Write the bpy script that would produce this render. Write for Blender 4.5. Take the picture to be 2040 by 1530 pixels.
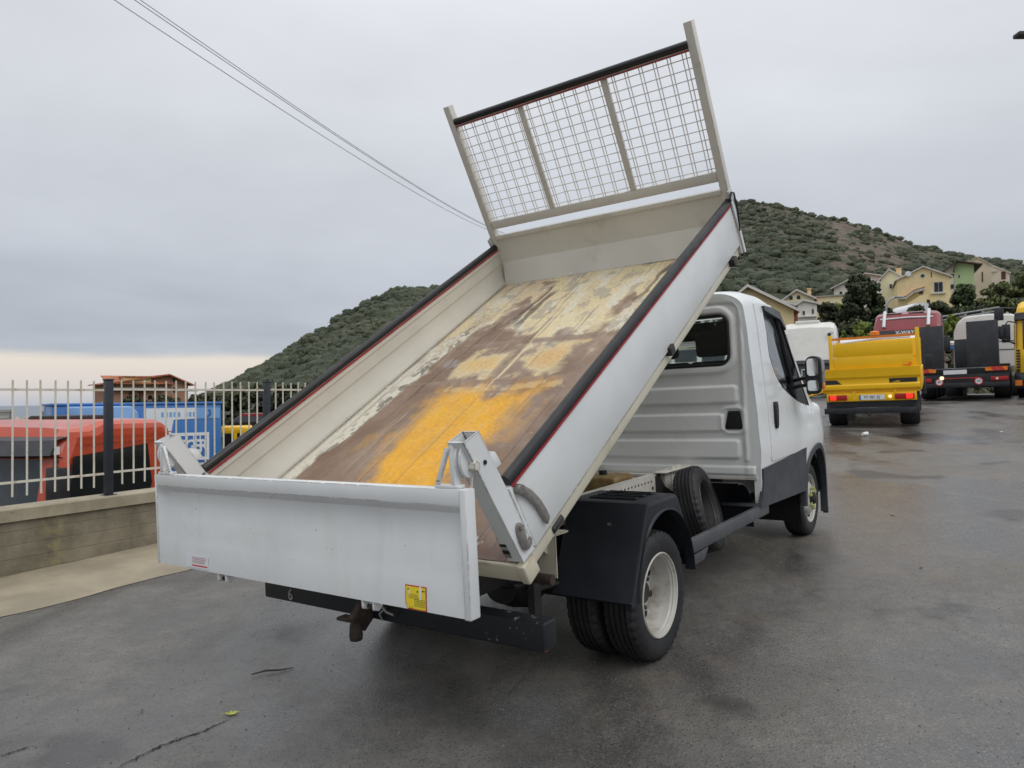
import bpy, bmesh, math, random
import numpy as np
from mathutils import Matrix, Vector

random.seed(7)
sc = bpy.context.scene
for o in list(bpy.data.objects):
    bpy.data.objects.remove(o)
col = sc.collection
rad = math.radians

# ------------------------------------------------------------------ camera
FPX = 1432.8                      # focal length in pixels of the 2040 px wide picture
CAMZ = 1.4772
PITCH, ROLL = 0.0212, -0.0119
_rt = Vector((1, 0, 0)); _fw = Vector((0, 1, 0)); _up = Vector((0, 0, 1))
_ax = _fw * math.cos(PITCH) + _up * math.sin(PITCH)
_u = _up * math.cos(PITCH) - _fw * math.sin(PITCH)
_r2 = _rt * math.cos(ROLL) + _u * math.sin(ROLL)
_u2 = _u * math.cos(ROLL) - _rt * math.sin(ROLL)
cd = bpy.data.cameras.new('camera'); cam = bpy.data.objects.new('camera', cd); col.objects.link(cam)
cam.matrix_world = Matrix(((_r2.x, _u2.x, -_ax.x, 0), (_r2.y, _u2.y, -_ax.y, 0), (_r2.z, _u2.z, -_ax.z, CAMZ), (0, 0, 0, 1)))
cd.sensor_width = 36; cd.lens = FPX / 2040 * 36
cd.clip_start = 0.05; cd.clip_end = 60000
cd.dof.use_dof = True; cd.dof.focus_distance = 4.6; cd.dof.aperture_fstop = 5.0
sc.camera = cam

def at(px, py, depth):
    """point of the place seen at a photo pixel, a given depth in front of the camera"""
    return Vector((0, 0, CAMZ)) + (_r2 * ((px - 1020) / FPX) + _u2 * ((765 - py) / FPX) + _ax) * depth

# ------------------------------------------------------------------ sky
SUN_EL, SUN_AZ = rad(52), rad(140)          # azimuth clockwise from +Y (the way the camera looks)
w = bpy.data.worlds.new('World'); sc.world = w; w.use_nodes = True
nt = w.node_tree; N = nt.nodes; L = nt.links
for n in list(N): N.remove(n)
def nd(t, **k):
    n = N.new(t)
    for a, b in k.items(): setattr(n, a, b)
    return n
out = nd('ShaderNodeOutputWorld'); bg = nd('ShaderNodeBackground'); bg.inputs[1].default_value = 0.1
sky = nd('ShaderNodeTexSky', sky_type='NISHITA', sun_disc=False, sun_elevation=SUN_EL, sun_rotation=SUN_AZ)
tc = nd('ShaderNodeTexCoord'); sep = nd('ShaderNodeSeparateXYZ'); L.new(tc.outputs['Generated'], sep.inputs[0])
def mth(op, a, b=None, c=None, clamp=False):
    n = nd('ShaderNodeMath', operation=op, use_clamp=clamp)
    for i, v in enumerate((a, b, c)):
        if v is None: continue
        if isinstance(v, (int, float)): n.inputs[i].default_value = v
        else: L.new(v, n.inputs[i])
    return n.outputs[0]
zz = mth('MAXIMUM', sep.outputs[2], 0.0)
# cloud deck: direction projected on a flat layer
den = mth('ADD', zz, 0.16)
cx = mth('DIVIDE', sep.outputs[0], den); cy = mth('DIVIDE', sep.outputs[1], den)
comb = nd('ShaderNodeCombineXYZ'); L.new(cx, comb.inputs[0]); L.new(cy, comb.inputs[1])
nz = nd('ShaderNodeTexNoise'); nz.inputs['Scale'].default_value = 0.55; nz.inputs['Detail'].default_value = 6; nz.inputs['Roughness'].default_value = 0.5
nz.inputs['Distortion'].default_value = 0.5
L.new(comb.outputs[0], nz.inputs['Vector'])
nz2 = nd('ShaderNodeTexNoise'); nz2.inputs['Scale'].default_value = 2.2; nz2.inputs['Detail'].default_value = 6
L.new(comb.outputs[0], nz2.inputs['Vector'])
# overcast luminance by elevation (brighter towards the zenith)
ramp = nd('ShaderNodeValToRGB'); cr = ramp.color_ramp; cr.interpolation = 'EASE'
stops = [(0.0, (.52, .545, .59)), (0.09, (.485, .52, .58)), (0.22, (.60, .63, .685)), (0.40, (.745, .77, .815)), (0.7, (1.08, 1.10, 1.13)), (1.0, (1.30, 1.32, 1.34))]
cr.elements[0].position = 0; cr.elements[0].color = (*stops[0][1], 1)
cr.elements[1].position = 1; cr.elements[1].color = (*stops[-1][1], 1)
for p, c in stops[1:-1]:
    e = cr.elements.new(p); e.color = (*c, 1)
L.new(zz, ramp.inputs[0])
var = mth('ADD', mth('MULTIPLY', mth('SUBTRACT', nz.outputs['Fac'], 0.5), 0.62), mth('MULTIPLY', mth('SUBTRACT', nz2.outputs['Fac'], 0.5), 0.16))
var = mth('ADD', var, 1.0)
# clear strip under the cloud deck, above the sea
azf = mth('MULTIPLY', sep.outputs[0], -0.012)
band_top = mth('ADD', mth('ADD', 0.058, azf), mth('MULTIPLY', mth('SUBTRACT', nz.outputs['Fac'], 0.5), 0.035))
bandm = nd('ShaderNodeMapRange', interpolation_type='SMOOTHSTEP')
L.new(zz, bandm.inputs[0]); L.new(mth('SUBTRACT', band_top, 0.012), bandm.inputs[1]); L.new(mth('ADD', band_top, 0.003), bandm.inputs[2])
bandm.inputs[3].default_value = 1; bandm.inputs[4].default_value = 0
br = nd('ShaderNodeValToRGB'); b = br.color_ramp
b.elements[0].position = 0; b.elements[0].color = (.50, .53, .60, 1)
b.elements[1].position = 0.065; b.elements[1].color = (.86, .77, .66, 1)
e = b.elements.new(0.02); e.color = (.70, .655, .64, 1)
e = b.elements.new(0.042); e.color = (.78, .71, .65, 1)
L.new(zz, br.inputs[0])
vm = nd('ShaderNodeVectorMath', operation='SCALE'); L.new(ramp.outputs[0], vm.inputs[0]); L.new(var, vm.inputs[3])
mixb = nd('ShaderNodeMix', data_type='RGBA'); L.new(bandm.outputs[0], mixb.inputs['Factor']); L.new(vm.outputs[0], mixb.inputs['A']); L.new(br.outputs[0], mixb.inputs['B'])
sc10 = nd('ShaderNodeVectorMath', operation='SCALE'); L.new(mixb.outputs['Result'], sc10.inputs[0]); sc10.inputs[3].default_value = 10.0
fin = nd('ShaderNodeMix', data_type='RGBA'); fin.inputs['Factor'].default_value = 0.95
L.new(sky.outputs[0], fin.inputs['A']); L.new(sc10.outputs[0], fin.inputs['B'])
L.new(fin.outputs['Result'], bg.inputs[0]); L.new(bg.outputs[0], out.inputs[0])

# ------------------------------------------------------------------ soft sun behind the clouds
sd = bpy.data.lights.new('sun', 'SUN'); sd.energy = 0.9; sd.angle = rad(40); sd.color = (1, .97, .93)
so = bpy.data.objects.new('sun', sd); col.objects.link(so)
sdir = Vector((math.sin(SUN_AZ) * math.cos(SUN_EL), math.cos(SUN_AZ) * math.cos(SUN_EL), math.sin(SUN_EL)))
so.rotation_euler = (-sdir).to_track_quat('-Z', 'Y').to_euler(); so.location = (0, 0, 30)
sc.view_settings.view_transform = 'Standard'; sc.view_settings.look = 'None'
sc.view_settings.exposure = 0.0; sc.view_settings.gamma = 1; sc.view_settings.use_curve_mapping = False
sc.render.engine = 'CYCLES'
sc.cycles.max_bounces = 8; sc.cycles.transparent_max_bounces = 8

# ------------------------------------------------------------------ noise in numpy
_tab = np.random.RandomState(11).rand(256, 256)
def vnoise(x, y):
    xi = np.floor(x).astype(int); yi = np.floor(y).astype(int)
    fx = x - xi; fy = y - yi
    fx = fx * fx * (3 - 2 * fx); fy = fy * fy * (3 - 2 * fy)
    a = _tab[xi % 256, yi % 256]; b_ = _tab[(xi + 1) % 256, yi % 256]
    c = _tab[xi % 256, (yi + 1) % 256]; d = _tab[(xi + 1) % 256, (yi + 1) % 256]
    return (a * (1 - fx) + b_ * fx) * (1 - fy) + (c * (1 - fx) + d * fx) * fy
def fbm(x, y, o=4, g=.5):
    s = 0; a = 1; t = 0
    for i in range(o):
        s = s + a * vnoise(x + 17.3 * i, y + 9.1 * i); t += a; a *= g; x = x * 2.03; y = y * 2.03
    return s / t
def sst(a, b_, x):
    t = np.clip((x - a) / (b_ - a), 0, 1); return t * t * (3 - 2 * t)

# ------------------------------------------------------------------ materials
MATS = {}
class NT:
    """small helper around a material's node tree"""
    def __init__(s, name):
        s.m = bpy.data.materials.new(name); s.m.use_nodes = True
        s.t = s.m.node_tree; s.n = s.t.nodes; s.l = s.t.links
        s.p = s.n['Principled BSDF']; MATS[name] = s.m
    def nd(s, t, **k):
        n = s.n.new(t)
        for a, b in k.items(): setattr(n, a, b)
        return n
    def set(s, sock, v):
        if isinstance(v, (int, float)): sock.default_value = v
        elif isinstance(v, (tuple, list)): sock.default_value = (*v, 1) if len(v) == 3 and sock.type == 'RGBA' else v
        else: s.l.new(v, sock)
    def coord(s, kind='Object'):
        return s.nd('ShaderNodeTexCoord').outputs[kind]
    def noise(s, scale, detail=4, rough=.5, vec=None, dist=0, stretch=None, off=None):
        n = s.nd('ShaderNodeTexNoise'); n.inputs['Scale'].default_value = scale; n.inputs['Detail'].default_value = detail
        n.inputs['Roughness'].default_value = rough; n.inputs['Distortion'].default_value = dist
        v = vec if vec is not None else s.coord()
        if stretch or off:
            mp = s.nd('ShaderNodeMapping'); s.l.new(v, mp.inputs[0])
            if stretch: mp.inputs['Scale'].default_value = stretch
            if off: mp.inputs['Location'].default_value = off
            v = mp.outputs[0]
        s.l.new(v, n.inputs['Vector']); return n.outputs['Fac']
    def math(s, op, a, b=None, c=None, clamp=False):
        n = s.nd('ShaderNodeMath', operation=op, use_clamp=clamp)
        for i, v in enumerate((a, b, c)):
            if v is not None: s.set(n.inputs[i], v)
        return n.outputs[0]
    def rng(s, v, a, b, c=0, d=1):
        n = s.nd('ShaderNodeMapRange', interpolation_type='SMOOTHSTEP'); s.set(n.inputs[0], v)
        n.inputs[1].default_value = a; n.inputs[2].default_value = b; n.inputs[3].default_value = c; n.inputs[4].default_value = d
        return n.outputs[0]
    def mix(s, f, a, b):
        n = s.nd('ShaderNodeMix', data_type='RGBA'); s.set(n.inputs['Factor'], f); s.set(n.inputs['A'], a); s.set(n.inputs['B'], b)
        return n.outputs['Result']
    def bump(s, h, strength=.3, dist=.01, normal=None):
        n = s.nd('ShaderNodeBump'); s.set(n.inputs['Height'], h); n.inputs['Strength'].default_value = strength; n.inputs['Distance'].default_value = dist
        if normal is not None: s.l.new(normal, n.inputs['Normal'])
        s.l.new(n.outputs[0], s.p.inputs['Normal']); return n.outputs[0]
    def out(s, color=None, rough=None, metal=None, **k):
        if color is not None: s.set(s.p.inputs['Base Color'], color)
        if rough is not None: s.set(s.p.inputs['Roughness'], rough)
        if metal is not None: s.set(s.p.inputs['Metallic'], metal)
        for a, b in k.items(): s.set(s.p.inputs[a.replace('_', ' ')], b)
        return s.m

def simple(name, c, rough=.5, metal=0, var=.12, scale=6, bump=0, bscale=60, dirt=None, dirt_amt=.4, **k):
    """plain material with gentle colour variation, optional dirt blotches and fine bump"""
    t = NT(name)
    f = t.noise(scale, 5)
    lo = tuple(x * (1 - var) for x in c); hi = tuple(min(1, x * (1 + var)) for x in c)
    colr = t.mix(t.rng(f, .3, .7), lo, hi)
    if dirt:
        g = t.rng(t.noise(scale * .7, 6, .65, off=(3, 1, 7)), .5, .72, 0, dirt_amt)
        colr = t.mix(g, colr, dirt)
    r = t.rng(t.noise(scale * 2, 4, off=(5, 5, 5)), .3, .7, max(.02, rough - .06), min(1, rough + .08))
    if bump: t.bump(t.noise(bscale, 4), bump, .004)
    return t.out(colr, r, metal, **k)

def chipped(name, c, rough=.35, rust=(.075, .033, .014), edge=.009, amount=.5, grime=(.42, .38, .28), gamt=.35):
    """paint that has chipped to rust along its edges and is a little grimy"""
    t = NT(name)
    co = t.coord()
    base = t.mix(t.rng(t.noise(3, 5, vec=co), .3, .7), tuple(x * .95 for x in c), tuple(min(1, x * 1.04) for x in c))
    g = t.rng(t.noise(2.2, 8, .68, vec=co, off=(2, 8, 4)), .52, .78, 0, gamt)
    base = t.mix(g, base, grime)
    scr = t.rng(t.noise(55, 3, .5, vec=co, stretch=(1, .25, 1)), .735, .77, 0, .8)
    base = t.mix(scr, base, (.16, .12, .09))
    bv = t.nd('ShaderNodeBevel', samples=4); bv.inputs['Radius'].default_value = edge
    geo = t.nd('ShaderNodeNewGeometry')
    dp = t.nd('ShaderNodeVectorMath', operation='DOT_PRODUCT'); t.l.new(bv.outputs[0], dp.inputs[0]); t.l.new(geo.outputs['Normal'], dp.inputs[1])
    em = t.rng(dp.outputs['Value'], .975, .86)
    nzv = t.rng(t.noise(26, 6, .72, vec=co), .60 - amount * .13, .65 - amount * .11)
    nzl = t.rng(t.noise(4, 3, vec=co, off=(9, 2, 3)), .40, .56)
    f = t.math('MULTIPLY', t.math('MULTIPLY', em, nzv), nzl)
    colr = t.mix(f, base, rust)
    t.out(colr, t.math('ADD', t.math('MULTIPLY', f, .4), rough))
    t.bump(t.noise(9, 2, vec=co), .05, .01)
    return t.m

chipped('white_paint', (.69, .71, .715), .34, gamt=.22, amount=1.5, edge=.010)
chipped('lip_paint', (.58, .54, .42), .45, amount=2.6, gamt=.6, grime=(.30, .22, .12), edge=.030, rust=(.10, .045, .02))
t = NT('gate_skin'); co = t.coord()
c = t.mix(t.rng(t.noise(2.5, 5, vec=co), .3, .7), (.66, .68, .685), (.71, .73, .735))
c = t.mix(t.rng(t.noise(5, 7, .65, vec=co, stretch=(1, 1.6, .22), off=(2, 4, 1)), .52, .72, 0, .20), c, (.48, .46, .38))
c = t.mix(t.rng(t.noise(2.0, 7, .65, vec=co, off=(6, 1, 4)), .55, .75, 0, .30), c, (.52, .50, .45))
c = t.mix(t.rng(t.noise(38, 3, .5, vec=co), .725, .75, 0, .85), c, (.13, .07, .045))
c = t.mix(t.rng(t.noise(11, 5, .7, vec=co, stretch=(1, 2.2, .5), off=(9, 9, 9)), .69, .73, 0, .5), c, (.42, .33, .20))
t.bump(t.math('ADD', t.noise(3.0, 3, vec=co), t.math('MULTIPLY', t.noise(12, 3, vec=co), .15)), .22, .02); t.out(c, t.rng(t.noise(6, 4, vec=co, off=(3, 3, 3)), .3, .7, .26, .42))
chipped('cream_paint', (.60, .57, .46), .42, amount=1.7, gamt=.5, grime=(.34, .27, .16))
chipped('inner_paint', (.64, .62, .55), .45, amount=.9, gamt=.5, grime=(.40, .36, .27))
chipped('grey_white_paint', (.62, .60, .545), .45, amount=1.3, gamt=.6, grime=(.34, .30, .22))
simple('cab_white', (.76, .78, .785), .22, var=.03, scale=2, dirt=(.5, .48, .43), dirt_amt=.18, Coat_Weight=.4, Coat_Roughness=.08)
simple('panel_white', (.76, .775, .76), .32, var=.03, scale=2, dirt=(.45, .43, .38), dirt_amt=.22)
simple('black_plastic', (.015, .017, .022), .42, var=.25, scale=3, bump=.12, bscale=350, dirt=(.06, .056, .052), dirt_amt=.22, Specular_IOR_Level=.32)
simple('cladding_grey', (.040, .043, .050), .5, var=.15, scale=3, bump=.1, bscale=400, dirt=(.10, .095, .085), dirt_amt=.2)
simple('tyre_rubber', (.013, .0135, .015), .6, var=.3, scale=8, dirt=(.05, .045, .04), dirt_amt=.35)
simple('black_rubber', (.008, .008, .010), .42, var=.2, scale=5, dirt=(.05, .046, .048), dirt_amt=.25)
simple('dark_metal', (.035, .034, .034), .55, .3, var=.3, scale=7, dirt=(.10, .07, .05), dirt_amt=.5)
simple('black_paint', (.018, .019, .023), .38, var=.2, scale=5, dirt=(.08, .075, .07), dirt_amt=.3)
simple('steel_grey', (.30, .29, .27), .42, .6, var=.2, scale=20, dirt=(.14, .09, .06), dirt_amt=.5)
simple('rust', (.042, .029, .022), .8, var=.4, scale=18, bump=.3, bscale=120)
simple('red_trim', (.30, .025, .03), .5, var=.2, scale=9)
simple('rim_paint', (.47, .46, .42), .42, var=.12, scale=5, dirt=(.16, .13, .09), dirt_amt=.75)
simple('hole_black', (.006, .006, .007), .8, var=.1)
simple('guard_grey', (.085, .09, .10), .45, .3, var=.15, scale=6, dirt=(.15, .14, .13), dirt_amt=.3)
simple('nut_green', (.42, .46, .14), .5, var=.1)
simple('interior_dark', (.045, .048, .052), .8, var=.2)
simple('rail_white', (.58, .56, .50), .45, var=.06, scale=5, dirt=(.3, .2, .12), dirt_amt=.5)
simple('tank_tan', (.27, .18, .07), .55, var=.35, scale=9, dirt=(.05, .04, .03), dirt_amt=.7)
simple('mirror_glass', (.75, .78, .80), .03, 1.0, var=.01)
simple('amber', (.80, .22, .015), .3, var=.1)
simple('yellow_paint', (.86, .50, .004), .38, var=.03, scale=3, dirt=(.5, .30, .03), dirt_amt=.15)
simple('truck_red', (.50, .062, .020), .3, var=.06, scale=2, dirt=(.42, .12, .07), dirt_amt=.2, Coat_Weight=.4)
simple('truck_maroon', (.24, .022, .03), .3, var=.1, scale=2, Coat_Weight=.4)
simple('truck_white', (.70, .69, .65), .35, var=.04, scale=2, dirt=(.5, .48, .42), dirt_amt=.2)
simple('truck_blue', (.045, .17, .45), .4, var=.06, scale=2)
simple('pale_blue', (.20, .38, .68), .4, var=.05, scale=2)
simple('print_white', (.72, .74, .76), .5, var=.03)
simple('print_black', (.02, .02, .022), .5, var=.05)
simple('print_red', (.55, .04, .03), .5, var=.05)
simple('sticker_yellow', (.78, .62, .03), .45, var=.05, scale=12)
simple('lamp_red', (.38, .012, .01), .25, var=.05)
def emit(name, c, s):
    t = NT(name); t.out(c, .3); t.set(t.p.inputs['Emission Color'], c); t.p.inputs['Emission Strength'].default_value = s
emit('lit_red', (1, .03, .02), .9); emit('lit_white', (1, .80, .45), 1.1)
def glass(name, c, ior=1.45):
    t = NT(name); t.out(c, .02); t.p.inputs['Transmission Weight'].default_value = 1; t.p.inputs['IOR'].default_value = ior
glass('window_glass', (.90, .95, .93))
simple('dark_glass', (.012, .014, .016), .06, var=.1)
simple('dull_glass', (.035, .045, .055), .15, var=.2)

# ------------------------------------------------------------------ mesh builder
class MB:
    def __init__(s): s.v = []; s.f = []; s.mi = []
    def add(s, vs, fs, mi=0, M=None):
        o = len(s.v)
        if M is not None: vs = [M @ Vector(p) for p in vs]
        s.v += [tuple(p) for p in vs]
        for f in fs: s.f.append(tuple(i + o for i in f)); s.mi.append(mi)
        return s
    def box(s, x0, x1, y0, y1, z0, z1, mi=0, M=None):
        vs = [(x, y, z) for x in (x0, x1) for y in (y0, y1) for z in (z0, z1)]
        return s.add(vs, [(0, 1, 3, 2), (4, 6, 7, 5), (0, 4, 5, 1), (2, 3, 7, 6), (0, 2, 6, 4), (1, 5, 7, 3)], mi, M)
    def prism(s, pts, a, b, axis='y', mi=0, M=None):
        def P(p, h):
            return {'x': (h, p[0], p[1]), 'y': (p[0], h, p[1]), 'z': (p[0], p[1], h)}[axis]
        n = len(pts)
        vs = [P(p, a) for p in pts] + [P(p, b) for p in pts]
        fs = [tuple(range(n))[::-1], tuple(range(n, 2 * n))] + [(i, (i + 1) % n, n + (i + 1) % n, n + i) for i in range(n)]
        return s.add(vs, fs, mi, M)
    def tube(s, pts, r, n=8, mi=0, M=None, cap=True):
        pts = [Vector(p) for p in pts]; rs = r if isinstance(r, (list, tuple)) else [r] * len(pts)
        vs = []; prev = None
        for i, p in enumerate(pts):
            d = (pts[min(i + 1, len(pts) - 1)] - pts[max(i - 1, 0)]).normalized()
            if prev is None:
                a = d.orthogonal().normalized()
            else:
                a = (prev - d * prev.dot(d))
                a = a.normalized() if a.length > 1e-6 else d.orthogonal().normalized()
            prev = a; b = d.cross(a)
            for k in range(n):
                t = 2 * math.pi * k / n; vs.append(p + (a * math.cos(t) + b * math.sin(t)) * rs[i])
        fs = []
        for i in range(len(pts) - 1):
            for k in range(n):
                fs.append((i * n + k, i * n + (k + 1) % n, (i + 1) * n + (k + 1) % n, (i + 1) * n + k))
        if cap: fs += [tuple(range(n))[::-1], tuple(range((len(pts) - 1) * n, len(pts) * n))]
        return s.add(vs, fs, mi, M)
    def lathe(s, prof, n=32, axis='y', mi=0, M=None, closed=False, c=(0, 0, 0)):
        """prof = list of (radius, axial); revolve about an axis"""
        vs = []; k = len(prof)
        for i in range(n):
            t = 2 * math.pi * i / n; ca, sa = math.cos(t), math.sin(t)
            for r, h in prof:
                p = {'y': (r * ca, h, r * sa), 'x': (h, r * ca, r * sa), 'z': (r * ca, r * sa, h)}[axis]
                vs.append((p[0] + c[0], p[1] + c[1], p[2] + c[2]))
        fs = []
        for i in range(n):
            j = (i + 1) % n
            for q in range(k - 1 if not closed else k):
                q2 = (q + 1) % k
                fs.append((i * k + q, i * k + q2, j * k + q2, j * k + q))
        if not closed:
            fs += [tuple(i * k for i in range(n)), tuple(i * k + k - 1 for i in range(n))[::-1]]
        return s.add(vs, fs, mi, M)
    def grid(s, P, mi=0, M=None, mask=None):
        """P[i][j] points"""
        a = len(P); b = len(P[0]); vs = [p for r in P for p in r]
        fs = [(i * b + j, i * b + j + 1, (i + 1) * b + j + 1, (i + 1) * b + j) for i in range(a - 1) for j in range(b - 1) if mask is None or mask[i][j]]
        return s.add(vs, fs, mi, M)
    def build(s, name, mat, parent=None, M=None, bevel=0, seg=2, smooth=38, kind=None, label=None, fixn=True):
        me = bpy.data.meshes.new(name); me.from_pydata(s.v, [], s.f)
        for m in (mat if isinstance(mat, (list, tuple)) else [mat]): me.materials.append(MATS[m])
        if any(s.mi): me.polygons.foreach_set('material_index', s.mi)
        bm = bmesh.new(); bm.from_mesh(me)
        if fixn: bmesh.ops.recalc_face_normals(bm, faces=bm.faces)
        if bevel:
            es = [e for e in bm.edges if len(e.link_faces) == 2 and e.calc_face_angle(0) > rad(28)]
            bmesh.ops.bevel(bm, geom=es, offset=bevel, segments=seg, affect='EDGES', clamp_overlap=True, profile=.5)
        bm.to_mesh(me); bm.free()
        if smooth:
            me.polygons.foreach_set('use_smooth', [True] * len(me.polygons)); me.set_sharp_from_angle(angle=rad(smooth))
        return link(name, me, parent, M, kind, label)

def link(name, me, parent=None, M=None, kind=None, label=None):
    o = bpy.data.objects.new(name, me); col.objects.link(o)
    if parent is not None: o.parent = parent
    if M is not None: o.matrix_basis = M
    if kind: o['kind'] = kind
    if label: o['label'] = label
    return o
def tag(o, label, cat, group=None):
    o['label'] = label; o['category'] = cat
    if group: o['group'] = group
    return o
def thing(name, label, cat, M=None, group=None):
    o = bpy.data.objects.new(name, None); col.objects.link(o); o.empty_display_size = .3
    if M is not None: o.matrix_basis = M
    return tag(o, label, cat, group)
def copy_tree(o, parent=None):
    c = o.copy(); col.objects.link(c)
    if parent is not None: c.parent = parent
    for ch in o.children: copy_tree(ch, c)
    return c
def npmesh(name, V, Fq, mat, parent=None, smooth=True, attr=None, kind=None, label=None, fattr=None):
    """mesh from numpy arrays; attr: name -> per vertex RGB"""
    me = bpy.data.meshes.new(name); k = Fq.shape[1]
    me.vertices.add(len(V)); me.vertices.foreach_set('co', V.astype(np.float32).ravel())
    me.loops.add(Fq.size); me.loops.foreach_set('vertex_index', Fq.astype(np.int32).ravel())
    me.polygons.add(len(Fq)); me.polygons.foreach_set('loop_start', np.arange(0, Fq.size, k, dtype=np.int32))
    me.update(calc_edges=True)
    for m in (mat if isinstance(mat, (list, tuple)) else [mat]): me.materials.append(MATS[m])
    if smooth: me.polygons.foreach_set('use_smooth', np.ones(len(Fq), bool))
    for a, d in (attr or {}).items():
        ca = me.color_attributes.new(a, 'FLOAT_COLOR', 'POINT')
        ca.data.foreach_set('color', np.concatenate([d, np.ones((len(d), 1))], 1).astype(np.float32).ravel())
    me.validate()
    return link(name, me, parent, None, kind, label)
def gridfaces(a, b):
    i, j = np.meshgrid(np.arange(a - 1), np.arange(b - 1), indexing='ij')
    q = (i * b + j).ravel()
    return np.stack([q, q + b, q + b + 1, q + 1], 1)
def boolean(o, cutters, op='DIFFERENCE'):
    """apply boolean cutters (plain meshes) to object o and drop them"""
    for c in cutters:
        m = o.modifiers.new('b', 'BOOLEAN'); m.operation = op; m.object = c; m.solver = 'EXACT'
    bpy.context.view_layer.update()
    dg = bpy.context.evaluated_depsgraph_get()
    me = bpy.data.meshes.new_from_object(o.evaluated_get(dg))
    o.modifiers.clear(); o.data = me
    for c in cutters: bpy.data.objects.remove(c)
    me.polygons.foreach_set('use_smooth', [True] * len(me.polygons)); me.set_sharp_from_angle(angle=rad(32))
    return o
def text(name, s, size, mat, parent=None, M=None, extrude=.001, align='CENTER', bold=0, sx=1):
    cu = bpy.data.curves.new(name, 'FONT'); cu.body = s; cu.size = size; cu.extrude = extrude; cu.align_x = align; cu.align_y = 'CENTER'; cu.offset = bold
    cu.resolution_u = 3
    to = bpy.data.objects.new(name, cu); col.objects.link(to)
    bpy.context.view_layer.update()
    me = bpy.data.meshes.new_from_object(to.evaluated_get(bpy.context.evaluated_depsgraph_get()))
    bpy.data.objects.remove(to); me.name = name
    me.materials.clear(); me.materials.append(MATS[mat])
    if sx != 1: me.transform(Matrix.Diagonal((sx, 1, 1, 1)))
    return link(name, me, parent, M)
def frame(o, x, y):
    """matrix from origin, x axis and y axis (text plane)"""
    x = Vector(x).normalized(); y = Vector(y); y = (y - x * y.dot(x)).normalized(); z = x.cross(y)
    return Matrix(((x.x, y.x, z.x, o[0]), (x.y, y.y, z.y, o[1]), (x.z, y.z, z.z, o[2]), (0, 0, 0, 1)))
def rrect(y0, y1, z0, z1, r, n=5):
    p = []
    for cx_, cy_, a0 in ((y1 - r, z1 - r, 0), (y0 + r, z1 - r, 90), (y0 + r, z0 + r, 180), (y1 - r, z0 + r, 270)):
        for i in range(n + 1):
            a = rad(a0 + 90 * i / n); p.append((cx_ + r * math.cos(a), cy_ + r * math.sin(a)))
    return p
# ================================================================== THE SETTING
WD = Vector((.508, .862, 0)).normalized(); WN = Vector((WD.y, -WD.x, 0)); W0 = Vector((-4.569, 6.423, 0))   # yard wall line (face), direction, normal to the yard
def yard(x, y):
    """height of the sloping truck yard"""
    x = np.asarray(x, float); y = np.asarray(y, float)
    z = .036 * np.clip(x, -12, 16) + .0096 * np.clip(y, -14, 40)
    z = z + .55 * sst(6.5, 23, y) * sst(-2, 4, x + .3 * (y - 8))
    return z
RIDGE = [(380, 805), (405, 775), (470, 752), (540, 715), (620, 662), (690, 618), (760, 580), (795, 570), (880, 566), (960, 556), (1100, 520), (1250, 455), (1380, 405),
         (1440, 392), (1500, 391), (1560, 402), (1640, 425), (1690, 433), (1760, 455), (1850, 487), (1920, 505), (2040, 523), (2300, 575), (2800, 660), (4000, 740)]
_rx = np.array([p[0] for p in RIDGE], float)
_re = np.array([(765 + 30.4 - .012 * (p[0] - 1020) - p[1]) / math.hypot(FPX, p[0] - 1020) for p in RIDGE])
def terrain(x, y):
    x = np.asarray(x, float); y = np.asarray(y, float); r = np.hypot(x, y) + 1e-6
    az = np.arctan2(x, y)
    px = 1020 + FPX * np.tan(np.clip(az, -1.2, 1.2))
    el = np.interp(px, _rx, _re, left=0.0, right=.02); el = np.where(np.abs(az) > 1.2, np.where(az > 0, .03, 0), el)
    R_ = sst(850, 1400, px) * (np.abs(az) < 1.3)
    fR = np.interp(r, [0, 40, 62, 105, 150, 180, 300, 520], [.13, .18, .27, .35, .48, .52, .76, 1.0])
    fL = np.interp(r, [0, 60, 130, 250, 480], [0, -.02, .12, .55, 1.0])
    rr = 480 + 40 * R_
    f = fR * R_ + fL * (1 - R_)
    zr = el * np.minimum(r, rr) * f
    past = np.clip((r - rr) / 900, 0, 1)
    zr = zr * (1 - past) - 62 * past * past
    nzz = (fbm(x / 45 + 50, y / 45 + 50, 4) - .5) * 2
    nz3 = (fbm(x / 13 + 20, y / 13 + 70, 3) - .5) * 2
    hill = sst(.0, .04, el)
    zr = zr + hill * (nzz * np.clip(r - 90, 0, 400) * .016 + nz3 * np.clip(r - 60, 0, 300) * .006) * (1 - .75 * sst(.75, 1., r / rr))
    base = np.where(px > 1200, 0, -1.85) * (1 - R_) - .0105 * np.clip(r - 30, 0, 9000) * (1 - hill)
    return zr + base * (1 - R_)

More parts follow.
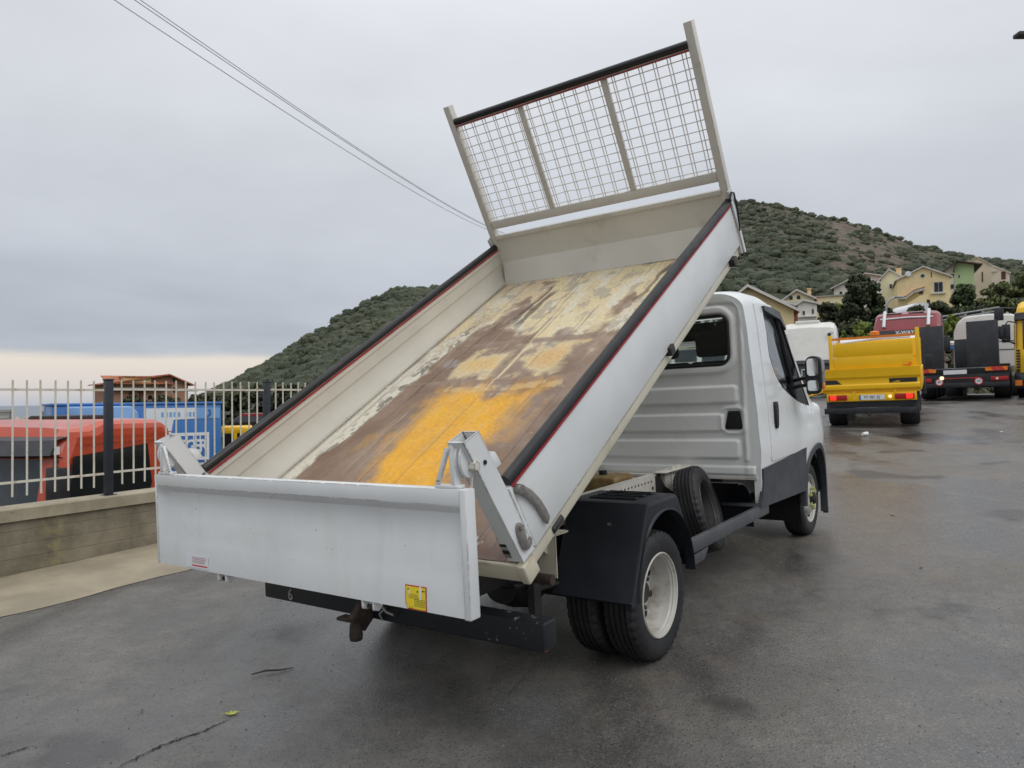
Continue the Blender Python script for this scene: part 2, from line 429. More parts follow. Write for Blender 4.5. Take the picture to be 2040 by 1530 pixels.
# asphalt: damp, dark, fine aggregate
t = NT('asphalt'); co = t.coord()
big = t.noise(.35, 6, .6, vec=co, dist=.6); mid = t.noise(1.3, 8, .62, vec=co, off=(4, 2, 0)); fine = t.noise(38, 4, .6, vec=co)
streak = t.noise(.5, 5, .6, vec=co, stretch=(2.6, .55, 1), off=(7, 3, 1))
vor = t.nd('ShaderNodeTexVoronoi'); vor.inputs['Scale'].default_value = 120; t.l.new(co, vor.inputs['Vector'])
vor2 = t.nd('ShaderNodeTexVoronoi'); vor2.inputs['Scale'].default_value = 70; t.l.new(co, vor2.inputs['Vector'])
wet = t.rng(t.math('ADD', t.math('MULTIPLY', big, .6), t.math('MULTIPLY', streak, .4)), .45, .55)
c = t.mix(t.rng(mid, .3, .7), (.122, .118, .112), (.176, .167, .154))
c = t.mix(t.rng(t.noise(.22, 4, .5, vec=co, off=(1, 9, 2)), .45, .65, 0, .65), c, (.155, .130, .104))
c = t.mix(t.math('MULTIPLY', wet, .75), c, (.058, .057, .057))
spk = t.rng(vor.outputs['Color'], .80, .97, 0, .8)
vz = t.nd('ShaderNodeSeparateColor'); t.l.new(vor.outputs['Color'], vz.inputs[0])
stone = t.rng(vz.outputs[0], .86, .93)
xy = t.nd('ShaderNodeSeparateXYZ'); t.l.new(co, xy.inputs[0])
coarse = t.math('MAXIMUM', t.rng(t.math('ADD', xy.outputs[0], t.math('MULTIPLY', big, 3.0)), .2, 3.2, .12, 1), t.rng(xy.outputs[1], 3.6, 2.2))
c = t.mix(t.math('MULTIPLY', t.math('MULTIPLY', stone, t.rng(mid, .35, .6, .15, .50)), coarse), c, (.27, .255, .235))
c = t.mix(t.rng(vz.outputs[1], .82, .9, 0, .5), c, (.022, .022, .022))
c = t.mix(t.rng(t.noise(7, 6, .7, vec=co, off=(3, 8, 1)), .38, .68, .28, 0), c, (.040, .038, .036))
c = t.mix(t.math('MULTIPLY', t.rng(t.noise(3.2, 7, .7, vec=co, off=(13, 8, 1)), .50, .68, 0, .5), coarse), c, (.155, .128, .10))
oil = t.rng(t.noise(.9, 4, .5, vec=co, off=(21, 4, 0)), .60, .68, 0, .7)
c = t.mix(oil, c, (.022, .021, .022))
rgh = t.math('SUBTRACT', t.rng(fine, .3, .7, .40, .54), t.math('MULTIPLY', wet, .24))
h = t.math('ADD', t.math('MULTIPLY', vor.outputs['Distance'], .9), t.math('ADD', t.math('MULTIPLY', fine, .5), t.math('MULTIPLY', mid, .8)))
t.bump(h, .32, .005)
t.out(c, rgh, Specular_IOR_Level=.5, Coat_Weight=t.math('MULTIPLY', wet, .35), Coat_Roughness=.28)

# yard sheet, bounded at the left by the wall
us = np.concatenate([np.arange(-22, 45, .5), [46, 50]]); ws = np.concatenate([[-.04, 0, .2], np.arange(.5, 30, .5), np.arange(30, 58, 2)])
UU, WW = np.meshgrid(us, ws, indexing='ij')
X = W0.x + WD.x * UU + WN.x * WW; Y = W0.y + WD.y * UU + WN.y * WW
V = np.stack([X, Y, yard(X, Y)], -1).reshape(-1, 3)
npmesh('yard_asphalt', V, gridfaces(len(us), len(ws))[:, ::-1], 'asphalt', kind='structure')

# cracks in the asphalt: thin dark sunken seams
def polyline_strip(pts, w, dz, jit=.01, n=40):
    P = []
    for i in range(n + 1):
        s = i / n * (len(pts) - 1); k = min(int(s), len(pts) - 2); q = Vector(pts[k]).lerp(Vector(pts[k + 1]), s - k)
        P.append(q + Vector((random.uniform(-jit, jit), random.uniform(-jit, jit), 0)))
    rows = []
    for i, q in enumerate(P):
        d = (P[min(i + 1, n)] - P[max(i - 1, 0)]); nn = Vector((-d.y, d.x, 0)).normalized(); ww = w * random.uniform(.35, 1.3) * min(1, .3 + 3 * min(i, n - i) / n)
        rows.append([(a.x, a.y, float(yard(a.x, a.y)) + dz) for a in (q - nn * ww, q + nn * ww)])
    return rows
def gp(px, py):
    """where a photo pixel meets the yard"""
    d = at(px, py, 1.0) - Vector((0, 0, CAMZ)); tt = 1.0
    for _ in range(40):
        p = Vector((0, 0, CAMZ)) + d * tt; e_ = p.z - float(yard(p.x, p.y)); tt += e_ / max(.02, -(d.z - .03 * d.x))*.8
        if tt < .3: tt = .3
    return Vector((0, 0, CAMZ)) + d * tt
simple('crack_dark', (.018, .017, .016), .9, var=.2)
simple('crack_brown', (.080, .074, .066), .9, var=.3, scale=14)
mb = MB()
mb.grid(polyline_strip([gp(235, 1530), gp(320, 1487), gp(400, 1460), gp(455, 1435)], .0055, .004, .008, 80))
mb.grid(polyline_strip([gp(0, 1508), gp(60, 1488)], .006, .004, .004))
mb.grid(polyline_strip([gp(1080, 1310), gp(1000, 1400)], .002, .004, .004))
mb.build('asphalt_cracks', 'crack_dark', kind='structure', smooth=0)

# concrete strip along the foot of the wall
t = NT('strip_concrete'); co = t.coord()
c = t.mix(t.rng(t.noise(1.5, 8, .65, vec=co), .3, .7), (.25, .215, .155), (.36, .31, .225))
c = t.mix(t.rng(t.noise(.8, 6, .6, vec=co, off=(5, 1, 2)), .55, .72, 0, .7), c, (.17, .145, .11))
c = t.mix(t.rng(t.noise(60, 3, vec=co), .68, .74, 0, .7), c, (.12, .10, .08))
t.bump(t.noise(22, 6, .7, vec=co), .35, .01); t.out(c, .85)
rows = []
for u in np.arange(-22, 24, .12):
    j = .09 * (vnoise(np.array(u * 3.2), np.array(3.)) - .5) + .12 * (vnoise(np.array(u * .7), np.array(8.)) - .5)
    row = []
    for k, wv in enumerate((-.02, .3, .7, 1.22 + float(j))):
        p = W0 + WD * float(u) + WN * wv
        row.append((p.x, p.y, float(yard(p.x, p.y)) + (.05 if k < 1 else .022 if k < 3 else .004)))
    rows.append(row)
MB().grid(rows).build('footpath_strip', 'strip_concrete', kind='structure', smooth=60)

# wall: cast concrete with a coping
t = NT('wall_concrete'); co = t.coord()
wv = t.nd('ShaderNodeSeparateXYZ'); t.l.new(co, wv.inputs[0])
c = t.mix(t.rng(t.noise(2.2, 8, .66, vec=co), .3, .72), (.135, .118, .082), (.265, .235, .17))
c = t.mix(t.rng(t.noise(1.4, 5, .6, vec=co, stretch=(1.6, 1, .35), off=(3, 3, 1)), .52, .72, 0, .7), c, (.07, .060, .040))
line = t.math('ABSOLUTE', t.math('SUBTRACT', t.math('FRACT', t.math('MULTIPLY', wv.outputs[2], 8.0)), .5))
c = t.mix(t.rng(line, .03, .0, 0, .45), c, (.06, .052, .038))
yel = t.math('MULTIPLY', t.rng(t.math('ABSOLUTE', t.math('SUBTRACT', wv.outputs[0], .45)), .16, .02), t.rng(t.noise(7, 5, .6, vec=co), .45, .6, 0, .3))
c = t.mix(yel, c, (.40, .35, .14))
redm = t.math('MULTIPLY', t.math('MULTIPLY', t.rng(t.math('ABSOLUTE', t.math('SUBTRACT', wv.outputs[0], .96)), .42, .1), t.rng(wv.outputs[2], .09, .02)), t.rng(t.noise(9, 5, .6, vec=co), .4, .55, 0, .9))
c = t.mix(redm, c, (.18, .02, .025))
t.bump(t.math('ADD', t.noise(14, 6, .65, vec=co), t.math('MULTIPLY', t.rng(line, .05, .0), -.6)), .4, .012); t.out(c, .85)
t = NT('coping_concrete'); co = t.coord()
c = t.mix(t.rng(t.noise(2.5, 8, .66, vec=co), .3, .7), (.27, .235, .165), (.40, .36, .27))
c = t.mix(t.rng(t.noise(30, 4, .6, vec=co), .62, .7, 0, .6), c, (.10, .09, .07))
t.bump(t.noise(18, 6, .7, vec=co), .35, .01); t.out(c, .85)
WM = Matrix(((WD.x, -WN.x, 0, W0.x), (WD.y, -WN.y, 0, W0.y), (0, 0, 1, -.10), (0, 0, 0, 1)))   # local x along the wall, y away from the yard, z up from the footpath
wall = thing('yard_wall', 'low stained cast concrete wall with a paler coping under the railings', 'wall', WM)
def wl_z(u): return .545 + .10 + .02 * u * .2
mb = MB(); rows = []
for u in np.arange(-14, 24.1, .25):
    q = W0 + WD * float(u)
    z0 = float(yard(q.x, q.y)) + .10 - .12
    rows.append([(u, 0, z0), (u, .004 * math.sin(u * 5), wl_z(u) - .12), (u, .22, wl_z(u) - .12), (u, .22, -2.6)])
mb.grid(rows).build('wall_body', 'wall_concrete', wall)
mb = MB(); rows = []
for u in np.arange(-14, 24.1, .25):
    z = wl_z(u) + .006 * (float(vnoise(np.array(u * 1.7), np.array(2.))) - .5)
    rows.append([(u, -.028, z - .115), (u, -.032, z - .01), (u, -.022, z), (u, .235, z + .004), (u, .25, z - .01), (u, .25, z - .115)])
mb.grid(rows).build('coping', 'coping_concrete', wall)

# steel fence on the wall
t = NT('fence_paint'); co = t.coord()
c = t.mix(t.rng(t.noise(5, 4, vec=co), .3, .7), (.58, .55, .46), (.68, .66, .58))
c = t.mix(t.rng(t.noise(7, 5, .65, vec=co, stretch=(1, 1, .5)), .53, .66, 0, .8), c, (.42, .27, .11))
c = t.mix(t.rng(t.noise(16, 5, .7, vec=co, off=(4, 4, 4)), .62, .70, 0, .85), c, (.17, .07, .025)); t.out(c, .55)
simple('post_dark', (.022, .026, .036), .42, var=.15, scale=8)
fence = thing('yard_fence', 'pale rust-spotted steel bar fence with dark posts standing on the concrete wall', 'fence', WM)
FY = .10
def fz(u): return wl_z(u)
pm = MB(); pm.box(-.034, .034, FY - .034, FY + .034, 0, 1.17); pm.box(-.04, .04, FY - .04, FY + .04, 1.17, 1.185); pm.box(-.06, .06, FY - .055, FY + .055, 0, .006)
post0 = pm.build('post', 'post_dark', fence, Matrix.Translation((1.03, 0, fz(1.03))), bevel=.004)
rn = random.Random(3)
for k in range(-5, 11):
    u = 1.03 + 2.02 * k
    if k:
        o = post0.copy(); col.objects.link(o); o.parent = fence; o.matrix_basis = Matrix.Translation((u, 0, fz(u)))
    if k < 10:
        for zz_ in (1.075, .225):
            mb = MB(); mb.box(u + .045, u + 1.975, FY - .004, FY + .004, 0, .022)
            mb.build('rail', 'fence_paint', fence, Matrix.Translation((0, 0, fz(u + 1) + zz_ - .011)))
bm0 = MB(); bm0.tube([(0, 0, 0), (0, 0, 1.07)], .0092, 8); bm0.tube([(0, 0, 1.068), (0, 0, 1.078)], [.0092, .003], 8)
bar0 = None
for k in range(-5, 10):
    for j in range(15):
        u = 1.03 + 2.02 * k + .145 + .1235 * j
        M = Matrix.Translation((u, FY, fz(u) + .095 + rn.uniform(-.006, .004))) @ Matrix.Rotation(rn.uniform(-.008, .008), 4, 'Y')
        if bar0 is None: bar0 = bm0.build('bar', 'fence_paint', fence, M)
        else:
            o = bar0.copy(); col.objects.link(o); o.parent = fence; o.matrix_basis = M

# ---- terrain beyond the yard: one sheet out to the sea and over the hills
t = NT('hill_ground'); co = t.coord()
at_ = t.nd('ShaderNodeAttribute', attribute_name='rock'); sc_ = t.nd('ShaderNodeSeparateColor'); t.l.new(at_.outputs['Color'], sc_.inputs[0])
n1 = t.noise(.05, 6, .65, vec=co); n2 = t.noise(.22, 6, .65, vec=co, off=(3, 3, 3))
g = t.mix(t.rng(n1, .35, .65), (.030, .041, .017), (.058, .064, .030))
g = t.mix(t.rng(n2, .48, .66, 0, .8), g, (.016, .022, .012))
rk = t.mix(t.rng(n2, .35, .6), (.085, .064, .046), (.16, .125, .098))
rk = t.mix(t.rng(t.noise(.5, 5, .7, vec=co), .55, .7, 0, .6), rk, (.045, .044, .03))
g = t.mix(t.math('MULTIPLY', sc_.outputs[0], t.rng(t.noise(.12, 5, .65, vec=co, off=(8, 1, 1)), .38, .55)), g, rk)
g = t.mix(sc_.outputs[1], g, t.mix(t.rng(t.noise(.9, 6, .6, vec=co), .35, .65), (.10, .09, .075), (.07, .075, .04)))
t.bump(t.noise(.35, 6, .7, vec=co), .8, 1.5); t.out(g, .95)
azs = np.concatenate([np.linspace(-180, -40, 36)[:-1], np.linspace(-40, 44, 300), np.linspace(44, 180, 36)[1:]]) * math.pi / 180
rs_ = np.concatenate([[1.0, 8, 14, 20, 26, 32, 38], np.geomspace(43, 620, 110), np.geomspace(660, 9000, 24)])
AA, RR = np.meshgrid(azs, rs_, indexing='ij')
X = np.sin(AA) * RR; Y = np.cos(AA) * RR; Z = terrain(X, Y)
sgn = (X - W0.x) * WN.x + (Y - W0.y) * WN.y; along = (X - W0.x) * WD.x + (Y - W0.y) * WD.y
inyard = (sgn > -.6) & (along < 49) & (sgn < 58)
Z = np.where(inyard, np.minimum(Z, yard(X, Y) - .6), Z)
Z = np.where(inyard & (along < 40), np.minimum(Z, yard(X, Y) - 1.0), Z)
Z = np.where((sgn <= -.6) & (RR < 45), np.minimum(Z, -1.85), Z)
pxg = 1020 + FPX * np.tan(np.clip(AA, -1.2, 1.2)); elg = (Z - CAMZ) / RR
elr = np.interp(pxg, _rx, _re)
frac = np.where(elr > .02, elg / np.maximum(elr, .02), 0)
rock = sst(.55, .85, frac) * sst(1400, 1480, pxg) * (1 - sst(1880, 2000, pxg)) * (RR > 180)
rock = np.clip(rock * .55 + sst(1640, 1690, pxg) * (1 - sst(1760, 1830, pxg)) * sst(.55, .7, frac) * .7 * (RR > 180), 0, 1)
rock = np.maximum(rock, .5 * sst(.75, .9, frac) * sst(780, 830, pxg) * (1 - sst(900, 1000, pxg)) * (RR > 200))
soil = 1 - sst(30, 60, RR)
attr = np.stack([rock, soil, 0 * rock], -1).reshape(-1, 3)
npmesh('hills_terrain', np.stack([X, Y, Z], -1).reshape(-1, 3), gridfaces(len(azs), len(rs_)), 'hill_ground', kind='structure', attr={'rock': attr})

# sea
t = NT('sea_water'); t.bump(t.noise(.02, 5, .6), .1, 1.0); t.out((.10, .14, .18), .35)
MB().add([(-60000, -9000, -60), (60000, -9000, -60), (60000, 60000, -60), (-60000, 60000, -60)], [(0, 1, 2, 3)]).build('sea', 'sea_water', kind='structure', smooth=0)
# ================================================================== THE TIPPER TRUCK
TR = Matrix(((.5793, -.8143, -.0360, .0214), (.8146, .5799, -.0096, 4.4740), (.0287, -.0238, .9993, .0438), (0, 0, 0, 1)))
truck = thing('tipper_truck', 'white single cab tipper truck with its load bed tipped up and tailgate hanging', 'tipper truck', TR)

# ---- wheels -------------------------------------------------------
def tyre_mesh(R=.345, wd=.195, rim=.222, n=120, sipe=True):
    h = wd / 2
    prof = [(rim, -h * .80), (rim + .012, -h * .92), (rim + .045, -h * 1.0), (R - .045, -h * 1.0), (R - .020, -h * .93), (R - .006, -h * .80), (R - .002, -h * .62)]
    for g in (-.46, -.16, .16, .46):
        prof += [(R, h * g - .0065), (R - .009, h * g - .005), (R - .009, h * g + .005), (R, h * g + .0065)]
    prof += [(R - .002, h * .62), (R - .006, h * .80), (R - .020, h * .93), (R - .045, h), (rim + .045, h), (rim + .012, h * .92), (rim, h * .80)]
    mb = MB(); vs = []; k = len(prof); fs = []
    for i in range(n):
        a = 2 * math.pi * i / n
        for q, (r, y) in enumerate(prof):
            rr = r
            if sipe and i % 3 == 0 and q in (4, 5, 6, k - 5, k - 6, k - 7): rr = r - .010
            vs.append((rr * math.cos(a), y, rr * math.sin(a)))
    for i in range(n):
        j = (i + 1) % n
        for q in range(k - 1): fs.append((i * k + q, i * k + q + 1, j * k + q + 1, j * k + q))
    mb.add(vs, fs); return mb
TYRE = tyre_mesh().build('tyre', 'tyre_rubber', None, smooth=30)
# dished rim (outer twin): lip, deep barrel, disc far inside (local -y is the outside)
def ring(mb, prof, n=56, mi=0, M=None, c=(0, 0, 0)):
    vs = []; k = len(prof); fs = []
    for i in range(n):
        a = 2 * math.pi * i / n
        for r, y in prof: vs.append((c[0] + r * math.cos(a), c[1] + y, c[2] + r * math.sin(a)))
    for i in range(n):
        j = (i + 1) % n
        for q in range(k - 1): fs.append((i * k + q, i * k + q + 1, j * k + q + 1, j * k + q))
    mb.add(vs, fs, mi, M)
mb = MB()
ring(mb, [(.205, -.075), (.224, -.083), (.228, -.088), (.222, -.094), (.216, -.090), (.212, -.075), (.198, -.060), (.194, -.030), (.186, -.010), (.184, .030), (.176, .045), (.150, .050), (.140, .045), (.118, .030), (.09, .028), (.001, .028)])
RIMD = mb.build('rim', 'rim_paint', None, smooth=30)
mb = MB()
for i in range(8):
    a = 2 * math.pi * i / 8
    mb.lathe([(.001, .040), (.017, .040), (.017, .049), (.001, .049)], 12, 'y', c=(.158 * math.cos(a), 0, .158 * math.sin(a)))
HOLED = mb.build('rim_hole', 'hole_black', None)
mb = MB(); mb.lathe([(.001, .0), (.05, .0), (.058, .008), (.060, .03), (.001, .03)], 20, 'y')
for i in range(6):
    a = 2 * math.pi * i / 6
    mb.lathe([(.001, .010), (.011, .010), (.013, .012), (.013, .03), (.001, .03)], 6, 'y', c=(.088 * math.cos(a), 0, .088 * math.sin(a)))
HUBD = mb.build('wheel', 'dark_metal', None)
# front rim: convex disc near the outside
mb = MB()
ring(mb, [(.205, -.075), (.224, -.083), (.228, -.088), (.222, -.094), (.214, -.088), (.210, -.070), (.200, -.052), (.19, -.050), (.178, -.058), (.135, -.092), (.115, -.100), (.075, -.100), (.001, -.098)])
RIMF = mb.build('rim', 'rim_paint', None, smooth=30)
mb = MB()
for i in range(8):
    a = 2 * math.pi * (i + .5) / 8; c_ = (.160 * math.cos(a), 0, .160 * math.sin(a))
    mb.lathe([(.001, -.079), (.017, -.079), (.017, -.070), (.001, -.070)], 12, 'y', c=c_)
HOLEF = mb.build('rim_hole', 'hole_black', None)
mb = MB(); mb.lathe([(.001, -.150), (.035, -.148), (.052, -.135), (.056, -.100), (.056, .02), (.001, .02)], 20, 'y')
HUBF = mb.build('wheel', 'dark_metal', None)
mb = MB()
for i in range(6):
    a = 2 * math.pi * i / 6; c_ = (.092 * math.cos(a), 0, .092 * math.sin(a))
    mb.lathe([(.001, -.134), (.010, -.130), (.014, -.116), (.015, -.099), (.001, -.099)], 6, 'y', c=c_)
    mb.box(c_[0] - .012, c_[0] + .012, -.126, -.118, c_[2] - .006, c_[2] + .024)
NUTF = mb.build('wheel_nuts', 'nut_green', None)
for o in (TYRE, RIMD, HOLED, HUBD, RIMF, HOLEF, HUBF, NUTF): col.objects.unlink(o)
def wheel(parent, x, y, z, kids, side=-1, R=1.0, ry=0, name='wheel', tilt=None):
    M = Matrix.Translation((x, y, z)) @ (tilt or Matrix.Identity(4)) @ (Matrix.Rotation(math.pi, 4, 'Z') if side > 0 else Matrix.Identity(4)) @ Matrix.Rotation(ry, 4, 'Y')
    if R != 1: M = M @ Matrix.Scale(R, 4)
    h = link(name, kids[0].data, parent, M)
    for k in kids[1:]: link(k.name.split('.')[0], k.data, h)
    return h
DK = [HUBD, TYRE, RIMD, HOLED]; FK = [HUBF, TYRE, RIMF, HOLEF, NUTF]
wheel(truck, 0, -.872, .343, DK, -1, ry=.3); wheel(truck, 0, -.650, .343, DK, 1)
wheel(truck, 0, .872, .343, DK, 1); wheel(truck, 0, .650, .343, DK, -1)
wheel(truck, 3.54, -.825, .343, FK, -1, ry=.45); wheel(truck, 3.54, .825, .343, FK, 1)
RIMK = RIMD.copy(); RIMK.data = RIMD.data.copy(); RIMK.data.materials[0] = MATS['dark_metal']
sp = wheel(truck, 1.34, -.68, .575, [HUBD, TYRE, RIMK], -1, name='spare_wheel', tilt=Matrix.Rotation(rad(-15), 4, 'X') @ Matrix.Rotation(rad(8), 4, 'Z'), R=.89)

# ---- cab ------------------------------------------------------------
def pl(tab, x):
    if x <= tab[0][0]: return tab[0][1]
    for a, b in zip(tab, tab[1:]):
        if x <= b[0]:
            t_ = (x - a[0]) / (b[0] - a[0]); return a[1] + (b[1] - a[1]) * t_
    return tab[-1][1]
ZT = [(1.80, 2.165), (1.9, 2.195), (2.1, 2.215), (2.4, 2.215), (2.58, 2.19), (2.70, 2.145), (2.80, 2.07), (2.95, 1.925), (3.2, 1.68), (3.42, 1.46), (3.56, 1.335), (3.66, 1.28), (3.8, 1.245), (4.0, 1.19), (4.18, 1.11), (4.30, 1.0), (4.39, .86), (4.44, .7), (4.455, .5)]
ZB = [(1.8, .55), (3.0, .50), (3.9, .42), (4.3, .38), (4.455, .40)]
def cabW(x, z):
    """half width of the cab at a station and height"""
    w_ = .985 - max(0, z - 1.22) * .074 - max(0, z - 1.9) * .05
    w_ += .012 * math.exp(-((z - .95) / .12) ** 2)
    if x > 3.05:                                   # bulging front wing
        w_ += .022 * math.exp(-((x - 3.5) / .36) ** 2) * math.exp(-((z - .93) / .16) ** 2)
    if x > 3.7: w_ -= .26 * ((x - 3.7) / .755) ** 2.3
    if 2.7 < x < 3.75 and z > 1.2: w_ -= .03 * (x - 2.7)
    return w_
def cab_loft(off, x0, x1, nx, zb_min=None, name='tmp'):
    xs = [x0 + (x1 - x0) * (i / nx) for i in range(nx + 1)]
    nz = 22; nr = 7; ringn = None; vs = []
    for x in xs:
        zt = pl(ZT, x) + off; zb = pl(ZB, x) - off
        if zb_min is not None: zb = zb_min
        rc = .15 if x < 2.7 else max(.06, .15 - (x - 2.7) * .12)
        rc = min(rc, (zt - zb) * .45)
        right = [(0, zb), (.5, zb)]
        for i in range(nz + 1):
            z = zb + (zt - rc - zb) * i / nz; right.append((cabW(x, z) + off, z))
        wtop = cabW(x, zt - rc) + off
        for i in range(1, nr + 1):
            a = math.pi / 2 * i / nr; right.append((wtop - rc * 1.5 * (1 - math.cos(a)), zt - rc + rc * .92 * math.sin(a)))
        right.append((wtop * .4, zt)); 
        ringp = [(y, z) for y, z in right] + [(0, zt + .004)] + [(-y, z) for y, z in right[::-1][:-1]]
        ringn = len(ringp)
        vs += [(x, y, z) for y, z in ringp]
    fs = []
    for i in range(len(xs) - 1):
        for k in range(ringn):
            fs.append((i * ringn + k, i * ringn + (k + 1) % ringn, (i + 1) * ringn + (k + 1) % ringn, (i + 1) * ringn + k))
    fs += [tuple(range(ringn))[::-1], tuple(range((len(xs) - 1) * ringn, len(xs) * ringn))]
    return MB().add(vs, fs)
def tmp(mb): return mb.build('tmp', 'cab_white', None, smooth=0)
def smooth_poly(pts, it=2):
    for _ in range(it):
        q = []
        for a, b in zip(pts, pts[1:] + pts[:1]):
            q += [(a[0] * .75 + b[0] * .25, a[1] * .75 + b[1] * .25), (a[0] * .25 + b[0] * .75, a[1] * .25 + b[1] * .75)]
        pts = q
    return pts
SIDEWIN = smooth_poly([(2.285, 2.055), (2.285, 2.04), (2.285, 1.72), (2.285, 1.66), (2.40, 1.50), (2.60, 1.385), (2.95, 1.29), (3.30, 1.235), (3.46, 1.215), (3.44, 1.245), (3.15, 1.55), (2.76, 2.02), (2.73, 2.035)], 1)
SIDEWIN = [(x + 0.0, z) for x, z in SIDEWIN]
REARWIN = rrect(-.797, .797, 1.613, 1.992, .075)
SCREEN = [(-.76, 1.36), (.76, 1.36), (.74, 1.6), (.66, 2.06), (-.66, 2.06), (-.74, 1.6)]
cab = cab_loft(0, 1.812, 4.455, 66).build('cab_body', 'cab_white', truck)
cut = [tmp(cab_loft(-.045, 1.86, 3.60, 40, zb_min=.78)), tmp(MB().prism(REARWIN, 1.7, 2.0, 'x')),
       tmp(MB().prism(SIDEWIN, -1.3, 1.3, 'y')), tmp(MB().prism(SCREEN, 2.66, 3.9, 'x'))]
for s in (-1, 1):
    arch = [(3.54 + .445 * math.cos(rad(a)), .345 + .475 * math.sin(rad(a))) for a in range(0, 181, 6)] + [(3.095, .0), (3.985, .0)]
    cut.append(tmp(MB().prism(arch, s * .56, s * 1.3, 'y')))
cut.append(tmp(MB().box(1.6, 2.55, -.935, .935, .3, .742)))
for c_ in cut: c_.parent = truck
boolean(cab, cut)
# doors, lower cladding
DOOR = smooth_poly([(2.075, 2.09), (2.075, 2.06), (2.07, .90), (2.075, .86), (2.10, .845), (3.10, .845), (3.11, .86), (3.14, 1.05), (3.52, 1.2), (3.50, 1.235), (2.76, 2.09), (2.70, 2.105)], 1)
CLAD = [(1.83, .815), (2.4, .830), (3.115, .86), (3.13, .70), (3.10, .52), (3.06, .455), (1.98, .50), (1.74, .545), (1.80, .62), (1.84, .72)]
outd = lambda o_: tmp(cab_loft(o_, 1.70, 4.455, 66))
for s in (-1, 1):
    lo, hi = (-1.3, -.7) if s < 0 else (.7, 1.3)
    o = MB().prism(DOOR, lo, hi, 'y').build('door', 'cab_white', truck)
    c1 = outd(.007); c1.parent = truck; boolean(o, [c1], 'INTERSECT')
    c2 = tmp(cab_loft(-.01, 1.70, 4.455, 66)); c2.parent = truck
    c3 = tmp(MB().prism(SIDEWIN, -1.3, 1.3, 'y')); c3.parent = truck
    boolean(o, [c2, c3])
    h = MB(); y = s * (.985 + .012)
    h.prism(smooth_poly([(2.205, 1.10), (2.245, 1.085), (2.275, 1.12), (2.285, 1.26), (2.265, 1.305), (2.225, 1.30), (2.21, 1.24)], 1), y - .018, y + .018, 'y')
    h.build('door_handle', 'black_plastic', o, bevel=.006)
    o = MB().prism(CLAD, lo, hi, 'y').build('lower_cladding', 'cladding_grey', truck)
    c1 = tmp(cab_loft(.014, 1.70, 4.455, 66)); c1.parent = truck; boolean(o, [c1], 'INTERSECT')
    c2 = tmp(cab_loft(-.012, 1.70, 4.455, 66)); c2.parent = truck; boolean(o, [c2])
    # wheel arch lip
    mb = MB(); rows = []
    for a in range(-24, 184, 6):
        ca, sa = math.cos(rad(a)), math.sin(rad(a)); row = []
        for rr, dy in ((.44, -.05), (.438, .015), (.465, .022), (.492, .012), (.495, -.03)):
            x, z = 3.54 + rr * ca, .345 + (rr + .03) * sa
            row.append((x, s * (cabW(x, z) + dy), z))
        rows.append(row)
    mb.grid(rows).build('arch_trim', 'cladding_grey', truck)
    # liner behind the front wheel
    mb = MB(); rows = []
    for a in range(0, 205, 8):
        x, z = 3.54 + .43 * math.cos(rad(a)), .345 + .455 * math.sin(rad(a)); rows.append([(x, s * .50, z), (x, s * .93, z)])
    mb.grid(rows).build('wheel_liner', 'hole_black', truck)
    # side glass, follows the cab's flank
    n = len(SIDEWIN); vs = [(x, s * (cabW(x, z) - .016), z) for x, z in SIDEWIN] + [(x, s * (cabW(x, z) - .021), z) for x, z in SIDEWIN]
    MB().add(vs, [tuple(range(n)), tuple(range(n, 2 * n))[::-1]] + [(i, (i + 1) % n, n + (i + 1) % n, n + i) for i in range(n)]).build('side_window', 'window_glass', truck, smooth=0)
    # black frame round the opening, divider bar and wind deflector
    mb = MB(); pts = [(x, s * (cabW(x, z) - .002), z) for x, z in SIDEWIN]; mb.tube(pts + pts[:1], .011, 6, cap=False)
    q = [(x, s * (cabW(x, z) - .010), z) for x, z in ((2.70, 2.03), (2.80, 1.78), (2.93, 1.5), (3.0, 1.285))]; mb.tube(q, .022, 8)
    mb.build('window_frame', 'black_plastic', truck)
    # black corner filler towards the bonnet
    tri = [(3.0, 1.275), (3.10, 1.262), (3.46, 1.218), (3.40, 1.29), (3.12, 1.59), (2.99, 1.45)]
    vs = [(x, s * (cabW(x, z) + .002), z) for x, z in tri] + [(x, s * (cabW(x, z) - .01), z) for x, z in tri]
    MB().add(vs, [tuple(range(6)), tuple(range(6, 12))[::-1]] + [(i, (i + 1) % 6, 6 + (i + 1) % 6, 6 + i) for i in range(6)]).build('quarter_panel', 'black_plastic', truck, smooth=0)
    dfl = [(2.275, 2.075), (2.5, 2.075), (2.72, 2.05), (2.86, 1.92), (2.84, 1.90), (2.70, 1.985), (2.5, 2.01), (2.29, 2.035)]
    vs = [(x, s * (cabW(x, z) + .028), z) for x, z in dfl] + [(x, s * (cabW(x, z) + .004), z) for x, z in dfl]
    MB().add(vs, [tuple(range(8)), tuple(range(8, 16))[::-1]] + [(i, (i + 1) % 8, 8 + (i + 1) % 8, 8 + i) for i in range(8)]).build('wind_deflector', 'steel_grey' if 0 else 'guard_grey', truck, smooth=0)
    # mirror
    mb = MB()
    for z in (1.47, 1.41): mb.tube([(2.98, s * .92, z - .02), (2.92, s * 1.02, z), (2.88, s * 1.12, z + .01)], .017, 8)
    mb.box(2.93, 3.06, min(s * .90, s * .97), max(s * .90, s * .97), 1.34, 1.50)
    arm = mb.build('mirror', 'black_plastic', truck, bevel=.004)
    hs = [(2.815, z, w_) for z, w_ in ()]
    mb = MB(); rows = []
    prof = smooth_poly([(1.105, 1.36), (1.115, 1.345), (1.19, 1.335), (1.225, 1.37), (1.235, 1.60), (1.22, 1.655), (1.14, 1.665), (1.10, 1.62)], 2)
    prof = [(s * a, b) for a, b in prof]
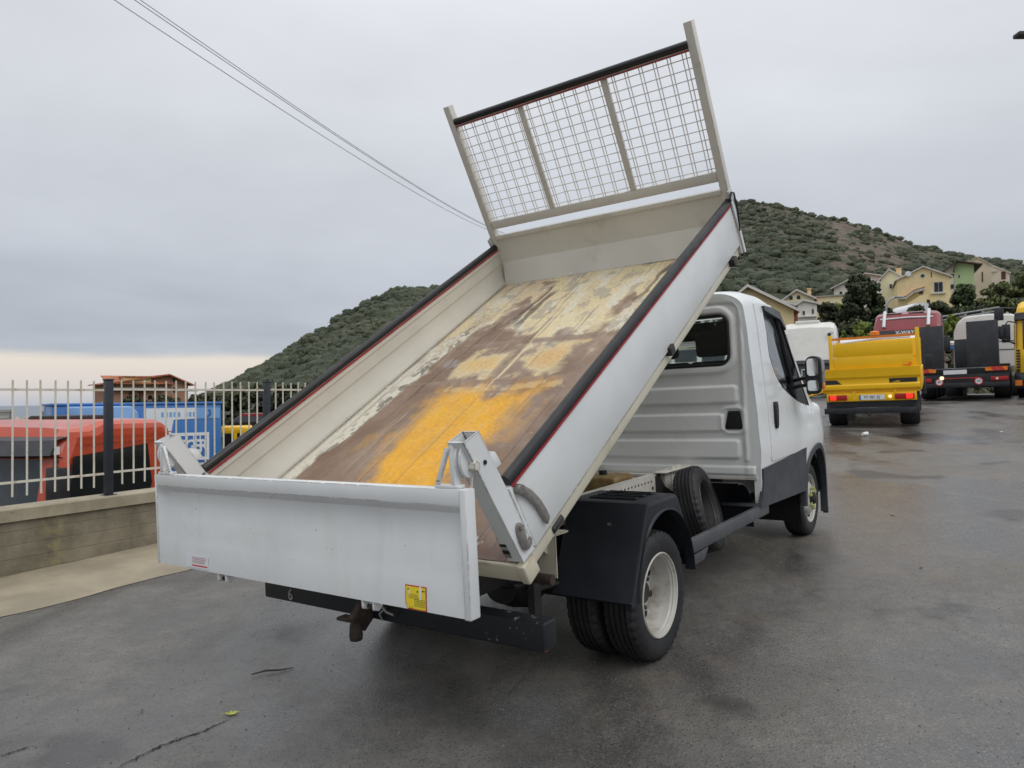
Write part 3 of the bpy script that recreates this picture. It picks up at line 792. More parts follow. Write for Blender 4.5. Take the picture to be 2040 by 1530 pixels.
    cyy = sum(p[0] for p in prof) / len(prof); czz = sum(p[1] for p in prof) / len(prof)
    for dx, k in ((0, .93), (.008, 1.0), (.07, 1.0), (.12, .9), (.15, .6), (.155, .05)):
        rows.append([(2.80 + dx, cyy + (p[0] - cyy) * k, czz + (p[1] - czz) * k) for p in prof + prof[:1]])
    mb.grid(rows); mb.add(rows[0][:-1], [tuple(range(len(rows[0]) - 1))])
    mb.build('mirror_housing', 'black_plastic', arm)
    MB().prism([(s * a, b) for a, b in rrect(1.122, 1.212, 1.495, 1.640, .025)], 2.792, 2.803, 'x').build('mirror_glass', 'mirror_glass', arm, smooth=0)
    MB().prism([(s * a, b) for a, b in rrect(1.122, 1.21, 1.367, 1.455, .02)], 2.792, 2.803, 'x').build('mirror_glass', 'mirror_glass', arm, smooth=0)
    ya, yb = sorted((s * 1.225, s * 1.243)); MB().box(2.82, 2.90, ya, yb, 1.38, 1.62).build('side_cover', 'steel_grey', arm, bevel=.008)
    MB().box(2.82, 2.86, ya + s * .006, yb + s * .006, 1.375, 1.43).build('indicator', 'amber', arm, bevel=.004)
MB().prism(REARWIN, 1.835, 1.841, 'x').build('rear_window', 'window_glass', truck, smooth=0)
# windscreen: sits in the cab's slope
rows = []
for z, hw in ((1.37, .75), (1.6, .73), (1.8, .69), (2.05, .65)):
    xs_ = [x for x in np.arange(2.6, 3.7, .004) if pl(ZT, x) <= z]; x_ = xs_[0]
    rows.append([(x_ - .02 + .0 * y - .10 * (y / .75) ** 2, y, z) for y in np.linspace(-hw, hw, 9)])
mb = MB(); bk = [[(p[0] - .006, p[1], p[2]) for p in r] for r in rows]; mb.grid(rows); mb.grid(bk[::-1])
per = lambda R: R[0] + [q[-1] for q in R[1:-1]] + R[-1][::-1] + [q[0] for q in R[1:-1]][::-1]
pa, pb_ = per(rows), per(bk); mb.grid([pa + pa[:1], pb_ + pb_[:1]])
bmv = mb; mb = MB(); mb.v, mb.f, mb.mi = bmv.v, bmv.f, bmv.mi; ws = mb.build('windscreen', 'window_glass', truck, fixn=False)
_b = bmesh.new(); _b.from_mesh(ws.data); bmesh.ops.remove_doubles(_b, verts=_b.verts, dist=.0005); bmesh.ops.recalc_face_normals(_b, faces=_b.faces); _b.to_mesh(ws.data); _b.free()
# front end
mb = MB(); mb.box(4.40, 4.47, -.45, .45, .82, .94); mb.build('grille', 'black_plastic', truck, bevel=.01)
mb = MB()
rows = []
for y in np.linspace(-.93, .93, 25):
    x = 4.50 - .42 * (abs(y) / .93) ** 3; rows.append([(x - .3, y, .36), (x, y, .36), (x + .01, y, .45), (x, y, .62), (x - .06, y, .66), (x - .3, y, .66)])
mb.grid(rows).build('front_bumper', 'cladding_grey', truck)
for s in (-1, 1):
    mb = MB(); mb.prism([(4.10, .80), (4.37, .78), (4.36, .98), (4.05, 1.02)], s * .60, s * .80, 'y'); mb.build('headlight', 'dull_glass', truck, bevel=.03)
mb = MB(); mb.tube([(4.10, -.55, .60), (4.34, 0, 1.2)], .006); 
# inside: seats, dashboard, steering wheel
for y, wd in ((.52, .25), (-.15, .22), (-.58, .22)):
    mb = MB(); mb.box(2.20, 2.70, y - wd, y + wd, .95, 1.12); mb.prism([(2.14, 1.05), (2.30, 1.05), (2.16, 1.66), (2.04, 1.64)], y - wd, y + wd, 'y')
    st = mb.build('seat', 'interior_dark', truck, bevel=.04, seg=3)
    mb = MB(); mb.prism([(2.02, 1.68), (2.12, 1.70), (2.08, 1.90), (1.99, 1.88)], y - .13, y + .13, 'y'); mb.build('headrest', 'interior_dark', st, bevel=.03, seg=3)
mb = MB(); mb.prism([(3.05, .9), (3.6, .9), (3.5, 1.30), (3.25, 1.36), (3.05, 1.2)], -.85, .85, 'y'); mb.box(1.87, 3.1, -.9, .9, .80, .86); mb.build('dashboard', 'interior_dark', truck, bevel=.03)
mb = MB(); rows = [(.19 * math.cos(2 * math.pi * i / 24), .19 * math.sin(2 * math.pi * i / 24)) for i in range(25)]
mb.tube([(2.95 - b * .35, .5 + a, 1.30 + b * .9) for a, b in rows], .014, 6, cap=False); mb.build('steering_wheel', 'interior_dark', truck)
mb = MB(); mb.box(2.70, 2.74, -.1, .1, 1.93, 2.0); mb.build('inside_mirror', 'black_plastic', truck, bevel=.01)
MB().prism([(2.80, 1.93), (2.865, 1.87), (2.86, 1.72), (2.82, 1.74)], -.835, -.828, 'y')

# ---- ribbed rear wall of the cab
nz_, ny_ = 190, 150
zs = np.linspace(.752, 2.135, nz_); ss_ = np.linspace(-1, 1, ny_)
SS, ZZ = np.meshgrid(ss_, zs, indexing='xy')
Wz = np.array([cabW(1.82, z) for z in zs])[:, None] - .030
rc = .16; topin = np.where(ZZ > 2.135 - rc, rc - np.sqrt(np.maximum(0, rc * rc - (ZZ - (2.135 - rc)) ** 2)), 0)
YY = SS * (Wz - topin)
def sdbox(y, z, y0, y1, z0, z1, r):
    qx = np.abs(y - (y0 + y1) / 2) - (y1 - y0) / 2 + r; qz = np.abs(z - (z0 + z1) / 2) - (z1 - z0) / 2 + r
    return np.hypot(np.maximum(qx, 0), np.maximum(qz, 0)) + np.minimum(np.maximum(qx, qz), 0) - r
def pad(y0, y1, z0, z1, r, ramp=.022): return sst(ramp * .5, -ramp * .5, sdbox(YY, ZZ, y0, y1, z0, z1, r))
hgt = .010 * (1 - pad(-.885, .885, .70, 2.075, .09, .03))
hgt += .016 * pad(-.845, .845, 1.545, 2.06, .14, .03) - .012 * pad(-.81, .81, 1.60, 2.005, .085, .02)
hgt += .018 * (pad(-.845, .845, 1.315, 1.447, .03) + pad(-.725, .725, 1.100, 1.236, .03) + pad(-.845, .845, .893, 1.036, .03))
for s in (-1, 1):
    a, b_ = sorted((s * .895, s * .71)); hgt += .012 * pad(a, b_, 1.075, 1.295, .06, .03) * (1 - .9 * pad(a + .022, b_ - .022, 1.10, 1.268, .04, .015))
    a, b_ = sorted((s * .905, s * .880)); hgt += .010 * pad(a, b_, .875, 2.02, .012, .012)
hgt += .012 * pad(-.955, .955, .772, .834, .008, .010)
Xp = 1.806 - hgt
mask = sdbox(YY, ZZ, -.797, .797, 1.613, 1.992, .075) > -.004
V = np.stack([Xp, YY, ZZ], -1).reshape(-1, 3); Fq = gridfaces(nz_, ny_)
mk = mask.reshape(-1); Fq = Fq[mk[Fq].all(1)]
rp = npmesh('rear_panel', V, Fq, 'panel_white', truck)
mb = MB(); P = [(1.800, y, z) for y, z in rrect(-.797, .797, 1.613, 1.992, .075, 8)]; mb.tube(P + P[:1], .013, 8, cap=False); mb.build('window_seal', 'black_rubber', rp)
for s in (-1, 1):
    v = [(s * a_, b_) for a_, b_ in ((.755, 1.116), (.862, 1.116), (.871, 1.122), (.872, 1.135), (.860, 1.243), (.852, 1.254), (.775, 1.256), (.766, 1.248), (.742, 1.135), (.744, 1.122))]
    MB().prism(v, 1.793, 1.803, 'x').build('air_vent', 'hole_black', rp, bevel=.003)
mb = MB(); mb.box(1.800, 1.815, -.96, .96, .735, .752); mb.build('lower_flange', 'rail_white', rp)

# ---- chassis
mb = MB()
for s in (-1, 1):
    mb.box(-1.18, 3.9, s * .40 - .03, s * .40 + .03, .50, .66)
for x in (-1.1, -.35, .5, 1.35, 2.6): mb.box(x - .03, x + .03, -.38, .38, .53, .64)
mb.build('chassis_frame', 'dark_metal', truck, bevel=.004)
for s in (-1, 1):
    y = s * .42
    mb = MB(); mb.box(-1.15, 1.20, y - .003, y + .003, .70, .835); a, b_ = sorted((y, y - s * .06)); mb.box(-1.15, 1.20, a, b_, .829, .835); mb.box(-1.15, 1.2, a, b_, .70, .706)
    sr = mb.build('subframe_rail', 'rail_white', truck)
    for k in range(22):
        if k == 0: h0 = MB().lathe([(.001, -.005), (.0085, -.005), (.0085, .005), (.001, .005)], 8, 'y').build('bolt_hole', 'hole_black', sr, Matrix.Translation((.02, y, .795)))
        else: link('bolt_hole', h0.data, sr, Matrix.Translation((.02 + .052 * k, y, .795)))
    for x in (.3, 1.13): link('bolt_hole', h0.data, sr, Matrix.Translation((x, y, .745)) @ Matrix.Diagonal((1.6, 1, 1.6, 1)))
    mb = MB(); mb.box(1.32, 1.78, y - .02, y + .02, .70, .835); mb.box(1.25, 1.80, y - .055, y + .055, .836, .842); mb.build('rail_extension', 'rail_white', truck, bevel=.004)
    mb = MB(); mb.box(1.42, 1.60, y + s * .022, y + s * .028, .66, .87); pb = mb.build('bracket_plate', 'rail_white', truck)
    for k in range(4): link('bolt_hole', h0.data, pb, Matrix.Translation((1.45 + .04 * k, y + s * .026, .815)))
    mb = MB(); mb.prism([(1.18, .83), (1.28, .74), (1.42, .68), (1.42, .60), (1.18, .60)], y - .035, y + .035, 'y'); mb.build('gusset', 'dark_metal', truck)
    # leaf springs and brackets
    mb = MB()
    for k in range(4):
        mb.tube([(-.75 + .12 * k, s * .52, .52 - .02 * k), (-.3, s * .52, .43 - .018 * k), (0, s * .52, .40 - .018 * k), (.3, s * .52, .43 - .018 * k), (.75 - .12 * k, s * .52, .52 - .02 * k)], .012, 6)
    mb.build('leaf_spring', 'dark_metal', truck)
mb = MB(); mb.box(1.24, 1.33, -.36, -.40, .70, .825); mb.build('rusty_spacer', 'rust', truck)
mb = MB(); mb.lathe([(.001, -.62), (.07, -.62), (.07, -.2), (.16, -.12), (.175, 0), (.16, .12), (.07, .2), (.07, .62), (.001, .62)], 24, 'y', c=(0, 0, .33)); mb.lathe([(.001, -.16), (.12, -.14), (.15, -.05), (.15, .1), (.001, .1)], 24, 'x', c=(-.02, 0, .33))
mb.build('rear_axle', 'dark_metal', truck)
mb = MB(); mb.tube([(-.94, -.88, .64), (-.94, .88, .64)], .024, 12); mb.build('pivot_shaft', 'rust', truck)
mb = MB(); mb.tube([(-.62, -.55, .47), (-.62, .6, .47)], .013, 8); mb.tube([(-.62, -.55, .47), (.1, -.55, .42)], .013, 8); mb.box(-.66, -.60, -.585, -.545, .28, .56); mb.build('anti_roll_bar', 'dark_metal', truck)
mb = MB(); mb.tube([(.1, 0, .42), (2.2, 0, .5)], .035, 12); mb.build('drive_shaft', 'dark_metal', truck)
mb = MB(); mb.tube([(2.6, .32, .42), (.7, .36, .42), (.45, .5, .52), (-.45, .52, .56), (-.8, .5, .5)], .035, 10); mb.build('exhaust_pipe', 'rust', truck)
mb = MB(); mb.box(.85, 1.15, -.27, .10, .66, .85); tk = mb.build('hydraulic_tank', 'tank_tan', truck, bevel=.025, seg=3)
mb = MB(); mb.lathe([(.001, 0), (.03, 0), (.03, .03), (.001, .03)], 12, 'z', c=(1.0, -.1, .85)); mb.build('filler_cap', 'black_plastic', tk)
mb = MB(); mb.tube([(.95, .05, .86), (.9, .1, .92), (.8, .1, .93), (.7, .05, .84)], .012, 8); mb.build('hose', 'black_plastic', tk)
mb = MB(); mb.box(1.62, 1.80, -.40, .85, .70, .735); mb.box(1.40, 1.44, -.4, .4, .78, .81); mb.build('cross_member', 'rail_white', truck, bevel=.003)
mb = MB(); mb.box(.4, 1.3, .5, .95, .30, .62); mb.build('fuel_tank', 'black_plastic', truck, bevel=.04, seg=3)
# telescopic ram
mb = MB(); mb.tube([(.72, 0, .62), (.55, 0, 1.05)], .075, 20); mb.tube([(.55, 0, 1.05), (.40, 0, 1.42)], .06, 20); mb.tube([(.40, 0, 1.42), (.34, 0, 1.56)], .045, 20); mb.build('tipping_ram', 'dark_metal', truck)

# rear twin-wheel mudguards
for s in (-1, 1):
    prof = [(-.415, .405), (-.395, .44), (-.205, .835), (-.185, .862), (-.16, .870), (.165, .870), (.195, .860), (.222, .835), (.40, .50), (.415, .43)]
    y0, y1 = s * .53, s * 1.0
    mb = MB(); rows = []
    for k, (x, z) in enumerate(prof):
        rows.append([(x, y0, z), (x, y1 - s * .02, z), (x * .995, y1 - s * .006, z - .004), (x * .99, y1, z - .02)])
    mb.grid(rows)
    inner = [(x * .97, z - .012) for x, z in prof]
    mb.grid([[(x, y0, z), (x, y1 - s * .012, z)] for x, z in inner][::-1])
    # skirt with the wheel arch
    arch = []
    for k, (x, z) in enumerate(prof):
        pass
    def outer_at(t_):
        d = [0]
        for a, b_ in zip(prof, prof[1:]): d.append(d[-1] + math.hypot(b_[0] - a[0], b_[1] - a[1]))
        q = t_ * d[-1]
        for i in range(len(prof) - 1):
            if q <= d[i + 1] + 1e-9:
                u = (q - d[i]) / (d[i + 1] - d[i]); return (prof[i][0] + (prof[i + 1][0] - prof[i][0]) * u, prof[i][1] + (prof[i + 1][1] - prof[i][1]) * u)
    rows = []
    for i in range(49):
        t_ = i / 48; x, z = outer_at(t_); a = math.pi * (1.015 - 1.03 * t_)
        ax_, az_ = .018 + .365 * math.cos(a), .415 + .385 * math.sin(a)
        m_ = lambda k: (x * .99 + (ax_ - x * .99) * k, (z - .02) + (az_ - z + .02) * k)
        p1 = m_(.0); p2 = m_(.80); p3 = m_(.9); p4 = m_(1.0)
        rows.append([(p1[0], y1, p1[1]), (p2[0], y1, p2[1]), (p3[0], y1 + s * .010, p3[1]), (p4[0], y1 + s * .010, p4[1]), (p4[0], y1 - s * .05, p4[1])])
    mb.grid(rows)
    mg = mb.build('mudguard', 'black_plastic', truck, smooth=28)
    mb = MB()
    for k in range(3):
        x = -.10 + .10 * k; ya, yb = sorted((s * .62, s * .90)); 
        mb.box(x - .028, x + .028, ya, yb, .871, .8735)
        mb.box(x - .028, x - .018, ya, yb, .8735, .879); mb.box(x + .018, x + .028, ya, yb, .8735, .879); mb.box(x - .028, x + .028, yb - .012 if s > 0 else ya, yb if s > 0 else ya + .012, .8735, .879)
    mb.build('pressed_ribs', 'black_plastic', mg)
    mb = MB(); mb.lathe([(.001, 0), (.012, 0), (.009, .006), (.001, .007)], 12, 'x', c=(-.245, s * .80, .755)); mb.build('mudguard_bolt', 'steel_grey', mg)
    # side guard beam
    ya, yb = sorted((s * .985, s * .945))
    mb = MB(); mb.prism([(.40, .475), (.40, .56), (1.98, .545), (1.98, .46)], ya, yb, 'y'); mb.prism([(.40, .46), (.46, .40), (.62, .40), (.70, .47)], ya + .004, yb - .004, 'y'); sg = mb.build('side_guard', 'guard_grey', truck, bevel=.008)
    mb = MB()
    for x in (.55, 1.9): a, b_ = sorted((s * .43, s * .95)); mb.box(x - .02, x + .02, a, b_, .50, .53)
    mb.build('guard_bracket', 'dark_metal', sg)
    # curved splash flap ahead of the side guard
    mb = MB(); rows = []
    for i in range(13):
        a = rad(95 - i * 9); rows.append([(1.58 + .28 * math.cos(a) , s * .60, .44 + .30 * math.sin(a)), (1.58 + .28 * math.cos(a), s * .90, .44 + .30 * math.sin(a)), (1.565 + .28 * math.cos(a), s * .905, .43 + .30 * math.sin(a))])
    mb.grid(rows).build('splash_flap', 'black_plastic', truck)
    # body support bracket above the chassis
    mb = MB(); ya, yb = sorted((s * .70, s * .80)); mb.box(-.78, -.772, ya, yb, .60, .80); mb.box(-.90, -.66, ya, yb, .795, .803); mb.prism([(-.90, .795), (-.772, .795), (-.772, .70)], s * .75 - .004, s * .75 + .004, 'y'); mb.build('body_bracket', 'cream_paint', truck)
    mb = MB(); ya, yb = sorted((s * .44, s * .70)); mb.box(-.80, -.74, ya, yb, .58, .62); mb.box(-.86, -.74, ya, yb, .70, .78); mb.build('lamp_carrier', 'dark_metal', truck, bevel=.004)

# under-run bar with worn paint, tow hitch
t = NT('worn_black'); co = t.coord()
wn = t.noise(16, 6, .7, vec=co); xx = t.nd('ShaderNodeSeparateXYZ'); t.l.new(co, xx.inputs[0])
endm = t.rng(t.math('MULTIPLY', xx.outputs[1], -1.0), .45, .95, .0, 1)
c = t.mix(t.math('MULTIPLY', t.rng(wn, .62, .66), endm), (.014, .016, .019), (.38, .37, .34))
c = t.mix(t.math('MULTIPLY', t.rng(t.noise(6, 4, vec=co, off=(2, 2, 2)), .6, .68), t.math('MULTIPLY', t.rng(xx.outputs[2], .42, .39), endm)), c, (.22, .09, .05)); t.out(c, .45, Specular_IOR_Level=.3)
mb = MB(); mb.box(-1.126, -1.03, -.946, .946, .385, .51); ub = mb.build('underrun_bar', 'worn_black', truck, bevel=.010, seg=3)
text('bar_mark', '6', .085, 'steel_grey', ub, frame((-1.1275, .715, .425), (0, -1, 0), (0, 0, 1)), bold=.002)
mb = MB()
for s in (-1, 1): mb.box(-1.04, -.95, s * .40 - .02, s * .40 + .02, .40, .62)
mb.build('bar_bracket', 'dark_metal', truck)
mb = MB(); mb.prism([(-1.26, .42), (-1.22, .37), (-1.18, .34), (-1.08, .42), (-1.06, .50), (-1.2, .48)], .072, .108, 'y')
mb.lathe([(.001, .305), (.030, .308), (.033, .33), (.029, .38), (.020, .40), (.020, .44), (.001, .44)], 16, 'z', c=(-1.225, .09, 0))
mb.box(-1.25, -1.19, .07, .20, .395, .412)
mb.build('tow_hitch', 'rust', truck, bevel=.004)
mb = MB(); mb.tube([(-1.14, -.03, .455), (-1.17, -.05, .47), (-1.18, -.08, .455), (-1.16, -.10, .44), (-1.14, -.09, .43)], .007, 6); mb.tube([(-1.15, -.02, .40), (-1.16, -.01, .43), (-1.14, -.03, .455)], .005, 6); mb.build('safety_chain', 'steel_grey', truck)

# ---- the tipped load bed (bed coordinates: x along the floor from the hinge, z off the floor)
TH = .520
BM = Matrix.Translation((-1.2651, 0, .8642)) @ Matrix(((math.cos(TH), 0, -math.sin(TH), 0), (0, 1, 0, 0), (math.sin(TH), 0, math.cos(TH), 0), (0, 0, 0, 1)))
BMW = TR @ BM
# floor plate with worn paint, rust and yellow dust (albedo painted per vertex)
t = NT('bed_floor'); co = t.coord()
fa = t.nd('ShaderNodeAttribute', attribute_name='paint')
c = t.mix(t.rng(t.noise(40, 5, .7, vec=co), .35, .65, 0, .22), fa.outputs['Color'], (.10, .065, .05))
c = t.mix(t.rng(t.noise(14, 6, .7, vec=co, off=(1, 3, 3)), .66, .70, 0, .5), c, (.50, .42, .26))
t.bump(t.math('ADD', t.noise(30, 5, .6, vec=co), t.noise(7, 4, .5, vec=co, off=(4, 1, 1))), .22, .008)
t.out(c, t.rng(t.noise(9, 4, vec=co), .3, .7, .42, .72))
nu, nv = 420, 260
uu = np.linspace(-.095, 3.20, nu); vv = np.linspace(-.985, .985, nv)
U, Vv = np.meshgrid(uu, vv, indexing='ij')
def F_(su, sv, o=5, ox=0, oy=0, g=.55): return fbm(U * su + ox, Vv * sv + oy, o, g)
brown = np.array([.205, .132, .088]); brown2 = np.array([.275, .192, .138]); cream = np.array([.74, .62, .37]); pale = np.array([.70, .67, .56]); tan_ = np.array([.50, .38, .26]); yel_ = np.array([.78, .385, .010]); grey_ = np.array([.38, .38, .37]); dark = np.array([.055, .035, .028])
def lay(C, m, colr): return C * (1 - m[..., None]) + colr * m[..., None]
C = np.ones(U.shape + (3,)) * brown
C = lay(C, sst(.35, .65, F_(2.2, 3.5)), brown2)
wig = F_(5, 7, 5, 3, 8) - .5; wig2 = F_(14, 18, 4, 9, 2) - .5
C = lay(C, sst(.62, .72, F_(3, 5, 5, 20, 4)) * sst(.8, 1.8, U) * .5, grey_)
# cream: left strip, wide towards the front
edge = .835 - .05 * sst(.2, 1.2, U) - .09 * sst(1.7, 2.3, U) - .10 * sst(2.3, 2.7, U)
C = lay(C, sst(-.02, .02, Vv - edge + wig * .14 + wig2 * .05), pale)
C = lay(C, sst(-.02, .02, Vv - edge + wig * .14 + wig2 * .05) * sst(.53, .58, F_(22, 30, 4, 1, 1)) * sst(.93, .80, Vv), np.array([.20, .19, .16]))
front = 1.95 + .35 * sst(.1, .5, Vv) + .45 * sst(.35, .2, Vv) * 0
amt = U - front + wig * 1.6 + .5 * wig2 + .25 * sst(-.2, .1, Vv) * sst(.35, .05, Vv)
amt = amt - .55 * sst(.18, .0, np.abs(Vv - .50 + .03 * np.sin(U * 5))) * sst(3.15, 2.95, U)           # brown streak down the left
amt = amt - .65 * sst(.12, .0, np.abs(Vv + .46 + .10 * (U - 2.6))) * sst(3.1, 2.8, U)                   # and the right
amt = amt - .35 * sst(.60, .85, -Vv)
fm = sst(-.06, .10, amt)
C = lay(C, sst(-.42, .05, amt) * .55, tan_); C = lay(C, sst(-.22, -.02, amt) * .35 * sst(.45, .6, F_(5, 8, 5, 2, 9)), grey_)
C = lay(C, fm * .95, cream); C = lay(C, fm * sst(.5, .62, F_(3, 5, 6, 33, 12)) * .55, tan_ * 1.15); C = lay(C, fm * sst(.45, .7, F_(4, 9, 5, 7, 31)) * .8, pale)
C = lay(C, fm * sst(.57, .64, F_(9, 12, 5, 41, 3)) * .65, np.array([.36, .33, .27]))
# patches between the cross members
def patch(u0, u1, y0, y1, colr, soft=.05, k=1.0):
    global C
    d = np.minimum(np.minimum(U - u0, u1 - U), np.minimum(Vv - y0, y1 - Vv)) + wig * .34 + wig2 * .16
    C = lay(C, sst(-soft * .3, soft, d) * k, colr)
stk0 = fbm(U * 14 + 9, Vv * 2.2, 4) - .5
wig = wig + stk0 * .5
patch(1.42, 1.86, .06, .50, cream, .10, .75); patch(1.42, 1.88, -.36, .0, cream, .10, .75); patch(1.96, 2.3, -.42, .02, cream, .1, .6)
patch(1.52, 1.80, .14, .44, np.array([.66, .42, .13]), .16, .75); patch(1.52, 1.82, -.32, -.06, np.array([.62, .36, .11]), .16, .75)
patch(1.28, 1.36, -.5, .45, cream, .05, .45); patch(1.5, 2.4, -.75, -.62, cream, .06, .5)
wig = wig - stk0 * .5
# the welded cross members rub through
for uc, ww in ((1.91, .035), (1.385, .028), (2.55, .0)):
    if ww: C = lay(C, sst(ww + .02, ww - .015, np.abs(U - uc + wig * .05)) * sst(.62, .5, np.abs(Vv - .02) + wig * .2) * .85, brown2)
C = lay(C, sst(.016, .006, np.abs(Vv - .045 + .006 * np.sin(U * 9))) * sst(1.0, 1.5, U + wig) * .8, cream)
C = lay(C, sst(.055, .03, np.abs(Vv - .10)) * sst(1.3, 1.5, U) * sst(2.05, 1.9, U) * .6, brown)
# long scratches / wet runs at the left front
for yc, u0, u1, w_ in ((.44, 2.15, 3.0, .016), (.36, 2.1, 2.85, .030), (.62, 1.1, 2.4, .006), (-.52, 2.3, 3.1, .02)):
    C = lay(C, sst(w_ + .008, w_ - .004, np.abs(Vv - yc + wig * .10 + .05 * (U - u0))) * sst(u0, u0 + .2, U) * sst(u1, u1 - .15, U) * .75, dark)
# yellow dust heap
lft = np.interp(uu, [0, .36, .53, .73, .94, 1.19, 1.4], [.16, .25, .32, .375, .40, .40, .34])[:, None]; rgt = np.interp(uu, [0, .39, .55, .73, .92, 1.2, 1.4], [-.27, -.30, -.31, -.30, -.32, -.38, -.34])[:, None]
d = np.minimum(np.minimum(lft - Vv, Vv - rgt), np.minimum((1.27 - U) * .9, (U - .02) * .5)) + wig * .16 + wig2 * .05
d = d - .16 * sst(.16, .0, np.abs(U - 1.22)) * sst(.10, .0, np.abs(Vv + .04))
stk = fbm(U * 1.6 + 3, Vv * 16 + 5, 4) - .5
d = d + stk * .10
dust = sst(-.04, .13, d + .02)
C = lay(C, dust * (.86 + .14 * sst(.35, .6, F_(6, 9, 5, 13, 5))), yel_); C = lay(C, dust * sst(.52, .7, F_(4, 5, 4, 3, 77)) * .35, np.array([.76, .43, .03]))
C = lay(C, sst(-.20, .0, d) * (1 - dust) * .35 * sst(.45, .6, F_(9, 12, 4, 2, 2)), yel_)
patch(.62, .78, .52, .62, np.array([.42, .24, .05]), .05, .5)
C = lay(C, sst(.010, .003, np.abs(Vv - .045)) * dust * .5, np.array([.40, .22, .03]))
# scratches along the load direction
scn = fbm(U * 1.1 + 5, Vv * 75, 3); C = lay(C, sst(.70, .76, scn) * sst(.45, .6, F_(1.5, 3, 3, 8, 8)) * .45, np.array([.50, .42, .30]))
scn = fbm(U * .9 + 31, Vv * 60 + 9, 3); C = lay(C, sst(.72, .77, scn) * .5 * (1 - dust), dark * 1.5)
C = lay(C, sst(.945, .975, Vv + wig * .02) * .55, dark * 2)
# rim grime, bare rear lip
C = lay(C, sst(3.11, 3.165, U + wig * .16) * .9, dark * 1.2); C = lay(C, sst(.05, -.06, U + wig * .12) * .7, np.array([.12, .06, .045]))
C = lay(C, sst(.70, .74, F_(11, 11, 4, 61, 8)) * sst(.5, 0, U) * .9, np.array([.55, .55, .52]))
Wd = .010 * (fbm(U * 1.9, Vv * 2.3, 3) - .5) + .003 * (fbm(U * 6, Vv * 7, 3) - .5)
Wd += .006 * sst(.03, .0, np.abs(U - 1.91)) + .006 * sst(.03, .0, np.abs(U - 1.385)) + .004 * sst(.02, 0, np.abs(Vv - .045))
floor_ = npmesh('bed_floor', np.stack([U, Vv, Wd], -1).reshape(-1, 3), gridfaces(nu, nv), 'bed_floor', truck, attr={'paint': C.reshape(-1, 3)})
floor_.matrix_basis = BM
mb = MB(); mb.box(-.095, 3.18, -.985, .985, -.022, -.008)
for y in (-1.0, .96): mb.box(-.08, 3.17, y, y + .04, -.075, -.022)
for y in (-.44, .36): mb.box(.0, 3.1, y, y + .08, -.17, -.022)
for k in range(8): mb.box(.15 + .42 * k, .21 + .42 * k, -.96, .96, -.085, -.022)
ff = mb.build('bed_frame', 'cream_paint', truck, BM, bevel=.004)
mb = MB(); mb.box(-.112, -.096, -1.0, 1.0, -.088, -.003); mb.prism([(-.112, -.088), (-.02, -.10), (-.02, -.075), (-.096, -.06)], -1.0, 1.0, 'y')
for y in (-1.025, .985): mb.box(-.118, -.03, y, y + .04, -.092, -.002)
mb.build('rear_lip', 'lip_paint', ff, bevel=.008, seg=3)

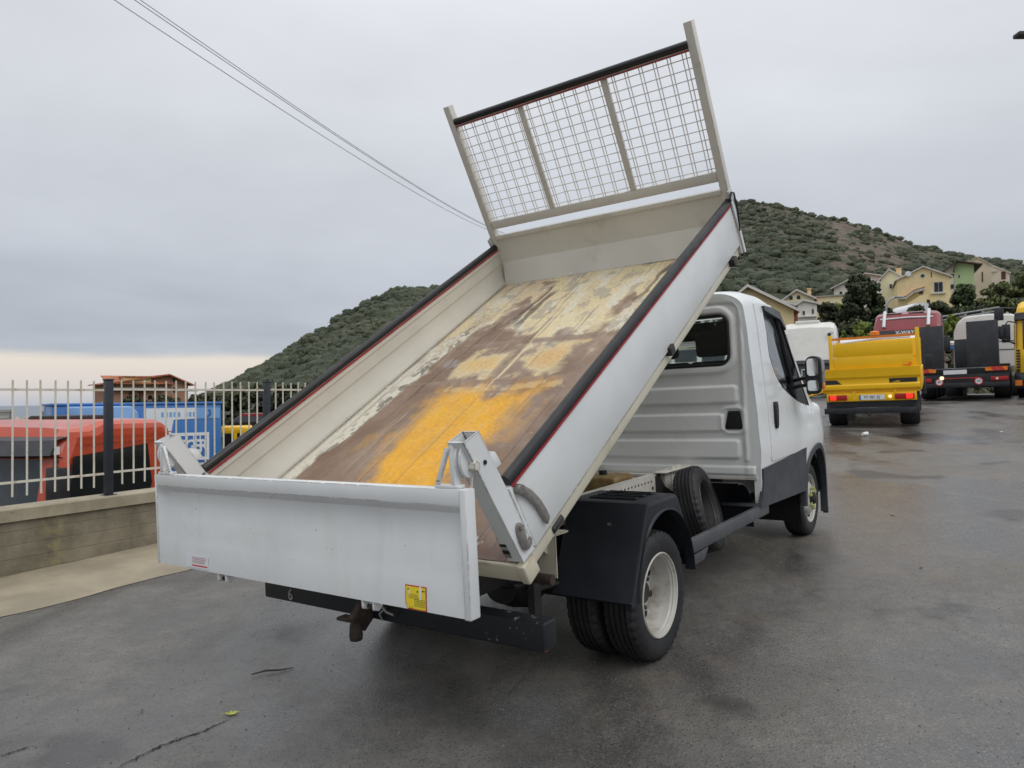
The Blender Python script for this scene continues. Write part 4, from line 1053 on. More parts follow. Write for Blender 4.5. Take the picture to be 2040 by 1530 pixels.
for s in (-1, 1):
    # side wall: flat outside, stepped inside
    sec = [(1.020, .000), (1.020, .305), (.988, .305), (.986, .262), (.996, .250), (.997, .175), (1.006, .160), (1.006, .07), (.985, .025), (.985, .0)]
    mb = MB(); mb.prism([(s * y, z) for y, z in sec], .0, 3.165, 'x')
    sw = mb.build('side_panel', ['white_paint', 'inner_paint'], truck, BM, bevel=.003, smooth=25)
    for p_ in sw.data.polygons:
        if p_.normal.y * s < -.2: p_.material_index = 1
    mb = MB()
    pr = [(s * (1.003 + .0235 * math.cos(rad(a))), .320 + .029 * math.sin(rad(a))) for a in range(-30, 211, 20)]
    mb.prism(pr, -.005, 3.16, 'x'); mb.build('rubber_strip', 'black_rubber', sw)
    mb = MB(); ya, yb = sorted((s * 1.021, s * 1.0275)); mb.box(.0, 3.16, ya, yb, .294, .303)
    ya, yb = sorted((s * .987, s * .980)); mb.box(.0, 3.16, ya, yb, .290, .301); mb.build('red_piping', 'red_trim', sw)
    mb = MB(); ya, yb = sorted((s * .99, s * 1.022)); mb.box(-.02, .0, ya, yb, .01, .30); mb.build('end_plate', 'white_paint', sw, bevel=.003)
    # curved locking lever
    lv = [(.012, .275), (.030, .262), (.062, .215), (.090, .150), (.104, .085), (.106, .045)]
    mb = MB(); ya = s * 1.034
    L_ = [(u_ - .016 * (1 if i < 5 else .9), z_ - .008) for i, (u_, z_) in enumerate(lv)]; R_ = [(u_ + .016, z_ + .008) for u_, z_ in lv]
    mb.prism(L_ + R_[::-1], ya - .010, ya + .010, 'y'); mb.build('locking_lever', 'steel_grey', sw, bevel=.006)
    mb = MB(); mb.lathe([(.001, -.018), (.018, -.018), (.020, -.012), (.020, .012), (.001, .012)], 14, 'y', c=(.020, s * 1.03, .270)); mb.build('lever_bolt', 'steel_grey', sw)
    # small fittings under the side
    mb = MB(); a, b_ = sorted((s * 1.0, s * 1.04)); mb.box(1.60, 1.66, a, b_, -.03, .02); mb.box(2.92, 3.0, a, b_, -.06, -.01); mb.tube([(.15, s * .99, -.05), (.24, s * .99, -.05)], .022, 10); mb.build('side_hinge', 'dark_metal', sw, bevel=.004)
    # rear corner post: open-topped box section
    ys, yi = s * 1.022, s * .945
    top = [(-.143, .595), (-.050, .582)]; botm = [(-.100, .01), (-.012, .002)]
    def face(p, q, y_a, y_b, th=.005):
        pass
    mb = MB()
    quad = [botm[0], botm[1], (-.030, .30), top[1], top[0]]
    a, b_ = sorted((ys, ys - s * .006)); mb.prism(quad, a, b_, 'y')                       # outer plate
    a, b_ = sorted((yi, yi + s * .006)); mb.prism([(botm[0][0] - .02, .33), (botm[1][0] - .02, .33), top[1], top[0]], a, b_, 'y')   # inner plate, upper half
    a, b_ = sorted((ys - s * .003, yi + s * .003))
    mb.prism([botm[0], (botm[0][0] + .006, botm[0][1]), (top[0][0] + .006, top[0][1]), top[0]], a, b_, 'y')
    mb.prism([(botm[1][0] - .006, botm[1][1]), botm[1], (-.030, .30), top[1], (top[1][0] - .006, top[1][1]), (-.036, .30)], a, b_, 'y')
    po = mb.build('rear_post', 'white_paint', truck, BM)
    mb = MB(); mb.lathe([(.001, -.004), (.009, -.004), (.009, .004), (.001, .004)], 10, 'y', c=(-.085, s * 1.0225, .47)); mb.build('post_hole', 'hole_black', po)
    # slotted guide inside the post
    mb = MB(); a, b_ = sorted((yi, yi + s * .03)); mb.box(-.105, -.07, a, b_, .03, .33); mb.build('post_guide', 'steel_grey', po)
    mb = MB()
    for k in range(8): mb.box(-.107, -.082, a - .001, b_ + .001, .05 + .034 * k, .066 + .034 * k)
    mb.build('guide_slots', 'hole_black', po)
    # hook below, gusset lug at the side wall
    hk = smooth_poly([(-.075, .165), (-.040, .165), (-.034, .115), (-.048, .075), (-.035, .062), (-.020, .078), (-.018, .050), (-.050, .036), (-.082, .052), (-.088, .09)], 2)
    a, b_ = sorted((s * 1.024, s * 1.034)); mb = MB(); mb.prism(hk, a, b_, 'y'); mb.build('tailgate_hook', 'steel_grey', po, bevel=.002)
    mb = MB(); mb.lathe([(.001, -.006), (.012, -.006), (.012, .006), (.001, .006)], 6, 'y', c=(-.056, s * 1.038, .148)); mb.build('hook_bolt', 'steel_grey', po)
    mb = MB(); a, b_ = sorted((s * .990, s * .998)); mb.prism([(-.045, .395), (.022, .385), (.016, .445), (-.012, .468), (-.045, .46)], a, b_, 'y'); mb.build('post_lug', 'white_paint', po, bevel=.002)
    # hinge lobes with the pin on the post's rear
    mb = MB()
    for yy in (s * .972, s * .995):
        lobe = smooth_poly([(-.12, .575), (-.155, .565), (-.185, .52), (-.180, .47), (-.150, .445), (-.105, .455), (-.095, .51)], 2)
        mb.prism(lobe, yy - .006, yy + .006, 'y')
    lb = mb.build('hinge_lobe', 'white_paint', po, bevel=.002)
    mb = MB(); mb.lathe([(.001, -.030), (.018, -.030), (.020, -.026), (.020, .03), (.001, .03)], 6, 'y', c=(-.135, s * 1.0, .490)); mb.lathe([(.001, -.014), (.036, -.014), (.036, .014), (.001, .014)], 18, 'y', c=(-.135, s * .985, .490))
    mb.build('hinge_pin', 'grey_white_paint', po)
    mb = MB(); mb.tube([(-.15, s * 1.0, .455), (-.175, s * 1.003, .43), (-.19, s * 1.003, .415)], .006, 6); mb.lathe([(.001, -.012), (.011, -.01), (.011, .01), (.001, .012)], 8, 'z', c=(-.19, s * 1.003, .41)); mb.build('pin_clip', 'grey_white_paint', po)

simple('wire_paint', (.80, .79, .77), .45, var=.1, scale=9, dirt=(.35, .25, .15), dirt_amt=.5)
# headboard: sheet with a knee, posts, mesh panel above
mb = MB(); mb.prism([(3.085, .0), (3.172, .182), (3.178, .372), (3.165, .385), (3.165, .415), (3.205, .415), (3.205, .0)], -.985, .985, 'y')
hb = mb.build('headboard', 'grey_white_paint', truck, BM, bevel=.004, smooth=18)
for s in (-1, 1):
    a, b_ = sorted((s * .968, s * 1.022)); mb = MB(); mb.prism([(3.165, -.06), (3.235, -.085), (3.235, 1.505), (3.165, 1.505)], a, b_, 'y'); mb.build('headboard_post', 'grey_white_paint', hb, bevel=.004)
    a, b_ = sorted((s * 1.023, s * 1.034)); mb = MB(); mb.prism([(3.13, .40), (3.20, .42), (3.235, -.08), (3.20, -.07), (3.19, .10)], a, b_, 'y'); mb.build('corner_plate', 'white_paint', hb)
mb = MB(); mb.box(3.172, 3.212, -.966, .966, .472, .542); mb.build('lower_rail', 'grey_white_paint', hb, bevel=.006)
mb = MB(); mb.tube([(3.185, -.968, 1.375), (3.185, .968, 1.375)], .027, 14); mb.build('rubber_strip', 'black_rubber', hb)
mb = MB(); mb.box(3.170, 3.206, -.966, .966, 1.333, 1.352); mb.build('upper_rail', 'grey_white_paint', hb)
mb = MB(); mb.box(3.162, 3.170, -.966, .966, 1.338, 1.346); mb.build('red_piping', 'red_trim', hb)
for y in (.36, -.345):
    mb = MB(); mb.box(3.176, 3.206, y - .020, y + .020, .542, 1.333); mb.build('mesh_upright', 'grey_white_paint', hb, bevel=.003)
wv_ = MB().tube([(3.196, 0, .53), (3.196, 0, 1.35)], .0038, 5).build('wire', 'wire_paint', None)
wh_ = MB().tube([(3.192, -.966, 0), (3.192, .966, 0)], .0038, 5).build('wire', 'wire_paint', None)
col.objects.unlink(wv_); col.objects.unlink(wh_)
for k in range(19):
    y = -.92 + .1022 * k
    for dy in (-.011, .011): link('wire', wv_.data, hb, Matrix.Translation((0, y + dy, 0)) @ Matrix.Rotation(random.uniform(-.003, .003), 4, 'X'))
for k in range(12):
    z = .565 + .0665 * k
    me = wh_.data
    if k in (1, 8): 
        m2 = MB().tube([(3.192, -.966, 0)] + [(3.192, y, .012 * math.exp(-((y + (.55 if k == 8 else -.2)) / .10) ** 2)) for y in np.linspace(-.9, .9, 40)] + [(3.192, .966, 0)], .0038, 5).build('wire', 'wire_paint', None); col.objects.unlink(m2); me = m2.data
    link('wire', me, hb, Matrix.Translation((0, 0, z)) @ Matrix.Rotation(random.uniform(-.0015, .0015), 4, 'X'))
mb = MB(); mb.tube([(3.15, -1.03, .33), (3.12, -1.04, .36), (3.15, -1.045, .39), (3.20, -1.045, .37), (3.22, -1.04, .25), (3.19, -1.035, .10)], .007, 6); mb.build('cable', 'black_rubber', hb)

# tailgate hanging from its top pins
TX, TZ0, TZ1, TW = -1.690, .697, 1.143, 1.020
zz_ = [(1.143, 0), (1.086, 0), (1.080, .004), (1.060, .024), (1.03, .030), (.985, .029), (.93, .022), (.90, .017), (.86, .014), (.82, .008), (.78, .003), (.72, .0), (TZ0, 0)]
mb = MB(); rows = []
ys_ = [-TW + .024] + list(np.linspace(-TW + .030, TW - .075, 40)) + [TW - .02]
rows = []
for z, dx in zz_:
    row = []
    for i, y in enumerate(ys_):
        k = 1.0 if 0 < i < len(ys_) - 1 else (.25 if i == 0 else .05)
        row.append((TX + dx * k + .0025 * (float(fbm(np.array(y * 2.), np.array(z * 3.), 3)) - .5), y, z))
    rows.append(row)
mb.grid(rows)
mb.add([(TX, -TW + .024, TZ1), (TX, TW - .02, TZ1), (TX + .045, TW - .02, TZ1), (TX + .045, -TW + .024, TZ1)], [(0, 1, 2, 3)])
mb.box(TX + .036, TX + .046, -TW + .02, TW - .02, TZ0, TZ1 - .001); mb.box(TX + .002, TX + .046, -TW + .02, TW - .02, TZ0 - .001, TZ0 + .005)
tg = mb.build('tailgate', 'gate_skin', truck, smooth=30)
mb = MB(); mb.box(TX - .004, TX + .052, -TW - .004, -TW + .024, TZ0 - .004, TZ1 + .004); mb.build('end_cap', 'white_paint', tg, bevel=.004)
mb = MB(); mb.box(TX - .001, TX + .05, TW - .02, TW + .002, TZ0 - .002, TZ1 + .002); mb.build('end_cap', 'white_paint', tg, bevel=.004)
mb = MB(); mb.prism([(TX - .003, 1.088), (TX - .003, 1.147), (TX + .05, 1.147), (TX + .05, 1.141), (TX + .003, 1.141), (TX + .003, 1.088)], -TW + .026, TW - .022, 'y'); mb.build('top_fold', 'white_paint', tg, bevel=.0015)
for s in (-1, 1):
    mb = MB(); y = s * .935
    mb.box(TX + .002, TX + .042, y - .055, y + .055, 1.148, 1.160)
    mb.prism([(y - s * .055, 1.160), (y - s * .035, 1.160), (y + s * .012, 1.275), (y + s * .030, 1.275), (y + s * .030, 1.290), (y - s * .004, 1.290)], TX + .004, TX + .016, 'x')
    mb.prism([(y + s * .020, 1.160), (y + s * .040, 1.160), (y + s * .034, 1.300), (y + s * .014, 1.300)], TX + .004, TX + .040, 'x')
    mb.build('hinge_bracket', 'white_paint', tg, bevel=.003)
for y in (.470, -.505):
    mb = MB()
    for dy in (-.030, .030): mb.prism([(TX + .004, .70), (TX + .05, .70), (TX + .05, .672), (TX + .03, .655), (TX + .006, .662)], y + dy - .007, y + dy + .007, 'y')
    br = mb.build('catch_bracket', 'white_paint', tg, bevel=.002)
    MB().tube([(TX + .028, y - .03, .668), (TX + .028, y + .03, .668)], .009, 8).build('catch_pin', 'rust', br)
# stickers on the tailgate
def on_tg(y, z, up=.0):  # origin on the gate's skin at a lateral position and height
    dx = pl([(a, b) for a, b in zz_][::-1], z)
    return (TX + dx - .0022 - up, y, z)
mb = MB(); mb.prism(rrect(.567, .757, .706, .766, .004), TX - .002, TX - .0008, 'x'); st1 = mb.build('sticker', 'print_white', tg, smooth=0, label='small white sticker with a red bar')
mb = MB(); mb.box(TX - .0028, TX - .0021, .575, .705, .714, .720); mb.build('red_bar', 'print_red', st1, smooth=0)
mb = MB()
for k in range(4): mb.box(TX - .0028, TX - .0021, .60 - .005 * k, .70, .730 + .008 * k, .7318 + .008 * k)
mb.build('print_lines', 'red_trim', st1, smooth=0)
ya, yb, za, zb_ = -.818, -.714, .692, .786
mb = MB(); mb.add([on_tg(yb, zb_), on_tg(ya, zb_), on_tg(ya, za + .006), on_tg(yb - .010, za + .006), on_tg(yb, za + .032)], [(0, 1, 2, 3, 4)]); mb.add([(p[0] + .001, p[1], p[2]) for p in (on_tg(yb, zb_), on_tg(ya, zb_), on_tg(ya, za + .006), on_tg(yb - .010, za + .006), on_tg(yb, za + .032))], [(4, 3, 2, 1, 0)])
st2 = mb.build('sticker', 'print_red', tg, smooth=0, label='square yellow warning sticker with a red border')
q = [on_tg(yb - .004, zb_ - .004, .0006), on_tg(ya + .004, zb_ - .004, .0006), on_tg(ya + .004, za + .010, .0006), on_tg(yb - .011, za + .010, .0006), on_tg(yb - .004, za + .034, .0006)]
MB().add(q, [(0, 1, 2, 3, 4)]).build('yellow_field', 'sticker_yellow', st2, smooth=0)
mb = MB()
def mark(y0, y1, z0, z1, mi=0):
    mb.add([on_tg(y0, z1, .0012), on_tg(y1, z1, .0012), on_tg(y1, z0, .0012), on_tg(y0, z0, .0012)], [(0, 1, 2, 3)], mi)
for k, (a, b_) in enumerate(((.004, .060), (.030, .085), (.028, .075))): mark(yb - .012 - a * .2, yb - .04 - b_ * .35, .752 - .006 * k, .7535 - .006 * k)
for k in range(5): mark(yb - .045, yb - .098, .736 - .006 * k, .7375 - .006 * k)
mark(yb - .012, yb - .018, .768, .773); mark(yb - .058, yb - .064, .762, .769); mark(yb - .083, yb - .097, .768, .772); mark(yb - .020, yb - .036, .702, .7035); mark(yb - .020, yb - .0215, .702, .712); mark(yb - .034, yb - .0355, .702, .712)
mb.build('print_lines', 'print_black', st2, smooth=0)
mb = MB(); mark(yb - .072, yb - .080, .735, .787); mark(yb - .018, yb - .024, .748, .77); mb.build('torn_strip', 'print_white', st2, smooth=0)
# ================================================================== OTHER VEHICLES
def stand(x, y, heading, base=None):
    """matrix of a thing standing on the sloping yard (or at a given height), x axis = its heading (degrees clockwise from the camera's axis)"""
    if base is None:
        z = float(yard(x, y)); e = .8
        gx = (float(yard(x + e, y)) - float(yard(x - e, y))) / (2 * e); gy = (float(yard(x, y + e)) - float(yard(x, y - e))) / (2 * e)
        up = Vector((-gx, -gy, 1)).normalized()
    else: z = base; up = Vector((0, 0, 1))
    h = rad(heading); f = Vector((math.sin(h), math.cos(h), 0)); f = (f - up * f.dot(up)).normalized(); l_ = up.cross(f)
    return Matrix(((f.x, l_.x, up.x, x), (f.y, l_.y, up.y, y), (f.z, l_.z, up.z, z), (0, 0, 0, 1)))
def bg_wheel(parent, x, y, R=.5, wd=.3, twin=False, rimc='rim_paint'):
    s = -1 if y < 0 else 1
    mb = MB(); h = wd / 2
    mb.lathe([(R * .6, -h), (R * .9, -h), (R, -h * .75), (R, h * .75), (R * .9, h), (R * .6, h)], 28, 'y')
    wl = mb.build('wheel', 'tyre_rubber', parent, Matrix.Translation((x, y, R)))
    mb = MB(); mb.lathe([(.001, s * h * .2), (R * .2, s * h * .55), (R * .25, s * h * .3), (R * .5, s * h * .1), (R * .62, s * h * .9), (R * .64, s * h * .5), (.001, -s * h * .5)], 24, 'y')
    mb.build('rim', rimc, wl)
    return wl

# ---- yellow tipper driving off up the yard, seen from behind
P = at(1738, 858, 15.7)
yt = thing('tipper_truck', 'yellow tipper truck seen from behind with black stripes on its tailgate', 'tipper truck', stand(P.x, P.y, 30.5) @ Matrix.Rotation(rad(-1.3), 4, 'X') @ Matrix.Scale(.90, 4))
W_ = 1.06
mb = MB(); mb.box(.02, 3.3, -W_, W_, .86, .93); mb.build('bed_floor', 'yellow_paint', yt, bevel=.01)
# tailgate: panel with two folds
mb = MB(); mb.prism([(-.02, .93), (-.045, .96), (-.045, 1.05), (-.015, 1.08), (-.015, 1.20), (-.05, 1.25), (-.05, 1.42), (-.06, 1.46), (.02, 1.46), (.02, .93)], -W_, W_, 'y'); g = mb.build('tailgate', 'yellow_paint', yt, bevel=.006)
mb = MB(); mb.box(-.020, -.012, -1.0, -.42, 1.085, 1.19); mb.build('black_stripe', 'print_black', g)
mb = MB(); mb.prism([(W_, 1.085), (.62, 1.085), (.74, 1.19), (W_, 1.19)], -.020, -.012, 'x'); mb.build('black_stripe', 'print_black', g)
mb = MB(); mb.prism([(-.46, 1.10), (-.62, 1.13), (-.66, 1.11), (-.60, 1.10)], -.024, -.018, 'x'); mb.build('yellow_flash', 'yellow_paint', g)
# drop side let down a little at the left
mb = MB(); mb.prism([(W_, .90), (W_ + .34, .80), (W_ + .36, .83), (W_ + .02, .97)], -.05, 3.2, 'x'); mb.build('drop_side', 'yellow_paint', yt, bevel=.008)
mb = MB(); mb.box(.0, 3.3, -W_ - .03, -W_, .90, 1.38); mb.build('side_panel', 'yellow_paint', yt, bevel=.006)
mb = MB(); mb.box(3.24, 3.3, -W_, W_, .93, 2.12); hb2 = mb.build('headboard', 'yellow_paint', yt, bevel=.006)
mb = MB(); mb.box(3.225, 3.238, -W_ + .06, W_ - .04, 1.62, 1.635); mb.build('panel_joint', 'amber', hb2)
mb = MB(); mb.box(.10, .14, -.93, -.80, 1.44, 1.47); mb.box(.08, .12, -.83, -.80, 1.42, 1.5)
# raised rear shutter panel standing above the tailgate
mb = MB(); mb.box(.03, .06, -.94, W_ - .27, 1.44, 1.74); mb.box(.025, .065, -.94, W_ - .27, 1.752, 2.08); up_ = mb.build('rear_shutter', 'yellow_paint', yt, bevel=.006)
mb = MB(); mb.tube([(.015, -.86, 1.50), (.0, -.72, 1.51)], .012, 6); mb.box(-.005, .03, -.90, -.86, 1.44, 1.56); mb.build('latch', 'amber', up_)
mb = MB(); mb.tube([(.05, -.90, 2.15), (.07, -.1, 2.14), (.06, .60, 2.09)], .022, 8); mb.build('cover_roll', 'print_white', yt)
for s in (-1, 1):
    a, b_ = (-1.09, -1.0) if s < 0 else (.80, .88); mb = MB(); mb.box(.02, .10, a, b_, .93, 2.36 if s < 0 else 2.30); mb.build('corner_post', 'yellow_paint', yt, bevel=.008)
mb = MB(); mb.box(.04, .09, -1.0, .80, 2.17, 2.23); mb.build('orange_rail', 'amber', yt)
mb = MB(); mb.lathe([(.001, 0), (.11, 0), (.11, .08), (.06, .10), (.001, .10)], 16, 'z', c=(.9, -.10, 2.25)); mb.build('beacon', 'amber', yt)
mb = MB(); mb.box(.2, 3.5, -.42, -.34, .60, .80); mb.box(.2, 3.5, .34, .42, .60, .80); mb.build('chassis_frame', 'dark_metal', yt)
mb = MB(); mb.box(-.02, .04, -.98, .98, .66, .86); lb_ = mb.build('lamp_board', 'yellow_paint', yt, bevel=.005)
for s in (-1, 1):
    a, b_ = sorted((s * .52, s * .93)); mb = MB(); mb.box(-.05, -.015, a, b_, .69, .82); tl = mb.build('tail_light', 'lamp_red', lb_, bevel=.006)
    a, b_ = sorted((s * .76, s * .90)); mb = MB(); mb.box(-.06, -.04, a, b_, .70, .815); mb.build('lit_lens', 'lit_red', tl, bevel=.004)
mb = MB(); mb.box(-.035, -.021, -.30, .25, .69, .81); pl_ = mb.build('number_plate', 'print_white', lb_)
mb = MB(); mb.box(-.037, -.033, .215, .25, .69, .81); mb.build('blue_band', 'truck_blue', pl_)
text('plate_text', 'FT 981 ZJ', .085, 'print_black', pl_, frame((-.037, -.03, .75), (0, -1, 0), (0, 0, 1)))
mb = MB(); mb.lathe([(.001, -.07), (.03, -.07), (.035, -.03), (.001, -.03)], 12, 'x', c=(0, -.42, .76)); mb.build('lit_lamp', 'lit_white', lb_)
mb = MB(); mb.box(-.03, .05, .32, .40, .68, .90); mb.box(-.03, .05, -.56, -.50, .74, .92); mb.build('hinge', 'yellow_paint', yt)
mb = MB(); mb.box(-.10, .02, -.96, 1.04, .36, .50); mb.build('underrun_bar', 'black_paint', yt, bevel=.01)
mb = MB(); mb.box(.05, .16, -.90, .90, .50, .70); mb.build('rear_valance', 'black_paint', yt)
mb = MB(); mb.box(-.14, -.05, .02, .08, .30, .42); mb.build('tow_hitch', 'rust', yt)
for s in (-1, 1):
    bg_wheel(yt, .75, s * .80, .39, .42); bg_wheel(yt, 4.3, s * .86, .39, .24)
    a, b_ = sorted((s * .62, s * 1.02)); mb = MB(); mb.prism([(.20, .45), (.30, .84), (1.2, .84), (1.3, .5), (1.26, .5), (1.16, .80), (.34, .80), (.24, .45)], a, b_, 'y'); mb.build('mudguard', 'black_paint', yt)
mb = MB(); mb.prism([(3.45, .5), (3.45, 2.1), (3.7, 2.22), (4.4, 2.2), (5.1, 1.3), (5.4, 1.1), (5.45, .45)], -1.0, 1.0, 'y'); mb.build('cab_body', 'truck_white', yt, bevel=.05, seg=3)
mb = MB(); mb.box(3.5, 3.9, -1.13, -1.02, .55, 1.0); mb.box(3.6, 3.8, -1.12, -1.0, .62, .75); mb.build('side_box', 'cladding_grey', yt, bevel=.01)
mb = MB(); mb.box(4.55, 4.65, -1.30, -1.12, 1.25, 1.6); mb.tube([(4.6, -1.0, 1.4), (4.6, -1.15, 1.4)], .02, 6); mb.build('mirror', 'black_paint', yt, bevel=.02)

# ---- tractor cabs
def tractor(root, paint, H=3.55, Wd=2.48, Lc=2.25, visor='black_paint', screen='dull_glass', lower=None, roofbox=True, R=.5, chassis=True, zmap=None):
    """cab-over truck; x forward, cab front at x=0, cab behind it at negative x"""
    hw = Wd / 2; lower = lower or paint
    mb = MB(); rows = []
    prof = [(0.0, .95), (.02, 1.45), (-.02, 1.62), (-.16, 2.55), (-.20, 2.72), (-.32, 3.0), (-.62, H - .12), (-.95, H), (-Lc + .25, H - .02), (-Lc + .06, H - .14), (-Lc, H - .4), (-Lc, .95)]
    for y, k in ((-hw, .86), (-hw, 1), (hw, 1), (hw, .86)):
        pass
    ys = [-hw, -hw + .03, -hw + .12, -hw + .3, 0, hw - .3, hw - .12, hw - .03, hw]
    ins = [.20, .10, .03, .0, -.02, .0, .03, .10, .20]
    for y, q in zip(ys, ins):
        row = []
        for i, (x, z) in enumerate(prof):
            edge = abs(y) / hw
            xx = x - q if x > -.8 else x + (q * .6 if x < -Lc + .1 else 0)
            zt = z - (q * .9 if z > H - .45 else 0)
            row.append((xx, y * (1 - .05 * max(0, (z - 2.4)) / 1.1), zt))
        rows.append(row)
    mb.grid(rows); mb.add(rows[0], [tuple(range(len(prof)))]); mb.add(rows[-1], [tuple(range(len(prof)))[::-1]]); mb.add([r[0] for r in rows] + [r[-1] for r in rows], [tuple(range(9)) + tuple(range(17, 8, -1))])
    body = mb.build('cab_body', paint, root, smooth=26)
    def on_front(z): 
        for a, b in zip(prof, prof[1:]):
            if a[1] <= z <= b[1]: return a[0] + (b[0] - a[0]) * (z - a[1]) / (b[1] - a[1])
    rows = []
    for z in (1.66, 2.1, 2.54):
        rows.append([(on_front(z) + .018 - .11 * max(0, abs(y) / hw - .75) / .25, y, z) for y in np.linspace(-hw * .95, hw * .95, 11)])
    mb = MB(); mb.grid(rows); mb.grid([[(p[0] - .01, p[1], p[2]) for p in r] for r in rows][::-1]); mb.build('windscreen', screen, root)
    rows = []
    for z, d in ((2.56, .05), (2.60, .22), (2.80, .20), (2.84, .04)):
        rows.append([(on_front(z) + d - .16 * max(0, abs(y) / hw - .7) / .3, y * .985, z) for y in np.linspace(-hw, hw, 13)])
    if visor:
        mb = MB(); mb.grid(rows); mb.grid([[(p[0] - .03, p[1], p[2]) for p in r] for r in rows][::-1]); mb.build('sun_visor', visor, root)
    mb = MB(); mb.box(.0, .05, -hw * .78, hw * .78, 1.05, 1.50); mb.build('grille', 'black_paint', root, bevel=.02)
    mb = MB(); mb.box(-.25, .06, -hw, hw, .45, .95); mb.build('front_bumper', lower, root, bevel=.05, seg=3)
    for s in (-1, 1):
        mb = MB(); a, b_ = sorted((s * hw * .68, s * hw * .97)); mb.box(-.1, .075, a, b_, .66, .88); mb.build('headlight', 'dull_glass', root, bevel=.02)
        mb = MB(); a, b_ = sorted((s * hw * .995, s * (hw + .012))); mb.prism([(-.28, 1.70), (-.40, 2.48), (-1.25, 2.50), (-1.30, 1.72), (-.9, 1.60)], a, b_, 'y'); mb.build('side_window', screen, root)
        mb = MB(); mb.tube([(-.25, s * hw * .95, 2.52), (-.05, s * (hw + .14), 2.56), (-.02, s * (hw + .20), 2.45)], .022, 6); a, b_ = sorted((s * (hw + .08), s * (hw + .30))); mb.box(-.08, .03, a, b_, 1.90, 2.46); mb.build('mirror', 'black_paint', root, bevel=.02)
        bg_wheel(root, -1.35, s * (hw - .18), R, .32)
        a, b_ = sorted((s * (hw - .35), s * (hw + .01))); mb = MB(); mb.prism([(-.72, .5), (-.85, .95), (-1.1, 1.12), (-1.6, 1.12), (-1.85, .95), (-1.98, .5), (-1.9, .5), (-1.78, .9), (-1.58, 1.05), (-1.12, 1.05), (-.92, .9), (-.8, .5)], a, b_, 'y'); mb.build('wheel_arch', 'black_paint', root)
        a, b_ = sorted((s * (hw - .02), s * (hw + .004))); mb = MB(); mb.box(-.75, -.1, a, b_, .5, .95); mb.build('step_panel', lower, root)
        if chassis:
            bg_wheel(root, -5.0, s * (hw - .3), R, .55)
    if chassis:
        mb = MB(); mb.box(-6.2, -.3, -.45, -.3, .75, 1.0); mb.box(-6.2, -.3, .3, .45, .75, 1.0); mb.box(-6.2, -6.1, -1.0, 1.0, .6, .75); mb.build('chassis_frame', 'dark_metal', root)
        for y0, y1 in ((-1.15, -.6), (.6, 1.15)): mb = MB(); mb.box(-3.9, -2.6, y0, y1, .5, 1.05); mb.build('fuel_tank', 'steel_grey', root, bevel=.08, seg=3)
    if zmap:
        zi, zo = zip(*zmap)
        for ch in root.children:
            if ch.name.split('.')[0] in ('cab_body', 'windscreen', 'sun_visor', 'grille', 'front_bumper', 'headlight', 'side_window', 'mirror', 'step_panel'):
                for v in ch.data.vertices: v.co.z = float(np.interp(v.co.z, zi, zo))
    return on_front, hw

# white cab facing the camera behind the yellow tipper
P = at(1612, 797, 33)
wt = thing('tractor_truck', 'white tractor truck cab facing the camera between the tipper cab and the yellow truck', 'truck', stand(P.x, P.y, 207, P.z))
of, hw = tractor(wt, 'truck_white', H=3.62, Wd=2.5, visor='black_paint', zmap=[(0, 0), (.45, .35), (.95, .62), (1.66, 1.02), (2.54, 1.62), (2.84, 1.84), (3.62, 3.62)])
mb = MB(); mb.box(-1.6, -.9, -.62, .45, 3.58, 3.74); mb.build('roof_hatch', 'truck_white', wt, bevel=.05, seg=3)
for s in (-1, 1):
    o = None
    for dy, dz, m_ in ((0, 0, 'print_white'), (-.10, -.1, 'dull_glass')):
        mb = MB(); mb.lathe([(.001, .0), (.09, .0), (.075, .05), (.001, .06)], 14, 'x', c=(-.36, s * .98 + dy, 3.10 + dz)); mb.build('roof_lamp', m_, wt)
mb = MB(); mb.box(.055, .07, -.30, -.26, 1.1, 1.42); mb.box(.055, .07, -.30, -.02, 1.38, 1.42); mb.build('grille_trim', 'truck_white', wt)
# another white cab, seen only through the tipper's cab windows
P = at(1395, 800, 30)
wt2 = thing('tractor_truck', 'white tractor truck cab seen through the rear window of the tipper cab', 'truck', stand(P.x, P.y, 200, P.z))
tractor(wt2, 'truck_white', H=3.9, Wd=2.5)

# maroon tractor behind the yellow tipper
P = at(1806, 796, 29)
rt_ = thing('tractor_truck', 'maroon tractor truck with white roof bars and a black sun visor', 'truck', stand(P.x, P.y, 215, P.z))
of, hw = tractor(rt_, 'truck_maroon', H=3.62, Wd=2.5)
for s in (-1, 1):
    mb = MB(); mb.tube([(-.26, s * .80, 2.98), (-.50, s * .80, 3.40), (-.72, s * .80, 3.66)], .065, 10); mb.build('roof_bar', 'print_white', rt_)
mb = MB(); mb.tube([(-.50, -.95, 3.33), (-.48, 0, 3.36), (-.50, .95, 3.33)], .035, 8); mb.build('lamp_bar', 'print_white', rt_)
for y in (-.45, .35):
    mb = MB(); mb.box(-.72, -.62, y - .28, y + .28, 3.50, 3.57); mb.build('roof_window', 'dark_glass', rt_)
text('visor_text', 'X-WAY', .20, 'print_white', rt_, frame((of(2.7) + .245, 0, 2.70), (0, 1, 0), (-.05, 0, 1)), bold=.008)
mb = MB(); mb.box(of(2.7) + .10, of(2.7) + .18, .95, 1.15, 2.66, 2.74); mb.build('marker_lamp', 'print_white', rt_)

